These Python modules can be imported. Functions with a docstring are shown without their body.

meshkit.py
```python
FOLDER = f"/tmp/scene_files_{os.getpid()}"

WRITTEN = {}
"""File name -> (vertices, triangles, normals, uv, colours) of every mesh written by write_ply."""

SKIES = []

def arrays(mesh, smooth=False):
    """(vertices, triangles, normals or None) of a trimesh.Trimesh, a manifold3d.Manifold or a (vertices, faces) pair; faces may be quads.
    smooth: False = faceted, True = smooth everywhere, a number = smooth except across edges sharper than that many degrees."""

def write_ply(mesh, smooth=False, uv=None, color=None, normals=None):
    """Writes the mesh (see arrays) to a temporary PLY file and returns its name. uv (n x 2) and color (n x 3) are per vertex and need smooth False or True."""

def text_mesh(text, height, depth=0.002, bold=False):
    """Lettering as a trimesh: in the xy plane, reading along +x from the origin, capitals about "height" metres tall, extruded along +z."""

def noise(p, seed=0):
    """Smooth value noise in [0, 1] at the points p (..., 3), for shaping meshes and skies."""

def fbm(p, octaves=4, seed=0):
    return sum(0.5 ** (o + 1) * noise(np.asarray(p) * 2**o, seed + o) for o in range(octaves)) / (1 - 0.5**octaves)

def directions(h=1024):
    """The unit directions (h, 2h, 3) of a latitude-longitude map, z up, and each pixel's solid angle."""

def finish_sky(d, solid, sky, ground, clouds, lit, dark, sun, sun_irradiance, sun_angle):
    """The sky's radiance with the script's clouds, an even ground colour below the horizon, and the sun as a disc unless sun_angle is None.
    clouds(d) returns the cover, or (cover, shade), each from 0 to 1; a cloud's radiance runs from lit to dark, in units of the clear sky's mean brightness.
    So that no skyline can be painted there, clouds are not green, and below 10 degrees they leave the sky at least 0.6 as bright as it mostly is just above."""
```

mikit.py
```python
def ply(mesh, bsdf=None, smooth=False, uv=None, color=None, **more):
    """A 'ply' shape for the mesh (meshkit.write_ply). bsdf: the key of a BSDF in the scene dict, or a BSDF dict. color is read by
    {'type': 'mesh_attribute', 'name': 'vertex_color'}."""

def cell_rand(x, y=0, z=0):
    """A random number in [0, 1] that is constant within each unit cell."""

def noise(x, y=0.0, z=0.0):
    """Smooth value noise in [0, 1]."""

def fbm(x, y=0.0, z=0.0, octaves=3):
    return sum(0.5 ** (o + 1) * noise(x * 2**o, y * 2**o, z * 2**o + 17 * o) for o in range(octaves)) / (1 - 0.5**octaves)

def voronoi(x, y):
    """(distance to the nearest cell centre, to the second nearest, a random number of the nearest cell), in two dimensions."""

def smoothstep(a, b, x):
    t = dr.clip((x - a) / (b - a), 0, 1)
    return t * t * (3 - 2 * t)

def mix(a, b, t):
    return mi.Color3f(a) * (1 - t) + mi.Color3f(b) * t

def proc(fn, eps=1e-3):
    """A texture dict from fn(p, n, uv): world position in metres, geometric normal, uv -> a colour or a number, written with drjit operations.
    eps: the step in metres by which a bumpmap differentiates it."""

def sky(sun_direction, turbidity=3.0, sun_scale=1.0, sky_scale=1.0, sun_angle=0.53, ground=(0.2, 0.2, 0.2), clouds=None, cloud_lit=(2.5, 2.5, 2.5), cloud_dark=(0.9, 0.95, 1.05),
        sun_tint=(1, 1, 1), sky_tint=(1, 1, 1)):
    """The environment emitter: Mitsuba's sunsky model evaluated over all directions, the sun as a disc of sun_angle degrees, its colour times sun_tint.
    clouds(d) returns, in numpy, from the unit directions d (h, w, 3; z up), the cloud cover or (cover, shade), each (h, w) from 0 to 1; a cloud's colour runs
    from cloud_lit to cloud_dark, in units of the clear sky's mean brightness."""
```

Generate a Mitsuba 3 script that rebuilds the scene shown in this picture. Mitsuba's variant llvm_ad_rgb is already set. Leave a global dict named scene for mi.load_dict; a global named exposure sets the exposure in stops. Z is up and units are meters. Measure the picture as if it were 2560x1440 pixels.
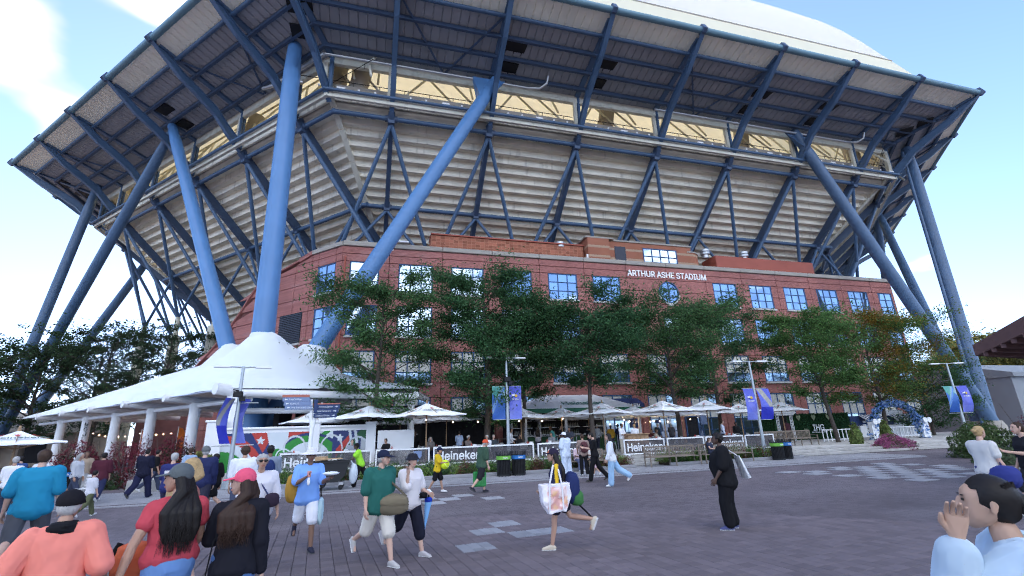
import math, random
import numpy as np, trimesh, mitsuba as mi, drjit as dr, mikit, meshkit
import manifold3d as m3
from shapely.geometry import Polygon
T = mi.ScalarTransform4f
scene, labels = {'type': 'scene'}, {}
exposure = 3.5
# ---------------------------------------------------------------- camera
F, PITCH, ROLL, YAW = 1179.21, math.radians(17.11), math.radians(-1.95), math.radians(-16.09)
EYE = np.array([0.0, 0.0, 1.85])
_fw = np.array([-math.sin(YAW)*math.cos(PITCH), math.cos(YAW)*math.cos(PITCH), math.sin(PITCH)])
_r0 = np.array([math.cos(YAW), math.sin(YAW), 0.0]); _u0 = np.cross(_r0, _fw)
_up = -math.sin(ROLL)*_r0 + math.cos(ROLL)*_u0
scene['camera'] = {'type': 'perspective', 'fov': 2*math.degrees(math.atan(1280/F)), 'fov_axis': 'x', 'near_clip': 0.1, 'far_clip': 3000.0,
    'to_world': T().look_at(origin=EYE.tolist(), target=(EYE+_fw).tolist(), up=_up.tolist())}
# ---------------------------------------------------------------- sky: late afternoon, sun behind the stadium
def clouds(d):
    x, y, z = d[..., 0], d[..., 1], d[..., 2]
    zz = np.maximum(z, 0.02)+0.10
    p = np.stack([x/zz*1.9+3.3, y/zz*1.9+8.1, np.zeros_like(x)], -1)
    w = meshkit.fbm(p*1.1+30, 4, 41)-0.5
    n = meshkit.fbm(p+w[..., None]*0.9, 7, 11)
    az, el = np.degrees(np.arctan2(x, y)), np.degrees(np.arcsin(np.clip(z, -1, 1)))
    # a bank of cumulus in the west, unseen cloud at the observer's back thickened to add fill light, clear sky in the east
    def lump(a, e, sa, se): return np.exp(-(((az-a+180) % 360-180)/sa)**2-((el-e)/se)**2)
    bank = 1.35*lump(-38, 32, 8, 6.5)+1.2*lump(-30, 27.5, 3.5, 2.6)+1.15*lump(-29, 40, 7, 2.6)+1.15*lump(-21, 44, 7, 3)+1.0*lump(-33, 10.5, 5, 2.0)+0.35*lump(62, 7, 9, 2)
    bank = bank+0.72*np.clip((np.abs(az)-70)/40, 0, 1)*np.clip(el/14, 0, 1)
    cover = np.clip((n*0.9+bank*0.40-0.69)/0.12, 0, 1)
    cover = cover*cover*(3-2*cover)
    # clouds facing the sun are bright, those between us and the sun show their shaded side
    s = d@(np.array(SUN)/np.linalg.norm(SUN))
    shade = np.clip(0.42+0.60*s+(meshkit.fbm(p*1.5+2.7, 4, 23)-0.5)*1.1, 0, 1)
    return np.clip(cover*0.95, 0, 1), shade
SUN = (0.04, 0.77, 0.64)
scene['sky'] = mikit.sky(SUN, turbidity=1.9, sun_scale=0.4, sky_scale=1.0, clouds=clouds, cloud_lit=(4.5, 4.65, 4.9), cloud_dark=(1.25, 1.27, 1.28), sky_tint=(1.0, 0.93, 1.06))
labels['sky'] = {'label': 'blue late afternoon sky with broken white clouds at the upper left', 'kind': 'structure'}

# ---------------------------------------------------------------- helpers
RNG = np.random.default_rng(7)
_used = {}
def numbered(name):
    n = _used.get(name, 0); _used[name] = n+1
    return name if n == 0 else f'{name}_{n:03d}'
def thing(name, label, cat, group=None):
    k = numbered(name); labels[k] = {'label': label, 'category': cat}
    if group: labels[k]['group'] = group
    return k
def put(parent, name, shape, kind=None, label=None):
    k = numbered(parent + '__' + name) if parent else numbered(name)
    scene[k] = shape
    if kind or label:
        labels[k] = {}
        if kind: labels[k]['kind'] = kind
        if label: labels[k]['label'] = label
    return k
def part(parent, name, mesh, mat, smooth=False, **kw):
    return put(parent, name, mikit.ply(mesh, mat, smooth), **kw)
def whole(name, mesh, mat, label, cat, group=None, smooth=False):
    k = thing(name, label, cat, group); scene[k] = mikit.ply(mesh, mat, smooth); return k
def struct(name, mesh, mat, label, smooth=False, kind='structure', **kw):
    k = numbered(name); scene[k] = mikit.ply(mesh, mat, smooth, **kw); labels[k] = {'label': label, 'kind': kind}; return k
def cat(ms): return trimesh.util.concatenate([m for m in ms if m is not None])
def box(c, s, rz=0.0, R=None):
    m = trimesh.creation.box(s)
    if rz: m.apply_transform(trimesh.transformations.rotation_matrix(rz, [0, 0, 1]))
    if R is not None: m.apply_transform(R)
    m.apply_translation(c); return m
def bevel(c, s, b=0.02, rz=0.0):
    x, y, z = np.array(s)/2
    b = min(b, 0.45*min(s)); pts = []
    for sx in (-1, 1):
        for sy in (-1, 1):
            for sz in (-1, 1):
                pts += [(sx*x, sy*(y-b), sz*(z-b)), (sx*(x-b), sy*y, sz*(z-b)), (sx*(x-b), sy*(y-b), sz*z)]
    m = trimesh.convex.convex_hull(np.array(pts))
    if rz: m.apply_transform(trimesh.transformations.rotation_matrix(rz, [0, 0, 1]))
    m.apply_translation(c); return m
def frame_of(d, up=(0, 0, 1)):
    d = np.asarray(d, float); d = d/np.linalg.norm(d)
    a = np.cross(up, d)
    if np.linalg.norm(a) < 1e-4: a = np.cross((1, 0, 0), d)
    a /= np.linalg.norm(a); return a, np.cross(d, a), d
def tube(p0, p1, r0, r1=None, n=12, cap=True):
    p0, p1 = np.asarray(p0, float), np.asarray(p1, float); r1 = r0 if r1 is None else r1
    a, b, d = frame_of(p1-p0); t = np.arange(n)/n*2*np.pi
    ring = np.cos(t)[:, None]*a+np.sin(t)[:, None]*b
    v = np.vstack([p0+ring*r0, p1+ring*r1]); f = []
    i = np.arange(n); j = (i+1) % n
    f = np.vstack([np.c_[i, j, n+j], np.c_[i, n+j, n+i]])
    if cap:
        v = np.vstack([v, p0, p1]); f = np.vstack([f, np.c_[j, i, np.full(n, 2*n)], np.c_[n+i, n+j, np.full(n, 2*n+1)]])
    return trimesh.Trimesh(v, f, process=False)
def path_tube(pts, r, n=10):
    pts = np.asarray(pts, float); r = np.broadcast_to(r, len(pts))
    V, Fc = [], []; t = np.arange(n)/n*2*np.pi; up = (0, 0, 1)
    tang = np.gradient(pts, axis=0); pa = None
    for k, p in enumerate(pts):
        d = tang[k]/max(np.linalg.norm(tang[k]), 1e-9)
        if pa is None: a, b, _ = frame_of(d)
        else:
            a = pa - d*(pa@d); a /= max(np.linalg.norm(a), 1e-9); b = np.cross(d, a)
        pa = a
        V.append(p+(np.cos(t)[:, None]*a+np.sin(t)[:, None]*b)*r[k])
    i = np.arange(n); j = (i+1) % n
    for k in range(len(pts)-1):
        o = k*n; Fc += [np.c_[o+i, o+j, o+n+j], np.c_[o+i, o+n+j, o+n+i]]
    m = len(pts)*n
    V += [pts[:1], pts[-1:]]
    Fc += [np.c_[j, i, np.full(n, m)], np.c_[m-n+i, m-n+j, np.full(n, m+1)]]
    return trimesh.Trimesh(np.vstack(V), np.vstack(Fc), process=False)
def beam(p0, p1, w, h, up=(0, 0, 1)):
    """rectangular bar, w across, h along up"""
    p0, p1 = np.asarray(p0, float), np.asarray(p1, float); a, b, d = frame_of(p1-p0, up)
    v = [p+a*sx*w/2+b*sy*h/2 for p in (p0, p1) for sx, sy in ((-1, -1), (1, -1), (1, 1), (-1, 1))]
    f = [(0, 2, 1), (0, 3, 2), (4, 5, 6), (4, 6, 7)]
    for i in range(4):
        j = (i+1) % 4; f += [(i, j, 4+j), (i, 4+j, 4+i)]
    return trimesh.Trimesh(np.array(v), np.array(f), process=False)
def prism(poly, p0, ax, ay, depth):
    """2-D polygon (list of (a,b)) in the plane p0 + a*ax + b*ay, extruded by the vector depth"""
    m = trimesh.creation.extrude_polygon(Polygon(poly), 1.0, engine='earcut')
    v = np.asarray(m.vertices); p0, ax, ay, depth = (np.asarray(q, float) for q in (p0, ax, ay, depth))
    w = p0+v[:, :1]*ax+v[:, 1:2]*ay+v[:, 2:3]*depth
    f = np.asarray(m.faces)
    if np.dot(np.cross(ax, ay), depth) < 0: f = f[:, ::-1]
    return trimesh.Trimesh(w, f, process=False)
def hexa(bot, top):
    """solid from two quads with matching corners"""
    v = np.vstack([bot, top]); f = [(0, 2, 1), (0, 3, 2), (4, 5, 6), (4, 6, 7)]
    for i in range(4):
        j = (i+1) % 4; f += [(i, j, 4+j), (i, 4+j, 4+i)]
    m = trimesh.Trimesh(v, np.array(f), process=False)
    if m.volume < 0: m.invert()
    return m
def lathe(prof, n=20, c=(0, 0, 0)):
    prof = np.asarray(prof, float); t = np.arange(n)/n*2*np.pi; k = len(prof)
    v = np.stack([prof[:, 0][:, None]*np.cos(t), prof[:, 0][:, None]*np.sin(t), np.repeat(prof[:, 1][:, None], n, 1)], -1).reshape(-1, 3)+np.asarray(c)
    i = np.arange(n); j = (i+1) % n; f = []
    for a in range(k-1): f += [np.c_[a*n+i, a*n+j, (a+1)*n+j], np.c_[a*n+i, (a+1)*n+j, (a+1)*n+i]]
    return trimesh.Trimesh(v, np.vstack(f), process=False)
def moved(m, M): m = m.copy(); m.apply_transform(M); return m
def pose(loc, rz=0.0, s=1.0):
    M = np.eye(4); c, n = math.cos(rz), math.sin(rz)
    M[:3, :3] = np.array([[c, -n, 0], [n, c, 0], [0, 0, 1]])*s; M[:3, 3] = loc; return M
def copies(proto, key, M):
    """proto: list of (name after the key, shape dict); adds them under key at the pose M"""
    W = T(M.tolist()) if not isinstance(M, T) else M
    for rel, shp in proto: scene[key+'__'+rel] = {**shp, 'to_world': W}
def serif(text, height, depth):
    return meshkit.text_mesh(text, height, depth, bold=True)
def lettering(text, height, p0, ax, ay, depth=0.03, bold=False, width=None):
    """text laid on the plane p0, reading along ax, up along ay; width squeezes it to that length"""
    m = meshkit.text_mesh(text, height, depth, bold=bold); v = np.asarray(m.vertices)
    if width: v[:, 0] *= width/max(v[:, 0].max(), 1e-6)
    ax, ay = np.asarray(ax, float), np.asarray(ay, float); nn = np.cross(ax, ay)
    return trimesh.Trimesh(np.asarray(p0)+v[:, :1]*ax+v[:, 1:2]*ay+v[:, 2:3]*nn, m.faces, process=False)

# ---------------------------------------------------------------- materials
def C(r, g, b): return {'type': 'rgb', 'value': [r, g, b]}
def flat(key, col, rough=0.6, spec=0.3, metal=0.0, **kw):
    scene[key] = {'type': 'twosided', 'bsdf': {'type': 'principled', 'base_color': C(*col), 'roughness': rough, 'specular': spec, 'metallic': metal, **kw}}
def proc(key, fn, rough=0.7, spec=0.3, bump=None, bscale=0.01, eps=0.01):
    b = {'type': 'principled', 'base_color': mikit.proc(fn), 'roughness': rough, 'specular': spec}
    if bump is not None: b = {'type': 'bumpmap', 'arbitrary': mikit.proc(bump, eps), 'scale': bscale, 'bsdf': b}
    scene[key] = {'type': 'twosided', 'bsdf': b}
def varied(key, col, amp=0.25, freq=1.0, rough=0.7, spec=0.3, dirt=None):
    """a colour with soft large and small variation; dirt = second colour of blotches"""
    def fn(p, n, uv, col=col, amp=amp, freq=freq, dirt=dirt):
        a = mikit.fbm(p.x*freq, p.y*freq, p.z*freq, 4)
        c = mi.Color3f(*col)*(1-amp+2*amp*a)
        if dirt is not None: c = mikit.mix(c, mi.Color3f(*dirt), mikit.smoothstep(0.52, 0.75, mikit.fbm(p.x*freq*2.3+9, p.y*freq*2.3, p.z*freq*0.7, 4))*0.6)
        return c
    proc(key, fn, rough, spec)
varied('m_blue', (0.065, 0.120, 0.210), 0.18, 0.8, 0.42, 0.45)
varied('m_blue_dark', (0.050, 0.082, 0.145), 0.2, 0.8, 0.5, 0.4)
varied('m_blue_bright', (0.085, 0.205, 0.415), 0.12, 0.35, 0.4, 0.45)
varied('m_edge', (0.13, 0.24, 0.30), 0.15, 0.6, 0.45, 0.4)
def _deck(p, n, uv):
    c = mi.Color3f(0.82, 0.77, 0.65)*(0.86+0.28*mikit.fbm(p.x*0.9, p.y*0.9, p.z*0.9, 4))
    st = mikit.smoothstep(0.56, 0.8, mikit.fbm(p.x*3.1, p.y*3.1, p.z*0.35, 4))
    return mikit.mix(c, mi.Color3f(0.22, 0.20, 0.17), st*0.4)
proc('m_deck', _deck, 0.85, 0.15)
varied('m_cream', (0.62, 0.60, 0.50), 0.14, 1.3, 0.6, 0.25, (0.40, 0.38, 0.32))
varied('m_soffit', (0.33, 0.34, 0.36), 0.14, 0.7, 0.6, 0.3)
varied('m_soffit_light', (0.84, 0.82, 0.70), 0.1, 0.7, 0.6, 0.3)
flat('m_black', (0.012, 0.012, 0.014), 0.6)
flat('m_galv', (0.50, 0.51, 0.52), 0.38, 0.5, 0.7)
flat('m_white', (0.78, 0.79, 0.80), 0.5)
flat('m_lettering', (0.88, 0.88, 0.86), 0.5)
def _brick(p, n, uv):
    # brick courses are finer than a pixel at this distance: they only leave grain; panels carry weathering
    h = p.x+p.y
    row = dr.floor(p.z/0.075)
    g = mikit.cell_rand(dr.floor(h/0.22+0.5*(row-2*dr.floor(row/2))), row)
    a = mikit.fbm(p.x*0.35, p.y*0.35, p.z*0.35, 4)
    c = mi.Color3f(0.36, 0.150, 0.132)*(0.82+0.28*g)*(0.8+0.4*a)
    bloom = mikit.smoothstep(0.55, 0.8, mikit.fbm(p.x*0.6+4, p.y*0.6, p.z*1.4, 4))
    return mikit.mix(c, mi.Color3f(0.42, 0.25, 0.24), bloom*0.4)
proc('m_brick', _brick, 0.85, 0.2)
def _brick2(p, n, uv):
    z = p.z-dr.floor(p.z/1.05)*1.05
    band = mikit.smoothstep(0.70, 0.73, z)*(1-mikit.smoothstep(0.95, 0.98, z))
    c = mi.Color3f(0.33, 0.135, 0.085)*(0.8+0.4*mikit.fbm(p.x*0.7, p.y*0.7, p.z*0.7, 4))
    return mikit.mix(c, mi.Color3f(0.40, 0.27, 0.19), band)
proc('m_brick_banded', _brick2, 0.85, 0.2)
def _brickgrid(p, n, uv):
    u = p.x/0.42; v = p.z/0.30
    fu = u-dr.floor(u); fv = v-dr.floor(v)
    j = dr.maximum(1-mikit.smoothstep(0.0, 0.14, fu), 1-mikit.smoothstep(0.0, 0.18, fv))
    c = mi.Color3f(0.33, 0.12, 0.075)*(0.75+0.5*mikit.cell_rand(dr.floor(u), dr.floor(v)))
    return mikit.mix(c, mi.Color3f(0.50, 0.27, 0.17), j*0.8)
proc('m_brick_grid', _brickgrid, 0.85, 0.2)
varied('m_red_clad', (0.34, 0.085, 0.055), 0.1, 0.6, 0.55, 0.35)
flat('m_joint', (0.15, 0.066, 0.06), 0.95, 0.1)
varied('m_cap', (0.36, 0.33, 0.29), 0.2, 1.2, 0.8, 0.2)
varied('m_sill', (0.50, 0.49, 0.46), 0.15, 1.2, 0.8, 0.2)
def _glass(p, n, uv):
    return mi.Color3f(0.36, 0.47, 0.60)*(0.8+0.4*mikit.cell_rand(dr.floor(p.x/1.0), dr.floor(p.y/1.0), dr.floor(p.z/0.9)))
scene['m_glass'] = {'type': 'twosided', 'bsdf': {'type': 'principled', 'base_color': mikit.proc(_glass), 'metallic': 0.9, 'roughness': 0.04, 'specular': 0.8}}
flat('m_frame', (0.045, 0.10, 0.22), 0.5)
flat('m_louvre', (0.05, 0.055, 0.075), 0.6)
scene['m_roof'] = {'type': 'principledthin', 'base_color': C(0.93, 0.94, 0.92), 'roughness': 0.6, 'diff_trans': 0.9, 'spec_trans': 0.0, 'eta': 1.3}
scene['m_liner'] = {'type': 'principledthin', 'base_color': C(0.93, 0.85, 0.62), 'roughness': 0.6, 'diff_trans': 1.0, 'spec_trans': 0.0, 'eta': 1.3}
scene['m_fascia'] = {'type': 'twosided', 'bsdf': {'type': 'principled', 'base_color': C(0.62, 0.58, 0.42), 'roughness': 0.6}}
# ================================================================ the stadium
XC, YE, HC = 27.65, 28.7, 37.25            # axis of the octagon, canopy edge and its height
BAY, HALF, CH = 9.2, 36.8, 55.2
def P3(*v): return np.array(v, float)
_kx, _ky = 37.4, 39.6
K = [P3(XC-HALF-_kx, YE+_ky+73.6, 0), P3(XC-HALF-_kx, YE+_ky, 0), P3(XC-HALF, YE, 0), P3(XC+HALF, YE, 0), P3(XC+HALF+_kx, YE+_ky, 0), P3(XC+HALF+_kx, YE+_ky+73.6, 0)]
class Face:
    def __init__(f, a, b, nb):
        f.a, f.b, f.nb = a, b, nb; f.L = np.linalg.norm(b-a); f.t = (b-a)/f.L; f.n = P3(-f.t[1], f.t[0], 0)
    def at(f, s, u, z): return f.a+f.t*s+f.n*u+P3(0, 0, z)
    def ends(f, u): k = u*math.tan(math.pi/8); return k, f.L-k
FACES = [Face(K[i], K[i+1], n) for i, n in enumerate((8, 6, 8, 6, 8))]
FRONT = FACES[2]
RIB = [(0, 36.95), (1.3, 35.95), (2.8, 34.8), (4.3, 34.0), (6.2, 32.85), (7.5, 31.5), (9.0, 30.25)]
SOF = lambda u: 37.12-0.245*max(u-0.15, 0)
bowl = thing('stadium_bowl', 'upper stadium stand with cream stepped underside, blue steel ribs and wide overhanging canopy', 'stadium')

def rib_mesh(o, t, n, k=1.0):
    """tapered plate girder: web, bottom flange, end plate; k stretches it along n (corner ribs)"""
    A = lambda u, z, s=0.0: o+n*u*k+t*s+P3(0, 0, z)
    up = lambda u, z: z+0.62+0.05*u
    web = prism([(u*k, z) for u, z in RIB]+[(u*k, min(up(u, z), SOF(u))) for u, z in RIB[::-1]], o-t*0.05, n, P3(0, 0, 1), t*0.1)
    fl = [beam(A(*RIB[i]), A(*RIB[i+1]), 0.42, 0.1) for i in range(len(RIB)-1)]
    fl += [beam(A(RIB[i][0], up(*RIB[i])), A(RIB[i+1][0], up(*RIB[i+1])), 0.34, 0.08) for i in range(1, len(RIB)-1)]
    fl.append(beam(A(0.6, SOF(0.6)-0.12), A(8.9, SOF(8.9)-0.12), 0.5, 0.22))
    st = [beam(A(u, z+0.3), A(u, SOF(u)-0.05), 0.22, 0.22, n) for u, z in RIB[6:7]]
    return cat([web]+fl+st)
def knob(o, n, t):
    return prism([(-0.55, 37.05), (-0.25, 37.75), (0.15, 37.75), (0.35, 37.0), (-0.2, 36.8)], o-t*0.2, n, P3(0, 0, 1), t*0.4)

# stepped underside of the seating: each step is one precast beam
DU, DZ, U0, Z0, NST = 0.76, 0.63, 9.30, 31.0, 24
def raker_z(u): return Z0-0.33-(u-U0)*DZ/DU
for fi, f in enumerate(FACES):
    for k in range(NST):
        u = U0+DU*k; z = Z0-DZ*k
        if fi in (0, 4) and k > 16: continue
        s0, s1 = f.ends(u); e0, e1 = f.ends(u+DU+0.12); g0, g1 = f.ends(u+0.16)
        # L-shaped section: riser in front, tread going in
        riser = hexa([f.at(s0+0.03, u, z-0.12), f.at(s1-0.03, u, z-0.12), f.at(g1-0.03, u+0.16, z-0.12), f.at(g0+0.03, u+0.16, z-0.12)],
                     [f.at(s0+0.03, u, z+DZ-0.02), f.at(s1-0.03, u, z+DZ-0.02), f.at(g1-0.03, u+0.16, z+DZ-0.02), f.at(g0+0.03, u+0.16, z+DZ-0.02)])
        tread = hexa([f.at(g0+0.03, u+0.16, z), f.at(g1-0.03, u+0.16, z), f.at(e1-0.03, u+DU+0.12, z), f.at(e0+0.03, u+DU+0.12, z)],
                     [f.at(g0+0.03, u+0.16, z+0.14), f.at(g1-0.03, u+0.16, z+0.14), f.at(e1-0.03, u+DU+0.12, z+0.14), f.at(e0+0.03, u+DU+0.12, z+0.14)])
        part(bowl, 'seating_step', cat([riser, tread]), 'm_deck')
    # lip, sill, window wall
    a0, a1 = f.ends(8.35)
    part(bowl, 'sill_fascia', hexa([f.at(a0, 8.35, 30.42), f.at(a1, 8.35, 30.42), f.at(a1-0.1, 8.62, 30.42), f.at(a0+0.1, 8.62, 30.42)],
                                   [f.at(a0, 8.35, 30.9), f.at(a1, 8.35, 30.9), f.at(a1-0.1, 8.62, 30.9), f.at(a0+0.1, 8.62, 30.9)]), 'm_cream')
    part(bowl, 'sill_pipe', tube(f.at(a0-0.1, 8.1, 30.95), f.at(a1+0.1, 8.1, 30.95), 0.15), 'm_blue', 40)
    b0, b1 = f.ends(9.7)
    part(bowl, 'rail_tube', tube(f.at(b0, 9.7, 29.9), f.at(b1, 9.7, 29.9), 0.22), 'm_blue', 40)
    c0, c1 = f.ends(16.2)
    part(bowl, 'rail_tube', tube(f.at(c0, 16.4, 24.25), f.at(c1, 16.4, 24.25), 0.22), 'm_blue', 40)
    d0, d1 = f.ends(8.75)
    part(bowl, 'window_head', hexa([f.at(d0, 8.6, 34.15), f.at(d1, 8.6, 34.15), f.at(d1-0.2, 9.0, 34.15), f.at(d0+0.2, 9.0, 34.15)],
                                   [f.at(d0, 8.6, 35.0), f.at(d1, 8.6, 35.0), f.at(d1-0.2, 9.0, 35.0), f.at(d0+0.2, 9.0, 35.0)]), 'm_cream')
    part(bowl, 'back_parapet', hexa([f.at(d0+0.6, 9.6, 29.9), f.at(d1-0.6, 9.6, 29.9), f.at(d1-0.7, 9.8, 29.9), f.at(d0+0.7, 9.8, 29.9)],
                                    [f.at(d0+0.6, 9.6, 32.75), f.at(d1-0.6, 9.6, 32.75), f.at(d1-0.7, 9.8, 32.75), f.at(d0+0.7, 9.8, 32.75)]), 'm_cap')
    # canopy edge tube and purlins
    part(bowl, 'edge_tube', tube(f.at(-0.1, 0, HC), f.at(f.L+0.1, 0, HC), 0.3, n=14), 'm_edge', 40)
    for u, w in ((2.1, 0.3), (3.9, 0.26), (5.8, 0.26), (7.6, 0.3)):
        p0, p1 = f.ends(u)
        part(bowl, 'purlin', beam(f.at(p0, u, SOF(u)-0.24), f.at(p1, u, SOF(u)-0.24), w, 0.4) if u > 3 else tube(f.at(p0, u, SOF(u)-0.22), f.at(p1, u, SOF(u)-0.22), 0.19), 'm_blue_dark' if u > 3 else 'm_blue', 40)
    q0, q1 = f.ends(9.0)
    # soffit bays: ribbed sheet, one part per bay and strip
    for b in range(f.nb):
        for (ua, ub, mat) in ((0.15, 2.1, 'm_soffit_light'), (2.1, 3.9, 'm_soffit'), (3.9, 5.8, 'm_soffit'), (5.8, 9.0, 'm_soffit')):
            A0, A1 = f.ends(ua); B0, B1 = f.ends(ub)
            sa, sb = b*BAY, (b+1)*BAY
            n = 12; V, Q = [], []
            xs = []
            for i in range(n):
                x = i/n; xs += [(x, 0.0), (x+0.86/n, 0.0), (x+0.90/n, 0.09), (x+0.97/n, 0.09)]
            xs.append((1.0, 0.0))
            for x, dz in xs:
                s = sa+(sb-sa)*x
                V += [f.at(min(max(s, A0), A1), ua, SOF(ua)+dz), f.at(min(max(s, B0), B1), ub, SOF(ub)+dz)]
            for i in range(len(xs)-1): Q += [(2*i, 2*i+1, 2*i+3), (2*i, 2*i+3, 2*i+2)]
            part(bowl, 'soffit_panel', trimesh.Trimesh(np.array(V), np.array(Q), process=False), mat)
    rt = hexa([f.at(0, 0, 37.32), f.at(f.L, 0, 37.32), f.at(q1, 9.0, 35.3), f.at(q0, 9.0, 35.3)],
              [f.at(0, 0, 37.45), f.at(f.L, 0, 37.45), f.at(q1, 9.0, 38.0), f.at(q0, 9.0, 38.0)])
    part(bowl, 'canopy_deck', rt, 'm_cap')
    # ribs, rakers, struts
    for k in range(1, f.nb):
        s = k*BAY; o = f.at(s, 0, 0)
        part(bowl, 'rib', rib_mesh(o, f.t, f.n), 'm_blue')
        part(bowl, 'rib_cap', knob(o, f.n, f.t), 'm_blue_dark')
        lo = 29.0 if fi in (1, 2, 3) else 22.0
        r0, r1 = f.at(s, 9.1, raker_z(9.1)-0.42), f.at(s, lo if fi != 2 else 26.0, raker_z(lo if fi != 2 else 26.0)-0.42)
        part(bowl, 'raker', beam(r0, r1, 0.42, 0.85), 'm_blue_dark')
        rz0 = math.atan2(f.t[1], f.t[0])
        part(bowl, 'node_plate', cat([box(f.at(s, 9.7, 29.9), (0.6, 0.6, 1.2), rz0), tube(f.at(s-0.55, 9.7, 29.9), f.at(s+0.55, 9.7, 29.9), 0.30)]), 'm_blue_dark')
        part(bowl, 'node_plate', cat([box(f.at(s, 16.4, 24.25), (0.56, 0.55, 0.95), rz0), tube(f.at(s-0.5, 16.4, 24.25), f.at(s+0.5, 16.4, 24.25), 0.29)]), 'm_blue_dark')
        for sg in (-1, 1):
            part(bowl, 'strut', tube(f.at(s, 9.8, 29.5), f.at(s+sg*BAY/2, 16.0, 17.6), 0.19), 'm_blue', 40)
            if fi in (1, 2, 3): part(bowl, 'strut', tube(f.at(s, 16.4, 23.9), f.at(s+sg*BAY/2, 16.0, 17.6), 0.16), 'm_blue', 40)
    for b in range(f.nb):
        s = (b+0.5)*BAY
        if fi in (1, 3): part(bowl, 'stub_column', cat([tube(f.at(s, 16.0, 0), f.at(s, 16.0, 15.2), 0.62, n=20), tube(f.at(s, 16.0, 15.2), f.at(s, 16.0, 17.7), 0.3, n=12)]), 'm_cream', 40)
        if fi in (1, 3): part(bowl, 'base_tube', tube(f.at(b*BAY, 22.6, 17.2), f.at((b+1)*BAY, 22.6, 17.2), 0.2), 'm_blue', 40)
    # uprights of the window wall and the roof steel seen through it
    for b in range(f.nb+1):
        s = min(max(b*BAY, f.ends(8.8)[0]), f.ends(8.8)[1])
        part(bowl, 'window_post', cat([beam(f.at(s-0.28, 8.75, 30.9), f.at(s-0.28, 8.75, 34.3), 0.34, 0.3, f.n)]), 'm_cream')
        part(bowl, 'post', tube(f.at(s+0.12, 8.65, 30.9), f.at(s+0.12, 8.65, 34.9), 0.15), 'm_blue', 40)
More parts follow.
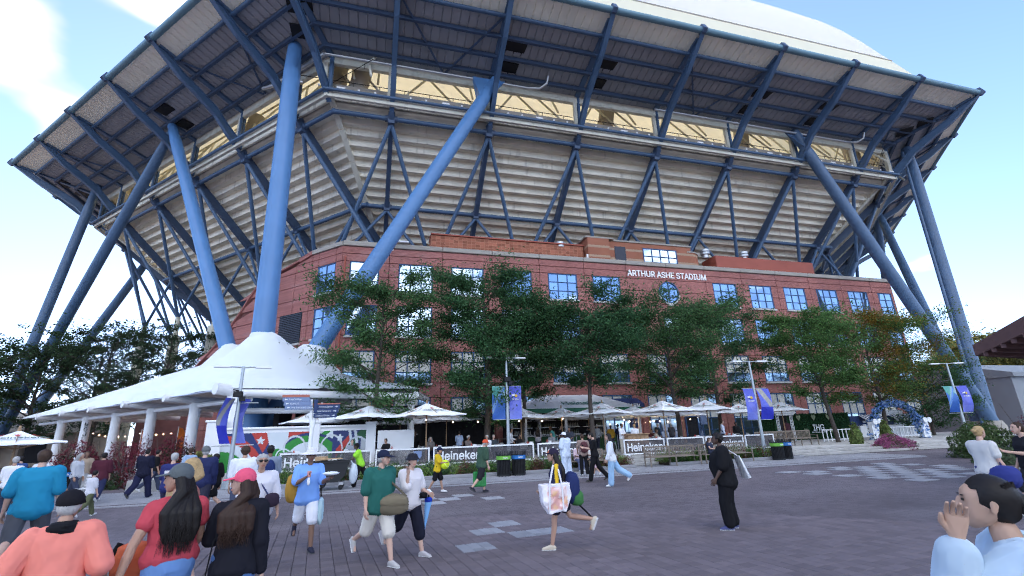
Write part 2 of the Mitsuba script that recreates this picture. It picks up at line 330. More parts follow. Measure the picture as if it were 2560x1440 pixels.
for i in range(1, 5):                          # ribs along the octagon's corners
    n = FACES[i-1].n+FACES[i].n; n /= np.linalg.norm(n); t = P3(-n[1], n[0], 0); kk = 1/math.cos(math.pi/8)
    part(bowl, 'rib', rib_mesh(K[i], t, n, kk), 'm_blue')
    part(bowl, 'rib_cap', knob(K[i], n, t), 'm_blue_dark')
    at = lambda u, z: K[i]+n*u*kk+P3(0, 0, z)
    part(bowl, 'seam_flashing', cat([beam(at(U0-0.30+DU*k2, Z0-DZ*k2+0.0), at(U0-0.30+DU*(k2+2.9), Z0-DZ*(k2+2.9)+0.0), 0.5, 0.12) for k2 in range(0, 11, 3)]), 'm_cream')
for f in FACES[1:4]:                           # diagonal rods in some canopy bays
    for b in range(1, f.nb, 3):
        s = b*BAY
        part(bowl, 'diagonal', beam(f.at(s+0.2, 2.1, SOF(2.1)-0.3), f.at(s+4.5, 8.2, SOF(8.2)-0.4), 0.14, 0.14), 'm_blue_dark')
        part(bowl, 'diagonal', beam(f.at(s+9.0, 2.1, SOF(2.1)-0.3), f.at(s+4.7, 8.2, SOF(8.2)-0.4), 0.14, 0.14), 'm_blue_dark')
    for b in range(f.nb):                      # dark hatches beside the ribs
        if (b*7+3) % 3 == 0 or f is FRONT and b in (2, 5):
            s = b*BAY+0.5
            part(bowl, 'hatch', cat([box((f.at(s+1.0, 4.85, SOF(4.85)-0.06)), (2.0, 1.4, 0.08), math.atan2(f.t[1], f.t[0])), box(f.at(s+0.9, 6.9, SOF(6.9)-0.08), (1.7, 1.5, 0.08), math.atan2(f.t[1], f.t[0]))]), 'm_black')
    # silver water pipe under the soffit
    p0, p1 = f.ends(8.0)
    if f is FRONT:
        for a, b2 in ((p0, 23.5), (36.0, 64.0)):
            pts = [f.at(a, 7.6, 34.1), f.at(b2-1.5, 7.6, 34.1), f.at(b2-0.4, 7.45, 34.15), f.at(b2+0.2, 7.0, 34.5), f.at(b2+0.3, 6.8, 35.2)]
            part(bowl, 'water_pipe', path_tube(pts, 0.13), 'm_galv', 50)
    elif f is FACES[1]:
        part(bowl, 'water_pipe', path_tube([f.at(p1-9, 7.6, 34.6), f.at(p1-7, 7.6, 34.1), f.at(p1, 7.6, 34.1)], 0.17), 'm_galv', 50)
# trusses and ducts behind the window wall
for f in FACES[1:4]:
    for b in range(f.nb):
        s = (b+0.5)*BAY; tr = []
        for ds, u0, z0, es, u1, z1 in ((-4.4, 9.6, 31.4, -0.3, 12.5, 38.5), (4.4, 9.6, 31.4, 0.3, 12.5, 38.5), (-4.4, 12.5, 38.5, 4.4, 12.5, 38.5), (-2, 12.5, 38.5, 1.0, 10.6, 33.5), (3.2, 10.5, 34.2, 3.2, 13.5, 39.5)):
            tr.append(tube(f.at(s+ds, u0, z0), f.at(s+es, u1, z1), 0.11, n=8))
        part(bowl, 'roof_truss', cat(tr), 'm_cream', 40)
        if b in (0, 3, 5): part(bowl, 'air_duct', cat([tube(f.at(s-0.6, 11.6, 30.5), f.at(s-0.6+(1.6 if b else 0), 12.2, 38), 0.85, n=22)]+[tube(f.at(s-0.6+(0.2 if b else 0)*z, 11.6+0.08*z, 30.5+z), f.at(s-0.6+(0.2 if b else 0)*z, 11.6+0.08*z, 30.56+z), 0.9, n=22) for z in (1.5, 3.0, 4.5)]), 'm_cap', 40)
        rail = [tube(f.at(s-4.4, 9.7, 33.2), f.at(s+4.4, 9.7, 33.2), 0.035, n=6)]+[tube(f.at(s+q, 9.7, 32.7), f.at(s+q, 9.7, 33.25), 0.03, n=6) for q in (-3.5, -1.2, 1.1, 3.4)]
        part(bowl, 'hand_rail', cat(rail), 'm_black')
        for q in (-3.0, -1.6, 0.2, 1.7, 3.1):
            if f is FRONT: part(bowl, 'sill_light', box(f.at(s+q, 8.2, 31.28), (0.16 if q != 0.2 else 0.7, 0.12, 0.16), 0), 'm_white')

# -------------------------------------------------- the fabric roof over the court
RHALF, RY0 = 32.6, 30.9
roof = thing('dome_roof', 'pale fabric dome roof rising behind the canopy edge above the stadium', 'roof')
def octa(inset, z):
    h = RHALF-inset*math.tan(math.pi/8); k = (50.0-2*inset*math.tan(math.pi/8))/math.sqrt(2)
    y0, yb = RY0+inset, RY0+150.0-inset
    return [P3(x, y, z) for x, y in [(XC-h-k, y0+k), (XC-h, y0), (XC+h, y0), (XC+h+k, y0+k), (XC+h+k, yb-k), (XC+h, yb), (XC-h, yb), (XC-h-k, yb-k)]]
def shell(r0, r1):
    V = np.array(r0+r1); n = len(r0); i = np.arange(n); j = (i+1) % n
    return trimesh.Trimesh(V, np.vstack([np.c_[i, j, n+j], np.c_[i, n+j, n+i]]), process=False)
prof = [(0, 39.8), (0.8, 41.6), (2.0, 44.4), (2.7, 46.0), (4.0, 49.1), (5.6, 52.5), (7.2, 55.4), (9.2, 58.5), (11, 61.3), (13, 64.3), (18, 69.6), (24, 74.0), (33, 77.0), (45, 78.0)]
rings = [octa(u, z) for u, z in prof]
FK = 2
part(roof, 'fascia', cat([shell(octa(0.3, 37.0), rings[0])]+[shell(rings[i], rings[i+1]) for i in range(FK)]), 'm_fascia')
part(roof, 'membrane', cat([shell(rings[i], rings[i+1]) for i in range(FK, len(rings)-1)]+[trimesh.Trimesh(np.array(rings[-1]), np.array([(0, i, i+1) for i in range(1, 7)]), process=False)]), 'm_roof', 30)
liner = [octa(u+0.5, z-0.6) for u, z in prof[1:]]
part(roof, 'inner_liner', cat([shell(liner[i], liner[i+1]) for i in range(len(liner)-1)]+[trimesh.Trimesh(np.array(liner[-1]), np.array([(0, i, i+1) for i in range(1, 7)]), process=False)]), 'm_liner', 30)
part(roof, 'edge_trim', cat([tube(a, b, 0.10, n=8) for a, b in zip(rings[FK], rings[FK][1:])]), 'm_cap', 40)
ribs = [path_tube([rings[k][i]-P3(0, 0, 1.6) for k in range(len(rings))], 0.22, 8) for i in range(8)]
for r in ribs: part(roof, 'hip_rib', r, 'm_cream', 40)
fr = []
for i, (a, b) in enumerate(((0, 1), (1, 2), (2, 3))):
    for q in np.linspace(0.1, 0.9, 7 if i == 1 else 5):
        part(roof, 'arch_rib', path_tube([rings[k][a]*(1-q)+rings[k][b]*q-P3(0, 0, 1.4) for k in range(len(rings))], 0.13, 6), 'm_cream', 40)

# -------------------------------------------------- the leaning columns that carry the roof
BL, BR = P3(-7.4, 33.5, 1.2), P3(57.9, 33.5, 1.2)
def mirror(p): return P3(2*XC-p[0], p[1], p[2])
fm = FACES[1]; mid = (fm.a+fm.b)/2
def refl(p): q = p-mid; s = q@fm.t; return p-2*s*fm.t
BL2 = refl(BL); cg = 'leaning blue roof columns'
def column(base, top, r, label, mat='m_blue_bright', ladder=False, flare=False):
    k = thing('leaning_column', label, 'column', cg)
    base, top = np.asarray(base), np.asarray(top); d = (top-base)/np.linalg.norm(top-base)
    part(k, 'shaft', tube(base, top-d*2.6, r, r*0.98, n=24), mat, 40)
    a, b, _ = frame_of(d)
    head = [tube(top-d*2.7, top+d*0.9, r*0.98, r*0.8, n=20)]
    if flare: head.append(hexa([top-d*2.6-a*r*0.9-b*0.1, top-d*2.6+a*r*0.9-b*0.1, top-d*2.6+a*r*0.9+b*0.1, top-d*2.6-a*r*0.9+b*0.1], [top+P3(-1.9, -0.1, 0.7), top+P3(1.3, -0.1, 0.7), top+P3(1.3, 0.1, 0.7), top+P3(-1.9, 0.1, 0.7)]))
    part(k, 'gusset', cat(head), mat, 40)
    part(k, 'pedestal', lathe([(0, 0), (r*1.6, 0), (r*1.6, max(base[2]-0.2, 0.1)), (r*1.2, base[2]+0.3), (0, base[2]+0.3)], 20, (base[0], base[1], 0)), 'm_cap', 40)
    if ladder:
        o = P3(-1.35, -0.2, 0)
        part(k, 'side_pole', tube(base+o, top+o*0.9, 0.16, n=10), 'm_blue', 40)
        for q in np.linspace(0.12, 0.9, 11): part(k, 'bracket', tube(base+(top-base)*q, base+(top-base)*q+o, 0.05, n=6), 'm_blue')
column(BL, (9.15, 36.3, 33.6), 0.62, 'bright blue column leaning right across the front windows up to the canopy', flare=True)
column(BL+P3(0.4, -1.2, 0), (-8.5, 37.4, 34.6), 0.70, 'nearly upright bright blue column rising from the highest peak of the white tent')
column(BL+P3(0.2, 0.8, 0), (-22.6, 51.7, 34.3), 0.56, 'bright blue column leaning left out of the low left peak of the white tent')
column(BL2, (-23.4, 53.0, 34.3), 0.52, 'blue column leaning right above the left trees, joining the tent column at the canopy', 'm_blue')
column(BL2+P3(-0.3, 0.2, 0), (-37.5, 69.0, 34.6), 0.54, 'leftmost steep blue column standing out of the left trees', 'm_blue')
column(BL2+P3(0.3, 1.5, 0), (-41.9, 95.9, 33.8), 0.62, 'blue column leaning far right behind the left trees against the sky', 'm_blue')
column(BR, (45.9, 36.5, 33.6), 0.60, 'blue column leaning left in front of the right corner of the brick building', 'm_blue', flare=True)
column(BR+P3(0.6, 0.6, 0), (63.9, 36.9, 34.3), 0.66, 'rightmost thick blue column with a thin ladder pole beside it', 'm_blue', True)
column(BR+P3(0.4, 1.4, 0), (78.2, 51.6, 34.0), 0.54, 'blue column behind the right corner, just left of the ladder pole', 'm_blue')
BR2 = mirror(BL2)
column(BR2, (78.0, 52.0, 34.0), 0.54, 'short blue column far behind the right corner of the brick building', 'm_blue')

# -------------------------------------------------- the brick building below
D0 = 39.58; WX0, WX1 = -3.37, 58.5
bld = thing('brick_building', 'long red brick building with blue framed windows under the stadium stand', 'building')
WB, WP, WW = -3.25, 4.56, 2.9                        # left edge of window column 0, spacing, width
ZT = [16.2, 12.4, 8.6, 4.85]; WH = [2.56, 2.56, 2.6, 4.35]
part(bld, 'wall', cat([box(((WX0+WX1)/2, D0+5.2, 8.75), (WX1-WX0, 10.0, 17.5)), ]), 'm_joint')
def panel(p0, p1, z0, z1, mat='m_brick', d=0.14, off=0.0):
    """one wall panel between two plan points, outer face on that line"""
    p0, p1 = np.asarray(p0, float), np.asarray(p1, float); t = (p1-p0)/np.linalg.norm(p1-p0); nn = P3(-t[1], t[0], 0); g = 0.028
    a, b = p0+t*g-nn*off, p1-t*g-nn*off
    q = [a, b, b+nn*d, a+nn*d]
    return hexa([x+P3(0, 0, z0+g) for x in q], [x+P3(0, 0, z1-g) for x in q])
def window(p0, p1, z0, z1, nx, nz, blind=False):
    p0, p1 = np.asarray(p0, float), np.asarray(p1, float); L = np.linalg.norm(p1-p0); t = (p1-p0)/L; nn = P3(-t[1], t[0], 0)
    w = part(bld, 'window', cat([beam(p0+nn*0.04+P3(0, 0, z), p1+nn*0.04+P3(0, 0, z), 0.10, 0.06) for z in [z0+0.045]+[z0+(z1-z0)*i/nz for i in range(1, nz)]+[z1-0.045]]+
        [beam(p0+t*x+nn*0.041+P3(0, 0, z0), p0+t*x+nn*0.041+P3(0, 0, z1), 0.095, 0.056, nn) for x in [0.045]+[L*i/nx for i in range(1, nx)]+[L-0.045]]), 'm_frame')
    for i in range(nx):
        for j in range(nz):
            a, b = p0+t*(L*i/nx), p0+t*(L*(i+1)/nx); za, zb = z0+(z1-z0)*j/nz, z0+(z1-z0)*(j+1)/nz
            tilt = RNG.normal(0, 0.004, 2)
            V = np.array([a+P3(0, 0, za), b+P3(0, 0, za), b+P3(0, 0, zb), a+P3(0, 0, zb)])+nn*0.06
            V[1] += nn*tilt[0]; V[2] += nn*(tilt[0]+tilt[1]); V[3] += nn*tilt[1]
            part(w, 'pane', trimesh.Trimesh(V, np.array([(0, 1, 2), (0, 2, 3)]), process=False), 'm_blind' if blind and j >= nz-2 and (i+j) % 5 else 'm_glass')
    part(bld, 'window_sill', bevel((p0+p1)/2-nn*0.04+P3(0, 0, z0-0.11), (L+0.24, 0.34, 0.18), 0.02, math.atan2(t[1], t[0])), 'm_sill')
varied('m_blind', (0.62, 0.62, 0.56), 0.08, 1.0, 0.5, 0.3)
jx = [WX0]+[WB+WP*(i+1)-(WP-WW)/2 for i in range(13)]+[WX1]           # vertical joints between the bays
for i in range(14):
    xa, xb = jx[i], jx[i+1]
    wl, wr = WB+WP*i, WB+WP*i+WW
    if i == 0: wl = WB+0.55
    if i == 13: wr = WB+WP*i+2.1
    rows = [(16.9, 17.55), (16.2, 16.9)]
    for r, zt in enumerate(ZT):
        zb = zt-WH[r]; nz = ZT[r+1] if r < 3 else 0.0
        wins = [(wl, wr)]
        if i in (6, 7) and r < 3:
            wins = []
            if r == 2: wins = [(wl+0.4, wr-0.4)]
            elif r == 1: wins = [(XC-0.15-1.05, XC-0.15+1.05)] if False else []
        if i in (6, 7) and r == 1:
            c0 = 28.0; wins = [(c0-1.05, min(xb, c0+1.05))] if i == 6 else ([(max(xa, c0-1.05), c0+1.05)] if xa < c0+1.05 else [])
            if xb-wins[0][0] < 0.02 if wins else False: wins = []
        if not wins:
            hs = np.linspace(zt, zb, 3) if r < 2 else np.array([zt, zb])
            for za, zc in zip(hs[:-1], hs[1:]): rows.append((zc, za))
        else:
            hs = np.linspace(zt, zb, 3) if r < 2 else np.array([zt, zb])
            for (a, b) in wins:
                for za, zc in zip(hs[:-1], hs[1:]):
                    if a-xa > 0.1: part(bld, 'panel', panel((xa, D0, 0), (a, D0, 0), zc, za), 'm_brick')
                    if xb-b > 0.1: part(bld, 'panel', panel((b, D0, 0), (xb, D0, 0), zc, za), 'm_brick')
                if i in (6, 7) and r == 1: pass
                else: window((a, D0, 0), (b, D0, 0), zb, zt, 3 if b-a > 2.5 else 2, 3 if r < 3 else 4, r >= 2)
        if r < 3: rows.append((nz, zb))
        elif zb > 0.2: rows.append((0.0, zb))
    for (z0, z1) in rows: part(bld, 'panel', panel((xa, D0, 0), (xb, D0, 0), z0, z1), 'm_brick')
window((26.95, D0, 0), (29.05, D0, 0), ZT[1]-WH[1], ZT[1], 2, 3)
# round window
rc = P3(27.83, D0-0.07, 14.87); th = np.linspace(0, 2*np.pi, 41); R0 = 1.07
ringp = [rc+P3(math.cos(a)*R0, 0, math.sin(a)*R0) for a in th]
rw = part(bld, 'round_window', cat([path_tube(ringp, 0.07, 8)]+[beam(rc+P3(-0.97, 0, q), rc+P3(0.97, 0, q), 0.08, 0.07) for q in (0.38, -0.45)]+[beam(rc+P3(0, 0, -1.03), rc+P3(0, 0, 1.03), 0.075, 0.065, P3(0, 1, 0))]), 'm_frame')
disc = trimesh.Trimesh(np.vstack([[rc+P3(0, 0.045, 0)], np.array(ringp)[:-1]+P3(0, 0.045, 0)]), np.array([(0, i+1, (i+1) % 40+1) for i in range(40)]), process=False)
part(rw, 'pane', disc, 'm_glass')
arc = [rc+P3(math.cos(a)*1.2, 0.0, math.sin(a)*1.2) for a in np.linspace(-0.25*np.pi-0.45, -0.75*np.pi+0.45-0.0, 12)]
arc = [rc+P3(math.cos(a)*1.2, 0.0, math.sin(a)*1.2) for a in np.linspace(np.pi*1.08, np.pi*1.92, 16)]
part(bld, 'round_sill', cat([path_tube(arc, 0.1, 6), box(rc+P3(0, 0, -1.32), (0.42, 0.26, 0.22))]), 'm_sill', 40)
part(bld, 'lettering', lettering('ARTHUR ASHE STADIUM', 0.6, (23.35, D0-0.03, 16.42), (1, 0, 0), (0, 0, 1), 0.06, True, 9.15), 'm_lettering', label='white capitals reading ARTHUR ASHE STADIUM')
for i in range(14):
    part(bld, 'parapet_cap', bevel(((jx[i]+jx[i+1])/2, D0+0.12, 17.79), (jx[i+1]-jx[i]-0.04, 0.55, 0.42), 0.04), 'm_cap')
part(bld, 'down_pipe', tube((WX0+0.25, D0-0.1, 0.5), (WX0+0.25, D0-0.1, 16.6), 0.07, n=8), 'm_red_clad', 40)
# the chamfered wings: parapet steps down towards the back
tw = P3(-math.sqrt(0.5), math.sqrt(0.5), 0); WING = [(0, 17.55), (3.75, 17.5), (5.4, 17.1), (8.8, 16.45), (11.3, 15.75), (12.4, 14.7), (13.6, 13.4), (16.0, 11.3), (19, 9.4), (26, 5.5), (30, 4.5)]
def wing(o, t, sgn):
    nn = P3(-sgn*t[1]*-1, 0, 0)
    inward = P3(math.sqrt(0.5)*(1 if sgn < 0 else -1), math.sqrt(0.5), 0)
    part(bld, 'wing_wall', prism([(0, 0)]+[(30, 0)]+[(s, z-0.06) for s, z in WING[::-1]], o+inward*0.11, t, P3(0, 0, 1), inward*0.6), 'm_joint')
    ztop = lambda s: np.interp(s, [a for a, _ in WING], [b for _, b in WING])
    cuts = [0, 0.75, 2.95, 3.75, 5.9, 8.6, 11.3, 14.0, 16.8, 20.0]
    zr = [0, 1.2, 3.0, 4.85, 6.0, 7.3, 8.6, 9.84, 11.1, 12.4, 13.64, 14.9, 16.2, 16.9, 17.6]
    for a, b in zip(cuts[:-1], cuts[1:]):
        for z0, z1 in zip(zr[:-1], zr[1:]):
            ta, tb = min(z1, ztop(a)), min(z1, ztop(b))
            if max(ta, tb)-z0 < 0.12: continue
            if (a, b) == (0.75, 2.95) and (13.6 < z0 < 16.1 or 9.8 < z0 < 12.3): continue
            g = 0.028; q = [o+t*(a+g), o+t*(b-g)]
            poly = [(a+g, z0+g), (b-g, z0+g), (b-g, max(tb-g, z0+g+0.01)), (a+g, max(ta-g, z0+g+0.01))]
            part(bld, 'panel', prism(poly, o, t, P3(0, 0, 1), inward*0.14), 'm_brick')
    for zt in (16.2, 12.4):
        A, B = o+t*2.95, o+t*0.75
        window(A if sgn < 0 else B, B if sgn < 0 else A, zt-2.56, zt, 2, 3)
    capm = [beam(o+inward*0.1+t*s0+P3(0, 0, z0+0.2), o+inward*0.1+t*s1+P3(0, 0, z1+0.2), 0.5, 0.36 if s0 < 4 else 0.14) for (s0, z0), (s1, z1) in zip(WING[:-1], WING[1:])]
    part(bld, 'parapet_cap', capm[0], 'm_cap'); part(bld, 'parapet_cap', cat(capm[1:]), 'm_brick')
    lou = part(bld, 'louvre', cat([beam(o-inward*0.03+t*4.5+P3(0, 0, z), o-inward*0.03+t*7.4+P3(0, 0, z), 0.05, 0.08) for z in np.arange(9.75, 12.4, 0.16)]), 'm_louvre')
    part(lou, 'backing', prism([(4.45, 9.7), (7.45, 9.7), (7.45, 12.45), (4.45, 12.45)], o-inward*0.012, t, P3(0, 0, 1), inward*0.01), 'm_black')
    part(bld, 'window_sill', beam(o-inward*0.06+t*4.4+P3(0, 0, 9.62), o-inward*0.06+t*7.5+P3(0, 0, 9.62), 0.3, 0.16), 'm_sill')
wing(P3(WX0, D0, 0), tw, -1)
wing(P3(WX1, D0, 0), P3(-tw[0], tw[1], 0), 1)
# roof-top houses behind the parapet
part(bld, 'roof_screen', bevel((11.9, D0+2.6, 18.75), (15.4, 2.0, 2.3), 0.04), 'm_brick_grid')
part(bld, 'screen_cap', box((11.9, D0+2.55, 19.95), (15.5, 2.2, 0.12)), 'm_red_clad')
ph = part(bld, 'roof_house', cat([box((26.4, D0+2.9, 19.1), (11.6, 3.2, 3.0)), tube((32.2, D0+2.9, 17.8), (32.2, D0+2.9, 20.0), 1.6, n=28), box((21.0, D0+2.2, 19.15), (2.4, 2.6, 3.0))]), 'm_brick_banded', 40)
part(ph, 'cap', cat([box((27.6, D0+2.9, 20.68), (9.4, 3.4, 0.16)), box((21.2, D0+2.3, 20.74), (3.2, 2.8, 0.16)), tube((32.2, D0+2.9, 20.0), (32.2, D0+2.9, 20.14), 1.68, n=28)]), 'm_cap', 40)
part(ph, 'vent_grille', box((23.6, D0+1.28, 19.2), (1.25, 0.06, 1.7)), 'm_louvre')
pw = part(ph, 'house_window', cat([beam((26.3, D0+1.27, z), (30.3, D0+1.27, z), 0.08, 0.09) for z in (18.55, 19.2, 20.05)]+[beam((26.3+i, D0+1.269, 18.5), (26.3+i, D0+1.269, 20.1), 0.08, 0.085, (0, 1, 0)) for i in range(5)]), 'm_frame')
for i in range(4):
    for z0, z1 in ((18.5, 19.2), (19.2, 20.05)):
        V = np.array([(26.3+i, D0+1.285, z0), (27.3+i, D0+1.285, z0), (27.3+i, D0+1.285, z1), (26.3+i, D0+1.285, z1)], float); V[:2, 1] += RNG.normal(0, 0.003)
        scene[numbered(bld+'__house_pane')] = mikit.ply(trimesh.Trimesh(V, np.array([(0, 1, 2), (0, 2, 3)]), process=False), 'm_glass')
part(bld, 'red_screen', bevel((42.2, D0+2.6, 18.95), (13.6, 2.4, 2.1), 0.05), 'm_red_clad')
for x, z in ((17.2, 19.6), (34.6, 20.1), (39.8, 20.2)):
    part(bld, 'roof_vent', lathe([(0, 0), (0.32, 0), (0.32, 0.35), (0.5, 0.4), (0.52, 0.62), (0.35, 0.68), (0.5, 0.74), (0.5, 0.95), (0.25, 1.1), (0, 1.12)], 16, (x, D0+2.0, z-0.3)), 'm_galv', 40)
part(bld, 'antenna', cat([box((20.05, D0+1.9, 20.9), (0.16, 0.12, 0.6)), box((19.7, D0+1.0, 18.5), (0.16, 0.12, 0.65))]), 'm_white')
part(bld, 'camera_box', cat([box((1.3, D0-0.3, 18.15), (1.5, 0.3, 0.12)), box((1.0, D0, 18.5), (0.55, 0.5, 0.45)), box((0.7, D0-0.3, 17.6), (0.15, 0.15, 0.7))]), 'm_white')
# ground slab of the plaza so the light has something to bounce off
# ================================================================ ground, paving, terrace, steps, beds
GA = math.radians(6.0); E1, E2 = np.array([math.cos(GA), math.sin(GA)]), np.array([-math.sin(GA), math.cos(GA)])
_ca, _sa = math.cos(GA), math.sin(GA)
def _pave(p, n, uv):
    q = 0.2
    xr = p.x*_ca+p.y*_sa; yr = -p.x*_sa+p.y*_ca
    a = dr.abs(xr/q-dr.floor(xr/q)-0.5); b = dr.abs(yr/q-dr.floor(yr/q)-0.5)
    far = mikit.smoothstep(10.0, 26.0, p.y)
    c = mi.Color3f(0.128, 0.108, 0.118)*(0.86+0.28*mikit.cell_rand(dr.floor(xr/q), dr.floor(yr/q)))*(0.72+0.56*mikit.fbm(p.x*0.33, p.y*0.33, 0.0, 5))
    c = mikit.mix(c, mi.Color3f(0.185, 0.165, 0.175), 0.45*mikit.smoothstep(0.55, 0.78, mikit.fbm(p.x*0.16+3, p.y*0.5, 2.0, 4)))
    j = dr.maximum(mikit.smoothstep(0.455, 0.49, a), mikit.smoothstep(0.455, 0.49, b))*(1-0.6*far)
    return mikit.mix(c, mi.Color3f(0.055, 0.047, 0.052), j*0.75)
proc('m_pave', _pave, 0.62, 0.35)
def _band(p, n, uv):
    xr, yr = p.x/0.3, p.y/0.15
    a = dr.abs(xr+0.5*(dr.floor(yr)-2*dr.floor(dr.floor(yr)/2))); a = dr.abs(a-dr.floor(a)-0.5); b = dr.abs(yr-dr.floor(yr)-0.5)
    c = mi.Color3f(0.245, 0.245, 0.26)*(0.85+0.3*mikit.cell_rand(dr.floor(xr+0.5*dr.floor(yr)), dr.floor(yr)))*(0.8+0.4*mikit.fbm(p.x*0.5, p.y*0.5, 0.0, 4))
    return mikit.mix(c, mi.Color3f(0.15, 0.145, 0.15), dr.maximum(mikit.smoothstep(0.46, 0.5, a), mikit.smoothstep(0.44, 0.5, b))*0.6)
proc('m_band', _band, 0.7, 0.3)
varied('m_concrete', (0.40, 0.39, 0.37), 0.18, 0.9, 0.8, 0.2, (0.27, 0.26, 0.24))
varied('m_kerb', (0.27, 0.27, 0.285), 0.18, 1.5, 0.75, 0.25)
varied('m_soil', (0.045, 0.035, 0.026), 0.3, 3.0, 0.95, 0.1)
def quad(pts, z): return trimesh.creation.triangulate_polygon(Polygon(pts), engine='earcut')
def sheet(pts, z):
    v, f = trimesh.creation.triangulate_polygon(Polygon(pts), engine='earcut')
    v = np.c_[v, np.full(len(v), z)]; m = trimesh.Trimesh(v, f, process=False)
    if m.face_normals[0][2] < 0: m.invert()
    return m
struct('ground', sheet([(-700, -300), (900, -300), (900, 900), (-700, 900)], -0.02), 'm_pave', 'wide brick paved plaza in front of the stadium')
# individual pavers close to the camera
pav = 'plaza_paving'; labels[pav] = {'label': 'dark purple brown square pavers of the near plaza', 'kind': 'structure'}; _used[pav] = 1
LIGHT = set()
def blk(x, y):
    p = np.array([x, y]); return (math.floor(p@E1/0.6), math.floor(p@E2/0.6))
for c in ((1.95, 10.45), (2.65, 9.85), (3.05, 10.75), (2.0, 9.25), (3.4, 9.5)): LIGHT.add(blk(*c))
rows = []
for i in range(-40, 75):
    for j in range(20, 66):
        c = E1*(i+0.5)*0.2+E2*(j+0.5)*0.2
        r = np.hypot(*c)
        if r < 5.0 or r > 12.4 or c[1] < 4.2 or abs(math.degrees(math.atan2(c[0], c[1]))-16) > 51: continue
        rows.append((r, i, j, c))
rows.sort(key=lambda q: q[0])
PT = np.array([(-1, -1), (1, -1), (1, 1), (-1, 1)], float)
def paver(c, dz, tx, ty):
    h = 0.0965; b = 0.006; e = np.array([E1, E2])
    top = [(c+(q*(h-b))@e) for q in PT]; bot = [(c+(q*h)@e) for q in PT]
    v = [(*t, dz+tx*q[0]+ty*q[1]) for t, q in zip(top, PT)]+[(*t, dz-0.008) for t in bot]+[(*t, -0.03) for t in bot]
    f = [(0, 1, 2), (0, 2, 3)]
    for k in range(4):
        a = (k+1) % 4; f += [(4+k, 4+a, a), (4+k, a, k), (8+k, 8+a, 4+a), (8+k, 4+a, 4+k)]
    return v, f
scene['m_vpave'] = {'type': 'principled', 'base_color': {'type': 'mesh_attribute', 'name': 'vertex_color'}, 'roughness': 0.6, 'specular': 0.35}
SV, SF, SC = [], [], []; nb = 0; npart = 0
G3 = np.random.default_rng(5)
for r, i, j, c in rows:
    lt = (i//3, j//3) in LIGHT
    v, f = paver(c, G3.normal(0, 0.0012), G3.normal(0, 0.0008), G3.normal(0, 0.0008))
    tone = 0.86+0.28*G3.random(); big = 0.75+0.5*float(meshkit.fbm(np.array([c[0]*0.35, c[1]*0.35, 1.0]), 4, 3))
    col = np.array((0.235, 0.24, 0.26) if lt else (0.134, 0.111, 0.121))*tone*(big if not lt else 0.5+0.5*big)
    col = np.repeat(col[None]*np.array([1, 1, 1]), 12, 0); col[8:] *= 0.5
    if npart < 290:
        put(pav, 'paver', mikit.ply(trimesh.Trimesh(np.array(v), np.array(f), process=False), 'm_vpave', color=col)); npart += 1
    else:
        SV += v; SF += [(a+nb, b+nb, d+nb) for a, b, d in f]; SC.append(col); nb += 12
put(pav, 'paver_field', mikit.ply(trimesh.Trimesh(np.array(SV), np.array(SF), process=False), 'm_vpave', color=np.vstack(SC)), kind='stuff')
# lighter tile patches further out, each 0.6 m square, 4 mm proud
for c in ((1.55, 15.9), (1.75, 15.1), (2.45, 15.6), (3.0, 16.2), (3.3, 15.4)):
    k = np.array(blk(*c))*0.6+0.3; q = E1*k[0]+E2*k[1]
    put(pav, 'light_tile', mikit.ply(box((*q, -0.008), (0.59, 0.59, 0.02), GA), 'm_kerb'))
for i in range(9):
    for j in range(9):
        if (i+j) % 2 or G3.random() < 0.2: continue
        q = np.array([17.0, 12.2])+np.array([0.85, 0.12])*i*0.9+np.array([-0.1, 0.5])*j*1.1
        put(pav, 'light_tile', mikit.ply(box((*q, -0.008), (0.86, 0.58, 0.02), GA), 'm_kerb'))
# pale border along the terrace
rr = [(27.0+1.9*math.sin(a), 21.1-1.9*math.cos(a)) for a in np.linspace(0, 1.9, 9)]
struct('border_paving', sheet([(-13, 19.5)]+rr+[(29.4, 24.4), (44.5, 24.4), (44.5, 25.2), (-13, 25.2)], -0.012), 'm_band', 'pale grey paved border strip along the terrace edge')
kb = [(-13, 19.55)]+rr
kerb = [box(((a[0]+b[0])/2, (a[1]+b[1])/2, -0.02), (np.hypot(b[0]-a[0], b[1]-a[1]), 0.30, 0.05), math.atan2(b[1]-a[1], b[0]-a[0])) for a, b in zip([(x, 19.55) for x in np.arange(-13, 27, 1.25)], [(x+1.22, 19.55) for x in np.arange(-13, 27, 1.25)])]
for k in kerb: put('border_paving', 'kerb_stone', mikit.ply(k, 'm_kerb'))
kd = sheet([(-13, 19.85), (27.0, 19.85), (27.0, 20.1), (-13, 20.1)], -0.008)
put('border_paving', 'dark_course', mikit.ply(kd, 'm_pave'))
# terrace
struct('terrace', box((25.5, 32.3, 0.215), (71.0, 14.5, 0.47)), 'm_concrete', 'raised concrete terrace of the outdoor cafe')
stp = []
for x0, x1, yy in ((12.9, 14.7, 25.05), (23.6, 44.5, 25.05)):
    for k in range(3):
        d = 0.42*(3-k)
        put('terrace', 'step', mikit.ply(bevel(((x0+x1)/2, yy-d/2, 0.0725+0.15*k-0.0+0.001*k), (x1-x0, d, 0.145), 0.015), 'm_concrete'))
for x0, x1 in ((-4.2, 12.8), (14.8, 23.4)):
    put('terrace', 'planting_soil', mikit.ply(box(((x0+x1)/2, 23.9, 0.06), (x1-x0, 1.9, 0.14)), 'm_soil'))
    put('terrace', 'edge_stone', mikit.ply(bevel(((x0+x1)/2, 22.9, 0.06), (x1-x0, 0.16, 0.16), 0.02), 'm_kerb'))
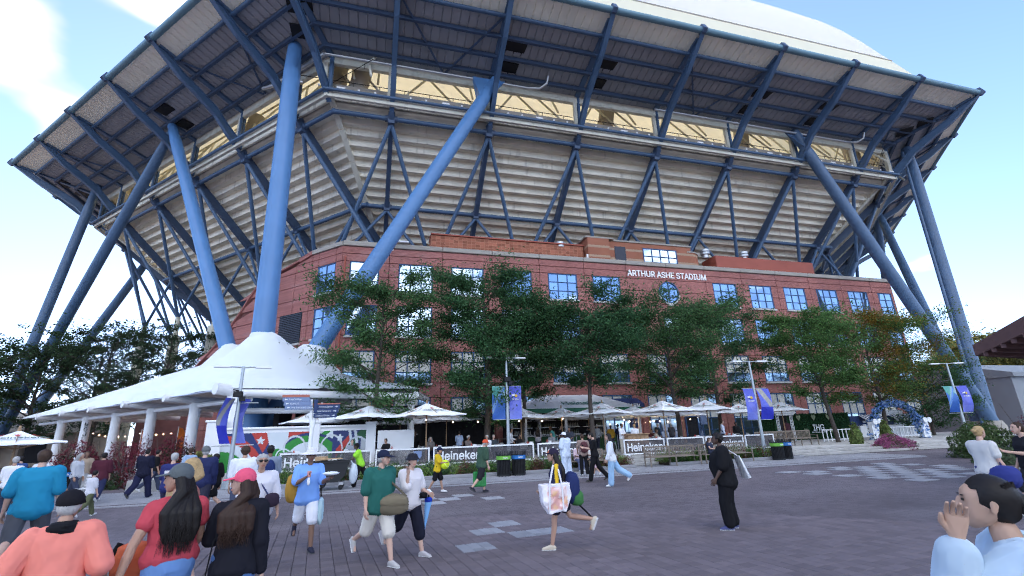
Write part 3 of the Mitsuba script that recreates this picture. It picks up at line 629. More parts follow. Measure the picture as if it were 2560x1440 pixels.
# ================================================================ trees, shrubs and planting
scene['m_leaf'] = {'type': 'principledthin', 'base_color': {'type': 'mesh_attribute', 'name': 'vertex_color'}, 'roughness': 0.55, 'diff_trans': 0.7, 'spec_trans': 0.0, 'eta': 1.35}
varied('m_bark', (0.085, 0.07, 0.06), 0.3, 4.0, 0.9, 0.15)
def leaf_cards(P, N, L, W, cols, rng, droop=0.0):
    """quads centred at P with random heading around the normal N, pointed at both ends"""
    n = len(P); N = N/np.linalg.norm(N, axis=1, keepdims=True)
    a = rng.normal(size=(n, 3)); a -= N*(a*N).sum(1, keepdims=True); a /= np.linalg.norm(a, axis=1, keepdims=True)
    a[:, 2] -= droop; a /= np.linalg.norm(a, axis=1, keepdims=True); b = np.cross(N, a); b /= np.linalg.norm(b, axis=1, keepdims=True)
    L, W = np.broadcast_to(L, n)[:, None], np.broadcast_to(W, n)[:, None]
    V = np.stack([P-a*L/2, P+b*W/2, P+a*L/2, P-b*W/2], 1).reshape(-1, 3)
    i = np.arange(n)*4; Fc = np.vstack([np.c_[i, i+1, i+2], np.c_[i, i+2, i+3]])
    return trimesh.Trimesh(V, Fc, process=False), np.repeat(cols, 4, 0)
def leaf_colour(n, base, rng, amp=0.35, alt=None, p_alt=0.0, P=None):
    c = np.array(base)[None]*1.85*(1-amp+2*amp*rng.random((n, 1)))*(1+rng.normal(0, 0.06, (n, 3)))
    if P is not None: c *= (0.7+0.6*meshkit.fbm(P*0.9, 3, 5))[:, None]
    if alt is not None:
        k = (rng.random(n) < p_alt) if P is None else (meshkit.fbm(P*0.7+9, 3, 8)+rng.normal(0, 0.08, n) > 1-p_alt)
        c[k] = np.array(alt)*(0.7+0.6*rng.random((k.sum(), 1)))
    return np.clip(c, 0.004, 0.9)
def tree(name, label, base, H, R, seed, cb=0.22, tr=0.14, green=(0.045, 0.088, 0.036), alt=None, p_alt=0.0, group=None, leaves=9000, lean=(0, 0), size=0.17, upsweep=0.55, flat=0.62, spread=0.27):
    rng = np.random.default_rng(seed); base = np.asarray(base, float)
    k = thing(name, label, 'tree', group)
    top = base+P3(lean[0], lean[1], H*0.93)
    ts = np.linspace(0, 1, 9); wob = np.cumsum(rng.normal(0, 0.05, (9, 2)), 0)*np.minimum(ts*3, 1)[:, None]
    tp = base+(top-base)*ts[:, None]+np.c_[wob, np.zeros(9)]
    part(k, 'trunk', path_tube(tp, tr*(1-ts*0.86)+0.012, 9), 'm_bark', 50)
    limbs, spr = [], []
    nl = 28
    for i in range(nl):
        q = cb+(0.95-cb)*((i+0.5)/nl)**0.9; az = i*2.399+rng.normal(0, 0.35)
        p0 = base+(top-base)*q+P3(*[np.interp(q, ts, wob[:, c]) for c in (0, 1)], 0)
        prof = math.sin(math.pi*min(max((q-cb)/(1.06-cb), 0.0), 1)**0.75)**0.7
        L = R*max(prof, 0.16)*(0.62+0.55*rng.random())
        up = (0.15+upsweep*q)*L
        d = P3(math.cos(az), math.sin(az), 0)
        pts = [p0, p0+d*L*0.35+P3(0, 0, up*0.55), p0+d*L*0.7+P3(0, 0, up*0.9)+rng.normal(0, 0.12, 3), p0+d*L+P3(0, 0, up*1.0)+rng.normal(0, 0.15, 3)]
        limbs.append(path_tube(pts, np.array([0.34, 0.22, 0.12, 0.05])*tr*(1.2-q*0.6), 6))
        pts = np.array(pts)
        for s in range(7):
            w = 0.28+0.72*(s+rng.random())/7; c = np.array([np.interp(w*3, range(4), pts[:, a]) for a in range(3)])
            az2 = az+rng.choice([-1, 1])*(0.5+0.8*rng.random()); l2 = (0.25+0.35*rng.random())*R*0.75
            e = c+P3(math.cos(az2), math.sin(az2), 0.12+0.3*rng.random())*l2
            limbs.append(path_tube([c, (c+e)/2+rng.normal(0, 0.05, 3), e], np.array([0.09, 0.06, 0.025])*tr, 4))
            spr += [(c, e, l2)]
        spr += [(pts[2], pts[3], L*0.3)]*2
    spr += [(tp[-2], tp[-1]+P3(0, 0, 0.5), 0.8)]*3
    part(k, 'limbs', cat(limbs), 'm_bark', 50)
    leaves = int(leaves*3.4); size *= 1.15; m = len(spr); idx = rng.integers(0, m, leaves); A = np.array([s[0] for s in spr])[idx]; B = np.array([s[1] for s in spr])[idx]; LL = np.array([s[2] for s in spr])[idx]
    w = rng.random(leaves)**0.7
    Pn = A+(B-A)*w[:, None]*1.12+rng.normal(size=(leaves, 3))*np.c_[LL*spread, LL*spread, LL*spread*flat]+P3(0, 0, -0.05)
    N = rng.normal(size=(leaves, 3))*0.55+P3(0, 0, 0.9)
    col = leaf_colour(leaves, green, rng, 0.35, alt, p_alt, Pn)
    mesh, cc = leaf_cards(Pn, N, size*(0.7+0.6*rng.random(leaves)), size*0.42*(0.7+0.6*rng.random(leaves)), col, rng, 0.35)
    put(k, 'crown', mikit.ply(mesh, 'm_leaf', color=cc))
    return k
tg = 'honey locust trees along the terrace'
tree('shade_tree', 'slim green tree at the left end of the terrace row, beside the tent', (-0.1, 28.5, 0.45), 10.6, 4.0, 11, 0.2, 0.16, group=tg, leaves=8500)
tree('shade_tree', 'tallest dark green tree with twin leaders, behind the blue banner', (6.5, 29.0, 0.45), 11.6, 4.3, 12, 0.16, 0.2, green=(0.036, 0.078, 0.034), group=tg, leaves=13500)
tree('shade_tree', 'dense dark tree left of the big beer tent', (9.2, 31.0, 0.45), 9.0, 3.7, 13, 0.38, 0.16, green=(0.033, 0.072, 0.03), group=tg, leaves=9500)
tree('shade_tree', 'dark green tree whose straight trunk stands at the terrace steps', (12.75, 27.6, 0.45), 8.9, 4.1, 14, 0.46, 0.17, green=(0.034, 0.075, 0.034), group=tg, leaves=10500)
tree('shade_tree', 'spreading green tree in front of the lettering, right of the steps', (19.8, 29.0, 0.45), 9.0, 4.8, 15, 0.36, 0.18, group=tg, leaves=10000)
tree('shade_tree', 'narrow pointed tree behind the right banner pole', (26.3, 33.0, 0.45), 11.2, 3.9, 16, 0.28, 0.16, green=(0.034, 0.075, 0.034), group=tg, leaves=8000)
tree('shade_tree', 'light green tree with a leaning trunk beside the hedge wall', (32.6, 28.5, 0.45), 9.3, 4.2, 17, 0.3, 0.15, green=(0.055, 0.105, 0.035), group=tg, lean=(-1.1, 0), leaves=8500)
tree('shade_tree', 'yellowing tree behind the blue flower arch', (39.5, 30.0, 0.45), 9.4, 4.9, 18, 0.26, 0.17, green=(0.060, 0.098, 0.030), alt=(0.22, 0.14, 0.03), p_alt=0.42, group=tg, leaves=10500)
tree('shade_tree', 'small dark tree at the foot of the right columns', (49.0, 33.0, 0.0), 6.8, 4.0, 19, 0.15, 0.14, green=(0.030, 0.062, 0.028), leaves=6500)
lg = 'large trees left of the tent'
for i, (x, y, H, R, lb) in enumerate(((-22.5, 60.5, 14.0, 6.0, 'dark tree against the bright sky right behind the tent'), (-29.0, 62.5, 14.0, 6.8, 'tall dark tree under the leaning columns at the left'), (-35.0, 63.0, 12.6, 6.8, 'broad dark tree behind the low end of the tent'), (-38.5, 57.0, 10.8, 6.4, 'dark spreading tree at the left edge of the picture'), (-43.0, 54.0, 10.0, 6.5, 'tree partly cut off by the left picture edge'), (-36.0, 76.0, 15.0, 6.5, 'tree further back, seen through gaps of the left trees'))):
    tree('plaza_tree', lb, (x, y, 0), H, R, 30+i, 0.2, 0.26, green=(0.028, 0.046, 0.024), group=lg, leaves=2300, size=0.34, spread=0.17)
for i, (x, y, H, R) in enumerate(((112, 62, 15, 8), (122, 70, 17, 9), (104, 50, 12, 7), (134, 78, 17, 9))):
    tree('distant_tree', ['olive tree top over the grey building at the right', 'tallest olive tree far behind the right columns', 'lower olive tree just right of the columns', 'olive tree at the right picture edge'][i], (x, y, 0), H, R, 50+i, 0.12, 0.3, green=(0.095, 0.10, 0.04), leaves=5000, size=0.6)
def shrub(name, label, c, r, seed, col, n=1800, size=0.09, group=None, alt=None, p_alt=0.0, category='shrub', stems=True, kind=None):
    rng = np.random.default_rng(seed); c = np.asarray(c, float); r = np.asarray(r, float)
    d = rng.normal(size=(n, 3)); d /= np.linalg.norm(d, axis=1, keepdims=True); d[:, 2] = np.abs(d[:, 2])
    rad = (0.45+0.6*meshkit.fbm(d*2.2+seed, 3, seed))*(0.55+0.45*rng.random(n)**0.4)
    Pn = c+d*r*rad[:, None]; N = d+rng.normal(size=(n, 3))*0.6
    m, cc = leaf_cards(Pn, N, size*(0.6+0.8*rng.random(n)), size*0.5, leaf_colour(n, col, rng, 0.4, alt, p_alt, Pn*2), rng, 0.2)
    k = thing(name, label, category, group) if kind is None else numbered(name)
    put(k, 'foliage', mikit.ply(m, 'm_leaf', color=cc))
    st = [path_tube([c+P3(q[0]*0.15*r[0], q[1]*0.15*r[1], 0), c+P3(q[0]*0.4*r[0], q[1]*0.4*r[1], r[2]*0.4), c+P3(q[0]*0.5*r[0], q[1]*0.5*r[1], r[2]*0.75)], (0.02, 0.014, 0.006), 5) for q in rng.normal(0, 0.7, (6, 2))]
    part(k, 'stem', cat(st), 'm_bark')
    return k
rg = 'dark red shrubs by the tent posts'
for i, (x, y, sx, sz, lb) in enumerate(((-13.5, 28.5, 1.8, 2.8, 'dark red shrub left of the others, below the tent posts'), (-11.3, 28.2, 1.9, 2.9, 'dark red shrub in the middle below the tent posts'), (-9.2, 27.8, 1.6, 2.9, 'dark red shrub next to the white mural wall'))):
    shrub('red_shrub', lb, (x, y, 0), (sx, 1.3, sz), 70+i, (0.085, 0.018, 0.026), 3600, 0.11, rg, (0.03, 0.035, 0.02), 0.3)
for i, (x, y, sx, sz) in enumerate(((-12.3, 27.4, 1.6, 1.1), (-9.5, 26.7, 1.4, 1.0))):
    shrub('green_shrub', ['low green bush in front of the left red shrubs', 'low green bush in front of the right red shrub'][i], (x, y, 0), (sx, 0.9, sz), 80+i, (0.03, 0.05, 0.024), 2200, 0.1)
shrub('ornamental_grass', 'tuft of ornamental grass at the left pier of the mural wall', (-7.6, 26.2, 0), (0.8, 0.6, 1.9), 84, (0.14, 0.15, 0.05), 1500, 0.2, category='grass')
# planting in front of the terrace fence
beds = [((-3.9, 12.6), 24.0, 'mixed low green shrubs in front of the left fence panels'), ((15.0, 22.6), 24.0, 'mixed low green shrubs behind the park benches')]
for bi, ((x0, x1), yy, lb) in enumerate(beds):
    rng = np.random.default_rng(90+bi); Ps, Ns, Cs, S = [], [], [], []
    for x in np.arange(x0, x1, 0.42):
        for row in range(3):
            c = P3(x+rng.normal(0, 0.12), 23.25+0.5*row+rng.normal(0, 0.08), 0.12); r = P3(0.42, 0.34, 0.42+0.32*rng.random())
            n = 230; d = rng.normal(size=(n, 3)); d /= np.linalg.norm(d, axis=1, keepdims=True); d[:, 2] = np.abs(d[:, 2])
            Ps.append(c+d*r*(0.55+0.5*rng.random((n, 1)))); Ns.append(d+rng.normal(size=(n, 3))*0.6)
            base = [(0.035, 0.075, 0.025), (0.06, 0.12, 0.03), (0.10, 0.15, 0.04), (0.07, 0.03, 0.025), (0.03, 0.06, 0.025)][rng.integers(0, 5)]
            Cs.append(leaf_colour(n, base, rng, 0.4)); S.append(np.full(n, 0.085))
    Ps, Ns, Cs, S = map(np.concatenate, (Ps, Ns, Cs, S))
    m, cc = leaf_cards(Ps, Ns, S*(0.6+0.8*rng.random(len(S))), S*0.5, Cs, rng, 0.1)
    k = numbered('low_planting'); scene[k] = mikit.ply(m, 'm_leaf', color=cc); labels[k] = {'label': lb, 'category': 'planting', 'kind': 'stuff'}
shrub('flowering_shrub', 'low pink and purple flowering planting at the right steps', (32.4, 24.4, 0.0), (2.4, 0.9, 1.35), 95, (0.05, 0.06, 0.03), 4200, 0.11, alt=(0.36, 0.11, 0.22), p_alt=0.55, category='flowers')
for i, (x, y) in enumerate(((30.6, 25.4), (33.4, 25.5))):
    shrub('ornamental_grass', ['upright grass tuft left of the pink flowers', 'upright grass tuft right of the pink flowers'][i], (x, y, 0.4), (0.5, 0.5, 1.8), 97+i, (0.09, 0.12, 0.04), 1300, 0.22, category='grass')
for i, (x, y, sx, sz, col, lb) in enumerate(((28.6, 17.2, 1.9, 2.2, (0.05, 0.075, 0.03), 'green bushes right of the right banner pole'), (30.5, 15.2, 2.7, 3.3, (0.11, 0.05, 0.06), 'purple brown bush at the right edge under the roof'), (25.5, 14.6, 1.2, 0.9, (0.07, 0.09, 0.05), 'low grey green bush by the waste bin at the right'))):
    shrub('border_bush', lb, (x, y, 0), (sx, 1.6, sz), 101+i, col, 4200, 0.15)
# ================================================================ white tensile tent at the left
from scipy.spatial import Delaunay
varied('m_membrane', (0.66, 0.71, 0.76), 0.05, 0.4, 0.55, 0.3)
varied('m_white_steel', (0.74, 0.75, 0.76), 0.06, 1.0, 0.4, 0.4)
tent = thing('tensile_tent', 'white peaked membrane tent wrapped round the blue columns, on white posts', 'tent')
TP = [(-31.0, 54.5), (-7.6, 27.6), (2.4, 28.6), (3.6, 34.5), (-4.6, 38.0), (-25.5, 58.0)]
PK = [((-7.3, 33.3), 8.3, 0.75, 3.3), ((-10.0, 37.0), 8.1, 0.65, 2.2), ((-4.2, 34.1), 7.6, 0.75, 1.3)]
RIDGE = [(-7.3, 33.3, 8.0), (-10.2, 37.2, 7.3), (-15.6, 42.9, 6.95), (-20.9, 48.5, 6.35), (-26.3, 54.2, 5.7), (-29.5, 57.3, 5.0)]
pg = Polygon(TP)
gx = np.arange(-31, 4, 0.45); gy = np.arange(27, 59, 0.45)
from shapely import contains_xy
XX, YY = np.meshgrid(gx, gy); XX = XX.ravel(); YY = YY.ravel()
ins = contains_xy(pg.buffer(-0.25), XX, YY)
bp = []
for (x0, y0), (x1, y1) in zip(TP, TP[1:]+TP[:1]):
    n = max(2, int(np.hypot(x1-x0, y1-y0)/0.5)); sp = 5.5 if (x0, y0) == TP[0] else np.hypot(x1-x0, y1-y0)
    for q in np.arange(n)/n:
        s = q*np.hypot(x1-x0, y1-y0); sag = 0.28*math.sin(math.pi*((s % sp)/sp))
        nx, ny = -(y1-y0), (x1-x0); L = math.hypot(nx, ny); bp.append((x0+(x1-x0)*q+nx/L*sag, y0+(y1-y0)*q+ny/L*sag))
bp = np.array(bp); pts = np.vstack([bp, np.c_[XX[ins], YY[ins]]])
from shapely import points as _pts, distance as _dist
edge = _dist(Polygon(bp).exterior, _pts(pts)); edge[:len(bp)] = 0
k_e = 1-np.exp(-edge/1.5)
zz = np.full(len(pts), 4.55); hsum = np.zeros(len(pts))
for (px_, py_), zp, r0, sg in PK:
    d = np.maximum(np.hypot(pts[:, 0]-px_, pts[:, 1]-py_)-r0, 0); hsum = np.maximum(hsum, (zp-4.5)*np.exp(-d/sg)) + 0.12*np.minimum(hsum, (zp-4.5)*np.exp(-d/sg))
rd = np.full(len(pts), 0.0)
for (xa, ya, za_), (xb, yb, zb_) in zip(RIDGE[:-1], RIDGE[1:]):
    dd = np.array([xb-xa, yb-ya]); tt = np.clip(((pts-np.array([xa, ya]))@dd)/(dd@dd), 0, 1); dist_ = np.hypot(*(pts-np.array([xa, ya])-tt[:, None]*dd).T)
    rd = np.maximum(rd, (za_+(zb_-za_)*tt-4.5)*np.exp(-(dist_/4.2)**1.3))
hsum = np.maximum(hsum, rd)
zz += (hsum*(0.25+0.75*k_e))*(edge > 0)+0.35*k_e
tri = Delaunay(pts).simplices; cc = pts[tri].mean(1)
keep = contains_xy(Polygon(bp).buffer(0.01), cc[:, 0], cc[:, 1])
for (px_, py_), zp, r0, sg in PK[:3]: keep &= np.hypot(cc[:, 0]-px_, cc[:, 1]-py_) > r0-0.25
mm = trimesh.Trimesh(np.c_[pts, zz], tri[keep], process=False)
if mm.face_normals[:, 2].mean() < 0: mm.invert()
part(tent, 'membrane', mm, 'm_membrane', True)
for (px_, py_), zp, r0, sg in PK[:3]: part(tent, 'peak_collar', lathe([(r0+0.12, zp-0.35), (r0+0.02, zp+0.05), (r0-0.02, zp+0.22), (r0-0.1, zp+0.22)], 24, (px_, py_, 0)), 'm_membrane', 40)
a0, a1 = P3(*TP[1], 0), P3(*TP[0], 0); td = (a1-a0)/np.linalg.norm(a1-a0); tn = P3(td[1], -td[0], 0)*-1
tn = P3(-td[1]*-1, -td[0], 0) if False else P3(td[1], -td[0], 0)
if tn@P3(1, 1, 0) < 0: tn = -tn
for i in range(6):
    o = a0+td*(0.15+5.9*i)
    if i: part(tent, 'post', cat([tube(o+tn*1.5, o+tn*1.5+P3(0, 0, 4.0), 0.3, n=18), tube(o+tn*1.5+P3(0, 0, 3.9), o+tn*1.5+P3(0, 0, 4.2), 0.34, n=18)]), 'm_white_steel', 40)
    part(tent, 'beam', cat([tube(o-tn*0.25+P3(0, 0, 4.42), o+tn*8+P3(0, 0, 4.15), 0.22, n=14)]), 'm_white_steel', 40)
    if i < 5: part(tent, 'edge_cable', tube(o+P3(0, 0, 4.45), o+td*5.9+P3(0, 0, 4.45), 0.05, n=6), 'm_galv')
part(tent, 'ring_beam', cat([tube(a0+tn*1.5+P3(0, 0, 4.05), a1+tn*1.5+P3(0, 0, 4.05), 0.13, n=10)]), 'm_white_steel', 40)
part(tent, 'beam', tube((-7.4, 27.9, 4.35), (2.2, 28.9, 4.1), 0.2, n=14), 'm_white_steel', 40)
part(tent, 'beam', tube((-7.2, 29.6, 3.5), (2.2, 30.4, 3.4), 0.16, n=12), 'm_white_steel', 40)
part(tent, 'beam', tube((2.2, 28.7, 4.2), (3.4, 34.3, 4.3), 0.2, n=14), 'm_white_steel', 40)
part(tent, 'post', tube((2.0, 29.4, 0.45), (2.0, 29.4, 4.1), 0.2, n=14), 'm_white_steel', 40)
part(tent, 'corner_post', cat([bevel((-7.05, 28.2, 2.2), (0.75, 0.75, 4.3), 0.03), tube((-7.9, 27.4, 4.5), (-6.6, 28.6, 4.4), 0.3, n=16)]), 'm_white_steel', 40)
# vertical lettering on one post
o = a0+td*(0.15+5.9*4)+tn*1.5; to = (EYE-o)*P3(1, 1, 0); to /= np.linalg.norm(to); rgt = P3(-to[1], to[0], 0)
flat('m_darktext', (0.05, 0.06, 0.07), 0.6)
part(tent, 'lettering', cat([lettering(ch, 0.30, o+to*0.31-rgt*0.12+P3(0, 0, 3.45-0.36*i), rgt, (0, 0, 1), 0.02, True, 0.24 if ch != 'I' else 0.07) for i, ch in enumerate('MOJITO')]), 'm_darktext', label='dark capitals MOJITO running down the post')
# shaded dining room below the tent
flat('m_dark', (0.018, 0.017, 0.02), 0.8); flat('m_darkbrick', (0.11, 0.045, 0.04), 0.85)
bar = thing('tent_bar', 'dark bar counter and back wall in the shade under the white tent', 'bar')
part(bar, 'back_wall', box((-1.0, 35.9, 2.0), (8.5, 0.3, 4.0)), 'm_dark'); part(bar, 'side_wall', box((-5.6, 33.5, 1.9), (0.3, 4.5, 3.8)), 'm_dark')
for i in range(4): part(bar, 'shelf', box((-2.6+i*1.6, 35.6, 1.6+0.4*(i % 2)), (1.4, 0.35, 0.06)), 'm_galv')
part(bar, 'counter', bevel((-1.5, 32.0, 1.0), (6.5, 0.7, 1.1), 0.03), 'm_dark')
flat('m_orange', (0.65, 0.16, 0.03), 0.6)
for x, y, lb in ((-16.9, 43.2, 'orange flag banner by the left tent posts'), (-13.2, 39.3, 'orange flag banner by the middle tent posts')):
    k = thing('flag_banner', lb, 'banner'); part(k, 'cloth', prism([(0, 0.4), (0.42, 0.4), (0.42, 2.6), (0.3, 2.9), (0, 3.0)], (x, y, 0), (0.8, 0.6, 0), (0, 0, 1), P3(0.6, -0.8, 0)*0.02), 'm_orange'); part(k, 'pole', tube((x, y, 0), (x, y, 3.05), 0.03, n=8), 'm_white')
# ---------------------------------------------------------------- mural wall
mw = thing('mural_wall', 'white wall with a colourful tennis mural of flags and arcs below the tent', 'wall')
MX0, MX1, MY = -7.5, -0.15, 27.3
part(mw, 'wall', cat([bevel(((MX0+MX1)/2, MY+0.16, 1.25), (MX1-MX0, 0.24, 2.4), 0.02)]), 'm_white')
part(mw, 'cap', bevel(((MX0+MX1)/2, MY+0.14, 2.5), (MX1-MX0+0.1, 0.4, 0.12), 0.03), 'm_white')
for x, h in ((-7.6, 2.85), (-3.0, 2.7), (-0.2, 2.6)): part(mw, 'pier', cat([bevel((x, MY+0.14, h/2), (0.72 if x < -7 else 0.5, 0.52, h), 0.02), bevel((x, MY+0.14, h+0.04), (0.86 if x < -7 else 0.62, 0.64, 0.12), 0.03)]), 'm_white')
part(mw, 'side_screen', bevel((1.1, MY-0.1, 1.35), (1.9, 0.14, 1.75), 0.02), 'm_white')
def mural(a, b):
    """flat print: a along 0..1, b up 0..1"""
    A, B = a*7.0, b*2.0
    W_, G_, N_, R_, D_ = [np.array(c) for c in ((0.58, 0.63, 0.66), (0.025, 0.22, 0.035), (0.02, 0.035, 0.13), (0.42, 0.045, 0.035), (0.015, 0.09, 0.035))]
    c = np.tile(W_, (len(A), 1))
    c[A < 3.2] = N_
    r = np.hypot(A-0.1, B-0.0)
    for lim, col in ((2.3, N_), (1.9, R_), (1.55, W_), (1.15, G_)): c[r < lim] = col
    c[(B > 2.0-(A-1.3)*1.6) & (A > 1.25) & (A < 2.2) & (B > 0.9+abs(A-1.75)*2.2-0.2)] = R_
    c[(A > 2.0+0.55*(1-b)) & (A < 3.2)] = W_
    c[(A > 3.0) & (B > 1.0) & (A < 3.0+(B-1.0)*1.1)] = R_
    for off, col in ((0.0, G_),): c[np.abs(B-(A-2.7)*0.85-off+0.15*np.sin(A)) < 0.14] = col
    e = np.hypot((A-4.05)/1.25, (B-0.75)/0.95)
    for lim, col in ((1.25, N_), (1.12, G_), (0.78, W_)): c[(e < lim) & (A > 2.9)] = col
    c[(A > 5.15)] = N_
    c[(A > 5.35) & (A < 6.0) & (np.abs(B-(A-4.7)*1.15) < 0.35)] = R_
    c[(A > 5.2) & (np.abs(B-(A-4.95)*1.15) < 0.22)] = D_
    for x0 in (6.05, 6.32): c[np.abs(A-x0-0.1*np.sin(B*2)) < 0.07] = W_
    c[(A > 6.55)] = D_; c[(A > 6.55) & (B > 0.4) & (B < 1.7-(A-6.55)*1.3)] = W_*0.7
    for cx, cy, rr_ in ((3.35, 1.0, 0.55), (5.1, 1.0, 0.55), (6.4, 0.8, 0.6)): c[np.abs(np.hypot(A-cx, (B-cy)*0.7)-rr_) < 0.035] = W_*0.85
    c[np.hypot(A-2.55, B-0.85) < 0.36] = G_; c[np.abs(np.hypot(A-2.85, B-0.85)-0.33) < 0.03] = W_
    for cx, cy, s in ((1.75, 1.62, 0.2), (5.5, 1.65, 0.2), (4.05, 1.25, 0.1)):
        th_ = np.arctan2(A-cx, B-cy); rad = s*(0.42+0.58*np.abs(((th_/(2*np.pi)*5) % 1)*2-1)); c[np.hypot(A-cx, B-cy) < rad] = R_ if s < 0.15 else W_
    return c
n1, n2 = 260, 76
U, V = np.meshgrid(np.linspace(0, 1, n1), np.linspace(0, 1, n2)); fu, fv = U.ravel(), V.ravel()
mv = np.c_[MX0+0.25+fu*7.0, np.full(n1*n2, MY+0.03), 0.28+fv*2.0]
i0 = (np.arange(n2-1)[:, None]*n1+np.arange(n1-1)).ravel(); mf = np.vstack([np.c_[i0, i0+1, i0+n1+1], np.c_[i0, i0+n1+1, i0+n1]])
scene['m_print'] = {'type': 'twosided', 'bsdf': {'type': 'principled', 'base_color': {'type': 'mesh_attribute', 'name': 'vertex_color'}, 'roughness': 0.45, 'specular': 0.35}}
put(mw, 'mural', mikit.ply(trimesh.Trimesh(mv, mf, process=False), 'm_print', color=mural(fu, fv)))
flat('m_greytext', (0.25, 0.33, 0.30), 0.6)
part(mw, 'lettering', lettering('Heineken', 0.11, (-3.72, MY+0.015, 0.9), (1, 0, 0), (0, 0, 1), 0.006, True), 'm_darktext')
# ================================================================ lamps, banners, signs, fence, benches, bins, parasols
TZ = 0.45
flat('m_pole', (0.40, 0.44, 0.46), 0.4, 0.5, 0.6); flat('m_lamp', (0.62, 0.64, 0.66), 0.35, 0.5)
lampg = 'grey double arm lamp posts'
def lamp(x, y, z0, ztop, rot, label, cam=True):
    k = thing('street_lamp', label, 'street lamp', lampg); c, s = math.cos(rot), math.sin(rot); ax = P3(c, s, 0)
    part(k, 'pole', cat([tube((x, y, z0), (x, y, ztop), 0.105, 0.06, 14)]), 'm_pole', 40)
    part(k, 'base', lathe([(0, 0), (0.24, 0), (0.24, 0.25), (0.13, 0.32), (0, 0.32)], 16, (x, y, z0)), 'm_pole', 40)
    o = P3(x, y, ztop-0.05)
    for sg in (-1, 1):
        part(k, 'arm', tube(o, o+ax*sg*0.55+P3(0, 0, 0.03), 0.035, 0.028, 8), 'm_pole', 40)
        part(k, 'lamp_head', hexa([o+ax*sg*a+P3(-s, c, 0)*b+P3(0, 0, -0.02) for a, b in ((0.5, -0.1), (1.15, -0.15), (1.15, 0.15), (0.5, 0.1))], [o+ax*sg*a+P3(-s, c, 0)*b+P3(0, 0, 0.07) for a, b in ((0.55, -0.05), (1.1, -0.09), (1.1, 0.09), (0.55, 0.05))]), 'm_lamp')
    if cam:
        part(k, 'floodlight', cat([box((x-0.02, y-0.2, ztop-1.25), (0.34, 0.26, 0.24)), tube((x, y, ztop-1.1), (x-0.25, y-0.15, ztop-1.05), 0.03), box((x+0.16, y-0.16, ztop-1.45), (0.2, 0.22, 0.2))]), 'm_black')
    for zz_ in (ztop-1.62, ztop-3.42): part(k, 'banner_arm', tube((x-0.8*c, y-0.8*s, zz_), (x+0.8*c, y+0.8*s, zz_), 0.022, n=6), 'm_pole')
    return k
def banner_col(u, v, var):
    lo, mid_, hi = np.array((0.05, 0.06, 0.42)), np.array((0.13, 0.16, 0.60)), np.array((0.30, 0.36, 0.50))
    c = lo+(mid_-lo)*np.clip(1.3-v, 0, 1)[:, None]
    if var == 0:
        c = np.array((0.03, 0.10, 0.38))+(np.array((0.05, 0.16, 0.42))-np.array((0.03, 0.10, 0.38)))*v[:, None]
        q = (v > 0.55+0.5*np.abs(u-0.55)) ; c[q] = (0.08, 0.30, 0.26)
        q = (v > 0.82-0.9*np.abs(u-0.25)) & (v < 1.02-0.9*np.abs(u-0.25)); c[q] = (0.22, 0.38, 0.44)
        q = np.abs(v-0.62+0.7*(u-0.5)) < 0.05; c[q] = (0.10, 0.22, 0.55)
    elif var == 1:
        q = np.abs(v-0.45-0.6*(u-0.5)) < 0.16; c[q] = (0.16, 0.18, 0.58)
        q = v < 0.25; c[q] = c[q]*0.9+np.array((0.05, 0.06, 0.08))
    else:
        q = np.abs(v-0.75+0.8*(u-0.5)) < 0.17; c[q] = (0.34, 0.33, 0.30)
        q = v < 0.4; c[q] = (0.03, 0.04, 0.42)
    return c
def banner(x, y, zt, h, w, rot, var, label, curl=0.0, text=False, flip=1):
    k = thing('pole_banner', label, 'banner'); c, s = math.cos(rot), math.sin(rot)
    n1, n2 = 26, 60; U, V = np.meshgrid(np.linspace(0, 1, n1), np.linspace(0, 1, n2)); u, v = U.ravel(), V.ravel()
    belly = curl*np.sin(np.pi*v)+0.02*np.sin(v*9+u*3)
    X = x+c*w*u*flip-s*belly; Y = y+s*w*u*flip+c*belly; Z = zt-h+h*v
    i0 = (np.arange(n2-1)[:, None]*n1+np.arange(n1-1)).ravel(); f = np.vstack([np.c_[i0, i0+1, i0+n1+1], np.c_[i0, i0+n1+1, i0+n1]])
    put(k, 'cloth', mikit.ply(trimesh.Trimesh(np.c_[X, Y, Z], f, process=False), 'm_print', True, color=banner_col(u, v, var)))
    if text:
        o = P3(x+c*w*0.22*flip, y+s*w*0.22*flip, zt-h*0.42)+P3(s, -c, 0)*(0.03-curl)
        if flip < 0: o = o+P3(c, s, 0)*(-w*0.56)
        part(k, 'lettering', lettering('us open', 0.085, o, (c, s, 0), (0, 0, 1), 0.006, True, w*0.56), 'm_white', label='white lettering us open')
        bc = o+P3(c, s, 0)*w*0.34+P3(0, 0, 0.22)
        em = trimesh.creation.icosphere(2, 1.0); em.apply_scale((0.085, 0.02, 0.085)); em.apply_translation(bc)
        part(k, 'ball_emblem', em, 'm_gold')
        part(k, 'flame_emblem', prism([(0, 0), (-0.26, -0.03), (-0.15, 0.03), (-0.22, 0.08), (-0.08, 0.07), (-0.05, 0.12)], bc-P3(c, s, 0)*0.06, (c, s, 0), (0, 0, 1), P3(s, -c, 0)*0.01), 'm_white')
flat('m_gold', (0.62, 0.40, 0.06), 0.5)
lamp(-5.9, 24.0, 0.0, 5.15, 0.15, 'grey lamp post with floodlight in front of the white tent')
lamp(7.0, 26.0, TZ, 6.0, 0.0, 'grey lamp post in the middle between the parasols, with flat blue banners')
lamp(21.5, 23.6, 0.0, 5.55, -0.1, 'grey lamp post beside the waste bins at the right benches', False)
lamp(38.7, 24.0, 0.0, 5.6, -0.3, 'grey lamp post at the right steps by the purple bushes', False)
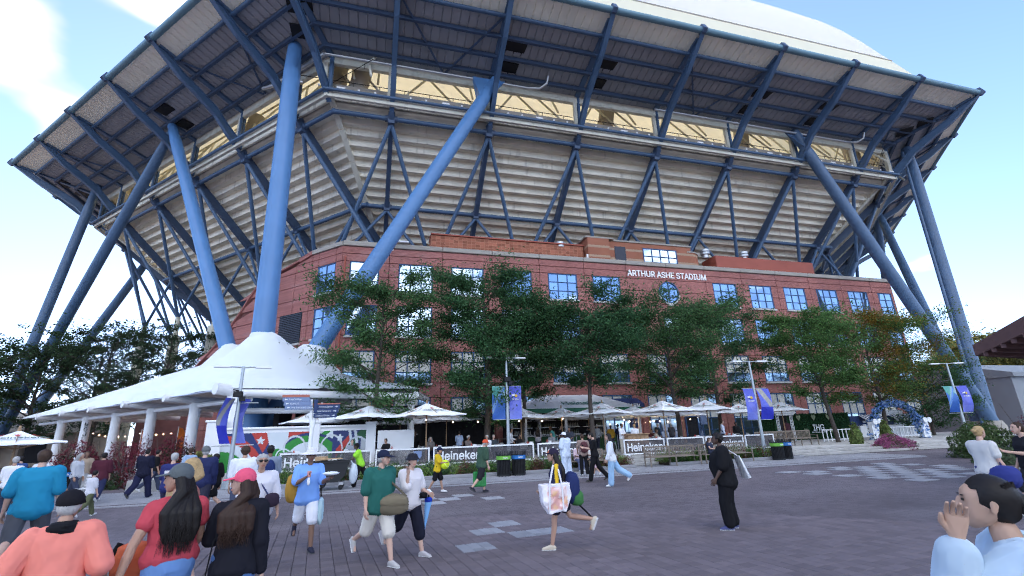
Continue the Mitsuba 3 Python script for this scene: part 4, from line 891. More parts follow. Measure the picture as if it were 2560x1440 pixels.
banner(-6.02, 23.95, 3.72, 1.9, 0.62, 1.15, 2, 'blue banner curled by the wind, left side of the tent lamp post', 0.28, False, -1)
banner(-5.78, 23.95, 3.72, 1.9, 0.62, 1.15, 1, 'lavender banner curled by the wind, right side of the tent lamp post', 0.28)
banner(6.88, 25.98, 4.38, 1.78, 0.74, 0.0, 0, 'teal and blue banner with diamond shapes left of the middle lamp post', 0.02, False, -1)
banner(7.12, 25.98, 4.38, 1.78, 0.70, 0.0, 1, 'blue banner with white lettering right of the middle lamp post', 0.02, True)
banner(21.38, 23.55, 3.9, 1.75, 0.70, -0.05, 1, 'blue violet banner with white lettering, left of the bins lamp post', -0.12, True, -1)
banner(21.62, 23.55, 3.9, 1.75, 0.82, -0.05, 2, 'blue and beige banner bulging in the wind, right of the bins lamp post', -0.16)
banner(38.55, 23.95, 4.0, 1.75, 0.7, -0.3, 0, 'pale teal banner on the lamp post at the right steps', -0.2, False, -1)
banner(38.85, 23.95, 4.0, 1.75, 0.7, -0.3, 1, 'violet banner on the lamp post at the right steps', -0.2, True)
# direction sign post
flat('m_navy', (0.02, 0.04, 0.12), 0.5); flat('m_signgrey', (0.17, 0.23, 0.38), 0.5); flat('m_signred', (0.42, 0.14, 0.10), 0.6)
sp_ = thing('direction_sign', 'white forked sign post with blue arrow boards pointing left and right', 'signpost')
so = P3(-2.55, 22.0, 0)
part(sp_, 'post', path_tube([so, so+P3(0, 0, 2.2), so+P3(-0.06, 0, 2.8), so+P3(-0.10, 0, 3.5)], (0.10, 0.08, 0.065, 0.05), 12), 'm_white', 40)
part(sp_, 'fork', path_tube([so+P3(0, 0, 2.2), so+P3(0.12, 0, 2.8), so+P3(0.34, 0, 3.35)], (0.075, 0.065, 0.05), 12), 'm_white', 40)
part(sp_, 'centre_plate', bevel(so+P3(0.1, -0.1, 3.2), (0.14, 0.12, 0.55), 0.02), 'm_navy')
for i, t in enumerate(('← Food Village', '← Court 17', '← The Grounds & Suites')):
    z = 3.50-0.17*i; b = part(sp_, 'left_board', bevel(so+P3(-0.68+0.06*i, -0.12, z), (1.06, 0.04, 0.165), 0.008), 'm_signgrey')
    part(b, 'lettering', cat([lettering(t[2:], 0.06, so+P3(-0.96+0.06*i, -0.143, z-0.03), (1, 0, 0), (0, 0, 1), 0.004), prism([(0, 0), (0.05, 0.04), (0.05, 0.012), (0.12, 0.012), (0.12, -0.012), (0.05, -0.012), (0.05, -0.04)], so+P3(-1.13+0.06*i, -0.14, z), (1, 0, 0), (0, 0, 1), P3(0, -0.004, 0))]), 'm_white')
part(sp_, 'left_header', bevel(so+P3(-0.7, -0.12, 3.635), (1.06, 0.045, 0.10), 0.008), 'm_signred')
for i, t in enumerate(('Armstrong Stadium', 'East Gate Entry', 'To Subway / LIRR Parking')):
    z = 3.18-0.18*i; b = part(sp_, 'right_board', bevel(so+P3(0.60-0.05*i, -0.12, z), (0.92, 0.04, 0.17), 0.008), 'm_navy')
    part(b, 'lettering', cat([lettering(t, 0.06, so+P3(0.22-0.05*i, -0.143, z-0.03), (1, 0, 0), (0, 0, 1), 0.004, False, 0.55), prism([(0.12, 0), (0.07, 0.04), (0.07, 0.012), (0, 0.012), (0, -0.012), (0.07, -0.012), (0.07, -0.04)], so+P3(0.86-0.05*i, -0.14, z), (1, 0, 0), (0, 0, 1), P3(0, -0.004, 0))]), 'm_white')
part(sp_, 'right_header', bevel(so+P3(0.62, -0.12, 3.30), (0.92, 0.045, 0.05), 0.008), 'm_signred')
# fence panels on the terrace edge
flat('m_mesh', (0.10, 0.095, 0.105), 0.8)
fg = 'white framed fence panels on the terrace edge'
FEN = [(-4.15, -0.12, 'Heineken', 'fence panel with white lettering left of the black cart'), (0.08, 2.66, None, 'fence panel with a pale crest behind the couple'), (2.84, 5.4, 'Heineken', 'fence panel with white lettering behind the boy in yellow'), (5.5, 8.1, None, 'plain fence panel behind the two waste bins'), (8.32, 10.75, 'Heineken', 'fence panel with white lettering behind the man in white'), (13.37, 15.95, 'Heineken', 'fence panel with white lettering right of the steps'), (16.13, 18.58, None, 'plain fence panel behind the woman on the bench'), (18.72, 21.35, 'Heineken', 'fence panel with white lettering behind the person in black'), (21.49, 23.6, None, 'last plain fence panel at the right lamp post')]
for x0, x1, txt, lb in FEN:
    k = thing('fence_panel', lb, 'fence panel', fg); Y, z0, z1 = 25.0, 0.53, 1.27
    part(k, 'frame', cat([box(((x0+x1)/2, Y, z1), (x1-x0, 0.07, 0.075)), box(((x0+x1)/2, Y, z0), (x1-x0, 0.06, 0.06)), box((x0+0.03, Y, (z0+z1)/2+0.0), (0.065, 0.072, z1-z0-0.05)), box((x1-0.03, Y, (z0+z1)/2), (0.065, 0.072, z1-z0-0.05))]), 'm_white')
    for x in (x0+0.2, x1-0.2): part(k, 'foot', box((x, Y, 0.475), (0.08, 0.4, 0.06)), 'm_white')
    nst = int((x1-x0)/0.05)
    part(k, 'mesh_infill', cat([box((x0+0.06+(x1-x0-0.12)*(i+0.5)/nst, Y+0.012, (z0+z1)/2), (0.033, 0.006, z1-z0-0.06)) for i in range(nst)]), 'm_mesh', kind='stuff')
    if txt: part(k, 'lettering', lettering(txt, 0.40, (x0+0.16, Y-0.02, 0.68), (1, 0, 0), (0, 0, 1), 0.012, True, min(x1-x0-0.3, 2.35)), 'm_white')
    elif x0 < 1: part(k, 'crest', prism([(-0.2, 0.25), (0.2, 0.25), (0.2, 0), (0, -0.27), (-0.2, 0)], (x0+2.0, Y-0.02, 0.92), (1, 0, 0), (0, 0, 1), (0, 0.01, 0)), 'm_signgrey')
# teak benches
varied('m_teak', (0.20, 0.165, 0.135), 0.22, 5.0, 0.75, 0.2)
benchg = 'grey teak slatted benches'
def bench_proto(L):
    P = []
    for i in range(6): P.append(('seat_slat' + (f'_{i:03d}' if i else ''), mikit.ply(bevel((0, -0.02-0.085*i, 0.44), (L, 0.07, 0.03), 0.006), 'm_teak')))
    n = int(L/0.105)
    for i in range(n): P.append(('back_slat' + (f'_{i:03d}' if i else ''), mikit.ply(moved(bevel((0, 0, 0.24), (0.045, 0.02, 0.44), 0.004), pose((-L/2+0.08+(L-0.16)*i/(n-1), 0.05, 0.46))), 'm_teak')))
    P.append(('top_rail', mikit.ply(bevel((0, 0.06, 0.93), (L, 0.045, 0.075), 0.012), 'm_teak'))); P.append(('lower_rail', mikit.ply(bevel((0, 0.05, 0.475), (L, 0.04, 0.05), 0.008), 'm_teak')))
    q = 0
    for x in (-L/2+0.03, 0.0, L/2-0.03):
        for y, h in ((0.06, 0.92), (-0.5, 0.62 if x else 0.42)):
            P.append(('leg' + (f'_{q:03d}' if q else ''), mikit.ply(bevel((x, y, h/2), (0.06, 0.06, h), 0.008), 'm_teak'))); q += 1
    for i, x in enumerate((-L/2+0.03, L/2-0.03)): P.append(('armrest' + (f'_{i:03d}' if i else ''), mikit.ply(bevel((x, -0.22, 0.64), (0.07, 0.62, 0.03), 0.008), 'm_teak')))
    return P
BP = {L: bench_proto(L) for L in (3.0, 2.0)}
for L, x, y, z, rz, lb in ((3.0, 14.9, 22.95, 0, 0.0, 'long teak bench just right of the terrace steps'), (3.0, 18.2, 23.0, 0, 0.0, 'teak bench on which the woman in navy sits'), (2.0, 10.1, 22.95, 0, 0.0, 'teak bench on which two girls sit, left of the steps'), (2.0, 24.6, 26.6, TZ, 0.12, 'teak bench up on the terrace behind the bins'), (3.0, 27.2, 27.0, TZ, 0.05, 'teak bench on the terrace in front of the hedge wall')):
    copies(BP[L], thing('bench', lb, 'bench', benchg), pose((x, y, z), rz))
# slatted waste bins
flat('m_binslat', (0.018, 0.019, 0.022), 0.5); flat('m_binin', (0.008, 0.008, 0.009), 0.8); flat('m_bingreen', (0.16, 0.42, 0.06), 0.5); flat('m_binblue', (0.03, 0.16, 0.46), 0.5)
def bin_proto(lid, t1):
    P = [('liner', mikit.ply(lathe([(0, 0.03), (0.26, 0.03), (0.275, 0.72), (0, 0.72)], 20), 'm_binin', 40)), ('base_ring', mikit.ply(lathe([(0.27, 0), (0.315, 0), (0.315, 0.07), (0.27, 0.07)], 24), 'm_binslat', 40)),
         ('lid', mikit.ply(lathe([(0.325, 0.70), (0.335, 0.71), (0.335, 0.86), (0.30, 0.885), (0.17, 0.885), (0.16, 0.80)], 28), lid, 40)), ('lettering', mikit.ply(lettering(t1, 0.06, (-0.12, -0.345, 0.76), (1, 0, 0), (0, 0, 1), 0.006, True, 0.24), 'm_white'))]
    for i in range(26):
        a = i/26*2*np.pi; P.append(('slat'+(f'_{i:03d}' if i else ''), mikit.ply(path_tube([(0.30*math.cos(a), 0.30*math.sin(a), 0.03), (0.31*math.cos(a), 0.31*math.sin(a), 0.70), (0.325*math.cos(a), 0.325*math.sin(a), 0.90), (0.36*math.cos(a), 0.36*math.sin(a), 1.06)], 0.0125, 5), 'm_binslat', 40)))
    P.append(('top_ring', mikit.ply(lathe([(0.325, 0.885), (0.345, 0.885), (0.345, 0.905), (0.325, 0.905)], 24), 'm_binslat', 40)))
    return P
BG, BB = bin_proto('m_bingreen', 'Trash'), bin_proto('m_binblue', 'Plastic')
for pr, x, y, lb in ((BG, 5.78, 22.42, 'black slatted waste bin with green lid by the middle lamp post'), (BB, 6.52, 22.5, 'black slatted waste bin with blue lid by the middle lamp post'), (BG, 21.3, 22.45, 'black slatted waste bin with green lid at the right steps'), (BB, 22.15, 22.75, 'black slatted waste bin with blue lid at the right steps'), (BG, 43.5, 19.6, 'green lidded waste bin among the right bushes'), (BB, -12.6, 26.2, 'blue lidded waste bin in front of the left red shrubs')):
    copies(pr, thing('waste_bin', lb, 'waste bin', 'black slatted waste bins'), pose((x, y, 0)))
# parasols
varied('m_canvas', (0.84, 0.86, 0.89), 0.05, 1.5, 0.7, 0.2); varied('m_wood', (0.33, 0.21, 0.12), 0.2, 5.0, 0.6, 0.3)
flat('m_starred', (0.55, 0.05, 0.04), 0.5); flat('m_logogrey', (0.17, 0.23, 0.21), 0.6)
def parasol_proto(S, zr, za):
    P = []; h = S/2; c4 = [(-h, -h), (h, -h), (h, h), (-h, h)]
    for i in range(4):
        a, b = np.array(c4[i]), np.array(c4[(i+1) % 4]); n = 8; V, Fc = [], []
        for r in range(n+1):
            t = r/n
            for q in range(n+1):
                w = q/n; p = (a+(b-a)*w)*t; sag = -0.05*math.sin(math.pi*w)*t-0.10*math.sin(math.pi*t)
                V.append((p[0], p[1], za+(zr-za)*t+sag*0.8))
        for w in range(n+1):
            p = a+(b-a)*w/n; V.append((p[0], p[1], zr-0.05*math.sin(math.pi*w/n)*0.8-0.05-0.02*math.sin(w*2.4)))
        for r in range(n+1):
            for q in range(n): o = r*(n+1)+q; Fc += [(o, o+n+1, o+n+2), (o, o+n+2, o+1)]
        P.append(('canopy_panel'+(f'_{i:03d}' if i else ''), mikit.ply(trimesh.Trimesh(np.array(V), np.array(Fc), process=False), 'm_canvas', True)))
        m = (a+b)/2; tdir = np.append((b-a)/np.linalg.norm(b-a), 0); upd = np.array((-m[0], -m[1], za-zr)); upd /= np.linalg.norm(upd); nn = np.cross(tdir, upd)
        o = np.array((*(m*0.62), za+(zr-za)*0.62-0.06))+nn*0.03
        P.append(('lettering'+(f'_{i:03d}' if i else ''), mikit.ply(lettering('Heineken', 0.17, o-tdir*0.62, tdir, upd, 0.006, True, 1.24), 'm_logogrey')))
        st = [(math.sin(k*math.pi/5)*(0.11 if k % 2 == 0 else 0.045), math.cos(k*math.pi/5)*(0.11 if k % 2 == 0 else 0.045)) for k in range(10)]
        P.append(('star_emblem'+(f'_{i:03d}' if i else ''), mikit.ply(prism(st, o+upd*0.36, tdir, upd, nn*0.006), 'm_starred')))
    P.append(('pole', mikit.ply(tube((0, 0, 0.05), (0, 0, za-0.02), 0.035, n=12), 'm_wood', 40)))
    P.append(('finial', mikit.ply(lathe([(0, za+0.16), (0.04, za+0.14), (0.045, za+0.08), (0.025, za+0.05), (0.06, za+0.02), (0.06, za-0.03)], 12), 'm_wood', 40)))
    P.append(('base', mikit.ply(bevel((0, 0, 0.05), (0.65, 0.65, 0.1), 0.02), 'm_cap')))
    for i in range(8):
        a = i*math.pi/4; e = np.array((math.cos(a), math.sin(a)))*(h*0.62 if i % 2 == 0 else h*0.88)
        P.append(('rib'+(f'_{i:03d}' if i else ''), mikit.ply(cat([beam((0, 0, za-0.62), (e[0], e[1], za+(zr-za)*0.62-0.16), 0.025, 0.035), beam((0, 0, za-0.08), (e[0]*1.55, e[1]*1.55, zr-0.06), 0.02, 0.03)]), 'm_wood')))
    return P
PP = parasol_proto(3.1, 2.35, 2.98)
PG = 'white square parasols on the terrace'
PAR = [(-3.3, 29.0, 0.30, 0, 'leftmost white parasol, behind the direction sign'), (-0.33, 27.4, 0.75, .12, 'white parasol beside the slim tree trunk'), (2.61, 26.3, 0.35, .12, 'white parasol between the slim tree and the tallest tree'), (4.3, 30.8, 0.5, 0, 'white parasol tucked under the tallest tree'), (9.0, 30.2, 0.7, 0, 'white parasol half hidden by the middle banner'), (12.2, 31.2, 0.6, 0, 'white parasol right below the green lettering of the beer tent'), (13.88, 28.3, 0.75, .1, 'white parasol beside the straight tree trunk at the steps'), (17.6, 31.0, 0.2, 0, 'white parasol overlapping the right end of the beer tent'), (17.6, 27.3, 0.2, .12, 'white parasol left of the pair in front of the brick wall'), (20.8, 27.24, 0.75, .12, 'white parasol in the middle of the brick wall front'), (20.0, 33.0, 0.3, 0, 'white parasol in the rear row near the hung bulbs'), (23.2, 33.4, 0.6, 0, 'white parasol in the rear row behind the narrow tree'), (26.6, 31.0, 0.8, .05, 'white parasol behind the bulging banner'), (29.9, 30.4, 0.55, .08, 'rightmost white parasol in front of the hedge doorway'), (1.5, 31.5, 0.2, -.1, 'white parasol in the rear row behind the slim tree'), (15.9, 35.0, 0.5, 0, 'white parasol at the wall behind the waiter stand')]
for x, y, rz, dz, lb in PAR: copies(PP, thing('parasol', lb, 'parasol', PG), pose((x, y, TZ+dz), rz*1.0))
copies(parasol_proto(2.5, 2.1, 2.5), thing('parasol', 'low white parasol at the left picture edge above the crowd', 'parasol'), pose((-11.8, 20.9, 0.0), 0.5))
# ================================================================ cafe buildings, furniture, stalls
flat('m_green', (0.02, 0.13, 0.07), 0.5); flat('m_bargreen', (0.03, 0.10, 0.04), 0.6); flat('m_teal', (0.03, 0.16, 0.13), 0.6)
bt = thing('beer_tent', 'big white hipped bar tent with green valance and green lettering', 'tent')
X0, X1, Y0, Y1, ZE, ZA = 10.0, 19.2, 32.6, 38.6, TZ+3.0, TZ+4.15
rx0, rx1, ry = 12.4, 16.8, 35.6
q = [P3(X0, Y0, ZE), P3(X1, Y0, ZE), P3(X1, Y1, ZE), P3(X0, Y1, ZE), P3(rx0, ry, ZA), P3(rx1, ry, ZA)]
for i, f in enumerate(((0, 1, 5, 4), (1, 2, 5), (2, 3, 4, 5), (3, 0, 4))):
    V = np.array([q[k] for k in f]); part(bt, 'roof_panel', trimesh.Trimesh(V, np.array([(0, 1, 2)] if len(f) == 3 else [(0, 1, 2), (0, 2, 3)]), process=False), 'm_canvas')
for a, b in ((0, 1), (1, 2), (3, 0)): part(bt, 'valance', beam(q[a]-P3(0, 0, 0.16), q[b]-P3(0, 0, 0.16), 0.03, 0.3), 'm_green')
up_ = (q[4]-q[0])*P3(0, 1, 1); up_ /= np.linalg.norm(up_)
part(bt, 'lettering', lettering('Heineken', 0.62, P3(13.1, Y0+0.55, ZE+0.02+0.55*(ZA-ZE)/3.0)+P3(0, -0.03, 0.06), (1, 0, 0), up_, 0.01, True, 3.4), 'm_teal')
for x in (10.1, 13.1, 16.1, 19.0):
    part(bt, 'post', box((x, Y0+0.15, TZ+1.5), (0.16, 0.16, 3.0)), 'm_white')
bk = thing('bar_kiosk', 'bar kiosk with dark shelves and green counter under the big tent', 'bar')
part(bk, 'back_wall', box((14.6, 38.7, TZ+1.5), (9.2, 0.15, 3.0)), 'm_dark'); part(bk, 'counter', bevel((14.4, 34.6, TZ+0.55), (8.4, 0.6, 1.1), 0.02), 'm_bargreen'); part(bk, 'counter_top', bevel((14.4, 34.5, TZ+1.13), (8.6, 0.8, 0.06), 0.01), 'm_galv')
for i in range(4):
    for j in range(3): part(bk, 'shelf', box((11.4+i*2.1, 38.3, TZ+1.2+j*0.55), (1.8, 0.5, 0.05)), 'm_galv')
    part(bk, 'menu_screen', bevel((11.6+i*2.1, 34.8, TZ+2.55), (0.9, 0.06, 0.5), 0.01), 'm_bingreen' if i % 2 else 'm_sill')
    part(bk, 'divider', box((10.6+i*2.4, 38.4, TZ+1.5), (0.1, 0.5, 3.0)), 'm_white')
RB = np.random.default_rng(17)
flat('m_bottle', (0.10, 0.11, 0.05), 0.2, 0.6); flat('m_bottle2', (0.35, 0.34, 0.32), 0.3, 0.5)
for i in range(4):
    for j in range(3):
        part(bk, 'bottle_row', cat([lathe([(0, 0), (0.05, 0), (0.05, 0.2), (0.02, 0.27), (0.02, 0.33), (0, 0.33)], 8, (10.7+i*2.1+k*0.16, 38.2, TZ+1.225+j*0.55)) for k in range(10) if RB.random() < 0.75]), 'm_bottle' if (i+j) % 3 else 'm_bottle2', 40, kind='stuff')
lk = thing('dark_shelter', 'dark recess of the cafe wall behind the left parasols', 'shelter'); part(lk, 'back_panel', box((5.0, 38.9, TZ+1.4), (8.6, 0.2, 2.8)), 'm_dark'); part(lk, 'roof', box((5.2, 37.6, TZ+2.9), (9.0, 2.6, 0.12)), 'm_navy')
aw = thing('blue_awning', 'navy awning with white letters on the brick wall right of the beer tent', 'awning')
part(aw, 'canopy', prism([(0, 0), (-1.1, -0.55), (-1.1, -0.85), (0, -0.05)], (19.9, D0-0.02, 4.55), (0, 1, 0), (0, 0, 1), (3.1, 0, 0)), 'm_navy'); part(aw, 'lettering', lettering('KEN', 0.26, (21.6, D0-1.16, 3.74), (1, 0, 0), (0, 0, 1), 0.01, True, 0.9), 'm_white')
for x, w, h, z, lb, mat, txt in ((22.4, 0.75, 0.75, 1.9, 'dark notice with the word OPEN on the brick wall', 'm_navy', 'OPEN'), (26.0, 0.42, 0.5, 2.0, 'small white notice on the brick wall', 'm_white', None), (24.8, 0.35, 0.3, 2.0, 'small dark plate on the brick wall', 'm_navy', None), (29.7, 0.7, 1.0, 2.1, 'grey board on the brick wall beside the door opening', 'm_signgrey', None)):
    k = thing('wall_sign', lb, 'sign'); part(k, 'board', bevel((x, D0-0.05, z+TZ), (w, 0.05, h), 0.008), mat)
    if txt: part(k, 'lettering', lettering(txt, 0.14, (x-0.25, D0-0.08, z+TZ+0.08), (1, 0, 0), (0, 0, 1), 0.006, True, 0.5), 'm_white')
dw = thing('dark_doorway', 'dark open doorway in the brick wall behind the parasols', 'door'); part(dw, 'opening', box((28.4, D0-0.03, TZ+1.15), (1.2, 0.1, 2.3)), 'm_black'); part(dw, 'frame', cat([box((28.4+s*0.65, D0-0.05, TZ+1.15), (0.1, 0.14, 2.3)) for s in (-1, 1)]+[box((28.4, D0-0.05, TZ+2.35), (1.4, 0.14, 0.1))]), 'm_frame')
# tables, stools, chairs
varied('m_chair', (0.30, 0.30, 0.29), 0.15, 3.0, 0.5, 0.3); flat('m_table', (0.09, 0.08, 0.075), 0.5); flat('m_tubegrey', (0.36, 0.37, 0.38), 0.4, 0.5, 0.4)
CHP = [('seat', mikit.ply(bevel((0, 0, 0.45), (0.42, 0.42, 0.03), 0.01), 'm_chair')), ('back_frame', mikit.ply(cat([tube((-0.2, 0.2, 0.45), (-0.19, 0.25, 0.88), 0.014, n=6), tube((0.2, 0.2, 0.45), (0.19, 0.25, 0.88), 0.014, n=6)]), 'm_tubegrey'))]
CHP += [('back_slat'+(f'_{i:03d}' if i else ''), mikit.ply(box((0, 0.21+0.012*i, 0.58+0.09*i), (0.39, 0.015, 0.06)), 'm_chair')) for i in range(4)]
CHP += [('leg'+(f'_{i:03d}' if i else ''), mikit.ply(tube((sx*0.2, sy*0.2, 0), (sx*0.19, sy*0.19, 0.44), 0.014, n=6), 'm_tubegrey')) for i, (sx, sy) in enumerate(((-1, -1), (1, -1), (1, 1), (-1, 1)))]
TBP = [('table_top', mikit.ply(bevel((0, 0, 0.74), (0.85, 0.85, 0.035), 0.01), 'm_table')), ('pedestal', mikit.ply(tube((0, 0, 0.04), (0, 0, 0.73), 0.04, n=10), 'm_tubegrey', 40)), ('foot', mikit.ply(cat([beam((-0.32, 0, 0.03), (0.32, 0, 0.03), 0.06, 0.04), beam((0, -0.32, 0.031), (0, 0.32, 0.031), 0.06, 0.042)]), 'm_tubegrey'))]
HTP = [('table_top', mikit.ply(bevel((0, 0, 1.07), (1.5, 0.6, 0.04), 0.01), 'm_table'))]+[('leg'+(f'_{i:03d}' if i else ''), mikit.ply(tube((sx*0.68, sy*0.24, 0), (sx*0.68, sy*0.24, 1.05), 0.022, n=6), 'm_tubegrey')) for i, (sx, sy) in enumerate(((-1, -1), (1, -1), (1, 1), (-1, 1)))]
tabs = [(-3.6, 26.0), (-1.4, 26.1), (1.0, 26.3), (3.4, 27.3), (5.2, 26.6), (8.6, 27.2), (10.2, 28.4), (16.6, 26.6), (19.2, 26.4), (22.2, 26.8), (18.0, 29.5), (23.8, 29.2), (6.6, 29.2), (26.4, 29.0), (2.4, 29.4)]
names = ['at the left of the mural', 'at the mural centre', 'in front of the white screen', 'behind the boy in yellow', 'behind the man in green', 'behind the two waste bins', 'near the straight tree trunk', 'right of the steps', 'behind the woman on the bench', 'behind the person in black', 'below the middle parasols', 'near the bulging banner', 'behind the middle lamp post', 'before the brick wall at right', 'below the slim tree parasols']
cn = 0
for i, (x, y) in enumerate(tabs):
    copies(TBP, thing('cafe_table', 'dark square cafe table '+names[i], 'table', 'dark square cafe tables'), pose((x, y, TZ), 0.1*i))
    for j in range(3):
        a = j*2.1+i*0.8; cx, cy = x+0.72*math.cos(a), y+0.72*math.sin(a)
        side = ('near ' if math.sin(a) < -0.35 else 'far ' if math.sin(a) > 0.35 else '')+('left' if math.cos(a) < 0 else 'right')
        copies(CHP, thing('cafe_chair', 'grey chair at the '+side+' of the table '+names[i], 'chair', 'grey slatted cafe chairs'), pose((cx, cy, TZ), a-math.pi/2))
    k = thing('condiment_caddy', 'small white caddy with a red bottle on the table '+names[i], 'caddy', 'caddies on the cafe tables')
    part(k, 'box', bevel((x+0.05, y, TZ+0.83), (0.18, 0.14, 0.14), 0.01), 'm_white'); part(k, 'bottle', lathe([(0, 0), (0.03, 0), (0.03, 0.13), (0.012, 0.19), (0, 0.19)], 8, (x-0.12, y+0.03, TZ+0.76)), 'm_starred', 40)
for x, y, lb in ((8.2, 30.6, 'tall narrow table by the middle lamp post'), (12.0, 30.2, 'tall narrow table in front of the beer tent'), (17.0, 31.6, 'tall narrow table right of the beer tent')): copies(HTP, thing('high_table', lb, 'table', 'tall narrow standing tables'), pose((x, y, TZ), 0.05))
STP = [('seat', mikit.ply(bevel((0, 0, 0.75), (0.34, 0.34, 0.04), 0.01), 'm_bargreen')), ('leg', mikit.ply(cat([tube((sx*0.18, sy*0.18, 0), (sx*0.13, sy*0.13, 0.74), 0.014, n=6) for sx in (-1, 1) for sy in (-1, 1)]+[box((0, -0.16, 0.28), (0.3, 0.02, 0.02)), box((0, 0.16, 0.28), (0.3, 0.02, 0.02))]), 'm_tubegrey'))]
for i, (x, y) in enumerate(((13.3, 26.2), (13.1, 31.0), (11.2, 31.2), (8.6, 31.4), (17.4, 30.6))): copies(STP, thing('bar_stool', ['green bar stool beside the waiter stand', 'green bar stool behind the straight tree', 'green bar stool in front of the bar counter', 'green bar stool by the middle lamp post', 'green bar stool right of the beer tent'][i], 'stool', 'green bar stools'), pose((x, y, TZ)))
pk = thing('waiter_stand', 'wooden host stand at the top of the steps', 'podium'); part(pk, 'body', bevel((14.7, 25.9, TZ+0.55), (1.35, 0.5, 1.1), 0.015), 'm_wood'); part(pk, 'top', bevel((14.7, 25.85, TZ+1.12), (1.45, 0.6, 0.05), 0.01), 'm_wood')
for i in range(5): part(pk, 'plank', bevel((14.16+i*0.27, 25.64, TZ+0.55), (0.25, 0.02, 1.02), 0.004), 'm_wood')
# hedge wall, doorway frame, stalls, flower arch
hw = thing('hedge_wall', 'dark green hedge wall with white letters and pale leaf emblems', 'hedge')
HX0, HX1, HY = 32.6, 42.6, 35.6
part(hw, 'frame', box(((HX0+HX1)/2, HY+0.2, TZ+1.1), (HX1-HX0, 0.25, 2.2)), 'm_bargreen')
rng = np.random.default_rng(3); n = 9000; Pn = np.c_[rng.uniform(HX0, HX1, n), HY+0.05-0.1*rng.random(n), rng.uniform(TZ, TZ+2.25, n)]; Pn = Pn[(np.abs(Pn[:, 0]-34.85) > 0.8)]
m_, cc_ = leaf_cards(Pn, np.tile((0.1, -1, 0.2), (len(Pn), 1))+rng.normal(0, 0.4, (len(Pn), 3)), 0.13, 0.07, leaf_colour(len(Pn), (0.018, 0.045, 0.02), rng), rng)
put(hw, 'foliage', mikit.ply(m_, 'm_leaf', color=cc_))
part(hw, 'lettering', cat([lettering('IHG', 0.52, (38.0, HY-0.12, TZ+0.75), (1, 0, 0), (0, 0, 1), 0.02, True, 1.3), lettering('HOTELS & RESORTS', 0.1, (37.8, HY-0.12, TZ+0.55), (1, 0, 0), (0, 0, 1), 0.02, True, 1.8)]), 'm_white', label='white letters IHG on the hedge')
flat('m_paleleaf', (0.22, 0.26, 0.15), 0.6)
for i, (x, z, s) in enumerate(((36.6, 1.95, .35), (38.3, 1.95, .35), (40.0, 1.95, .35), (37.2, 0.8, .28), (40.1, 0.8, .28))): part(hw, 'leaf_emblem', prism([(0, -s), (s*0.7, 0), (s*0.5, s*0.6), (0, s*0.25), (-s*0.5, s*0.6), (-s*0.7, 0)], (x, HY-0.12, TZ+z), (1, 0, 0), (0, 0, 1), (0, 0.02, 0)), 'm_paleleaf')
dr_ = thing('doorway_frame', 'small white pergola doorway with lattice sides at the hedge wall', 'pergola')
for s in (-1, 1): part(dr_, 'lattice_side', cat([box((34.85+s*0.75+q, HY-0.3, TZ+1.1), (0.05, 0.05, 2.2)) for q in (-0.14, 0, 0.14)]+[box((34.85+s*0.75, HY-0.301, TZ+z), (0.34, 0.045, 0.04)) for z in np.arange(0.2, 2.2, 0.3)]), 'm_white')
part(dr_, 'pediment', cat([bevel((34.85, HY-0.3, TZ+2.35), (2.3, 0.5, 0.14), 0.02), bevel((34.85, HY-0.3, TZ+2.2), (1.9, 0.35, 0.16), 0.02)]), 'm_white'); part(dr_, 'dark_opening', box((34.85, HY+0.02, TZ+1.05), (1.1, 0.1, 2.1)), 'm_black')
stall = thing('food_stall', 'dark stall front with two striped awnings and white menu boards', 'stall'); SY = 36.2
part(stall, 'front', box((47.2, SY, TZ+0.95), (8.0, 0.3, 1.9)), 'm_navy'); part(stall, 'fascia', box((48.2, SY-0.2, TZ+2.1), (3.4, 0.2, 0.5)), 'm_white'); part(stall, 'counter', box((47.2, SY-0.6, TZ+0.5), (8.0, 0.8, 1.0)), 'm_white')
for x0 in (44.3, 48.0):
    a_ = part(stall, 'awning', prism([(0, 0), (-0.9, -0.45), (-0.9, -0.65), (0, -0.05)], (x0, SY-0.16, TZ+2.0), (0, 1, 0), (0, 0, 1), (2.6, 0, 0)), 'm_white')
    for i in range(6): part(a_, 'stripe', prism([(0.0, 0.006), (-0.905, -0.444), (-0.905, -0.655), (-0.895, -0.655), (-0.895, -0.45), (0, 0.0)], (x0+0.1+i*0.42, SY-0.16, TZ+2.004), (0, 1, 0), (0, 0, 1), (0.2, 0, 0)), 'm_navy')
for i, (x, z) in enumerate(((44.9, 1.35), (45.3, 1.05), (44.8, 1.05), (48.9, 1.35), (49.4, 1.1), (48.8, 1.1), (49.9, 1.1))): part(stall, 'menu_board', bevel((x, SY-0.17, TZ+z), (0.42, 0.03, 0.2), 0.004), 'm_white')
fa = thing('flower_arch', 'round arch of pale blue flowers with white round emblems', 'flower arch'); AX, AY, AZ = 39.4, 29.0, TZ
rng = np.random.default_rng(21); ang = np.linspace(0, np.pi, 24); ap = [(AX+2.35*math.cos(a), AZ+1.0+1.75*math.sin(a)) for a in ang]
ap = [(AX+2.6, AZ)]+[(AX+2.6, AZ+0.5)]+ap+[(AX-2.6, AZ+0.5), (AX-2.6, AZ)]
part(fa, 'hoop', path_tube([(x, AY, z) for x, z in ap], 0.05, 8), 'm_white', 40)
Pf, Cf = [], []
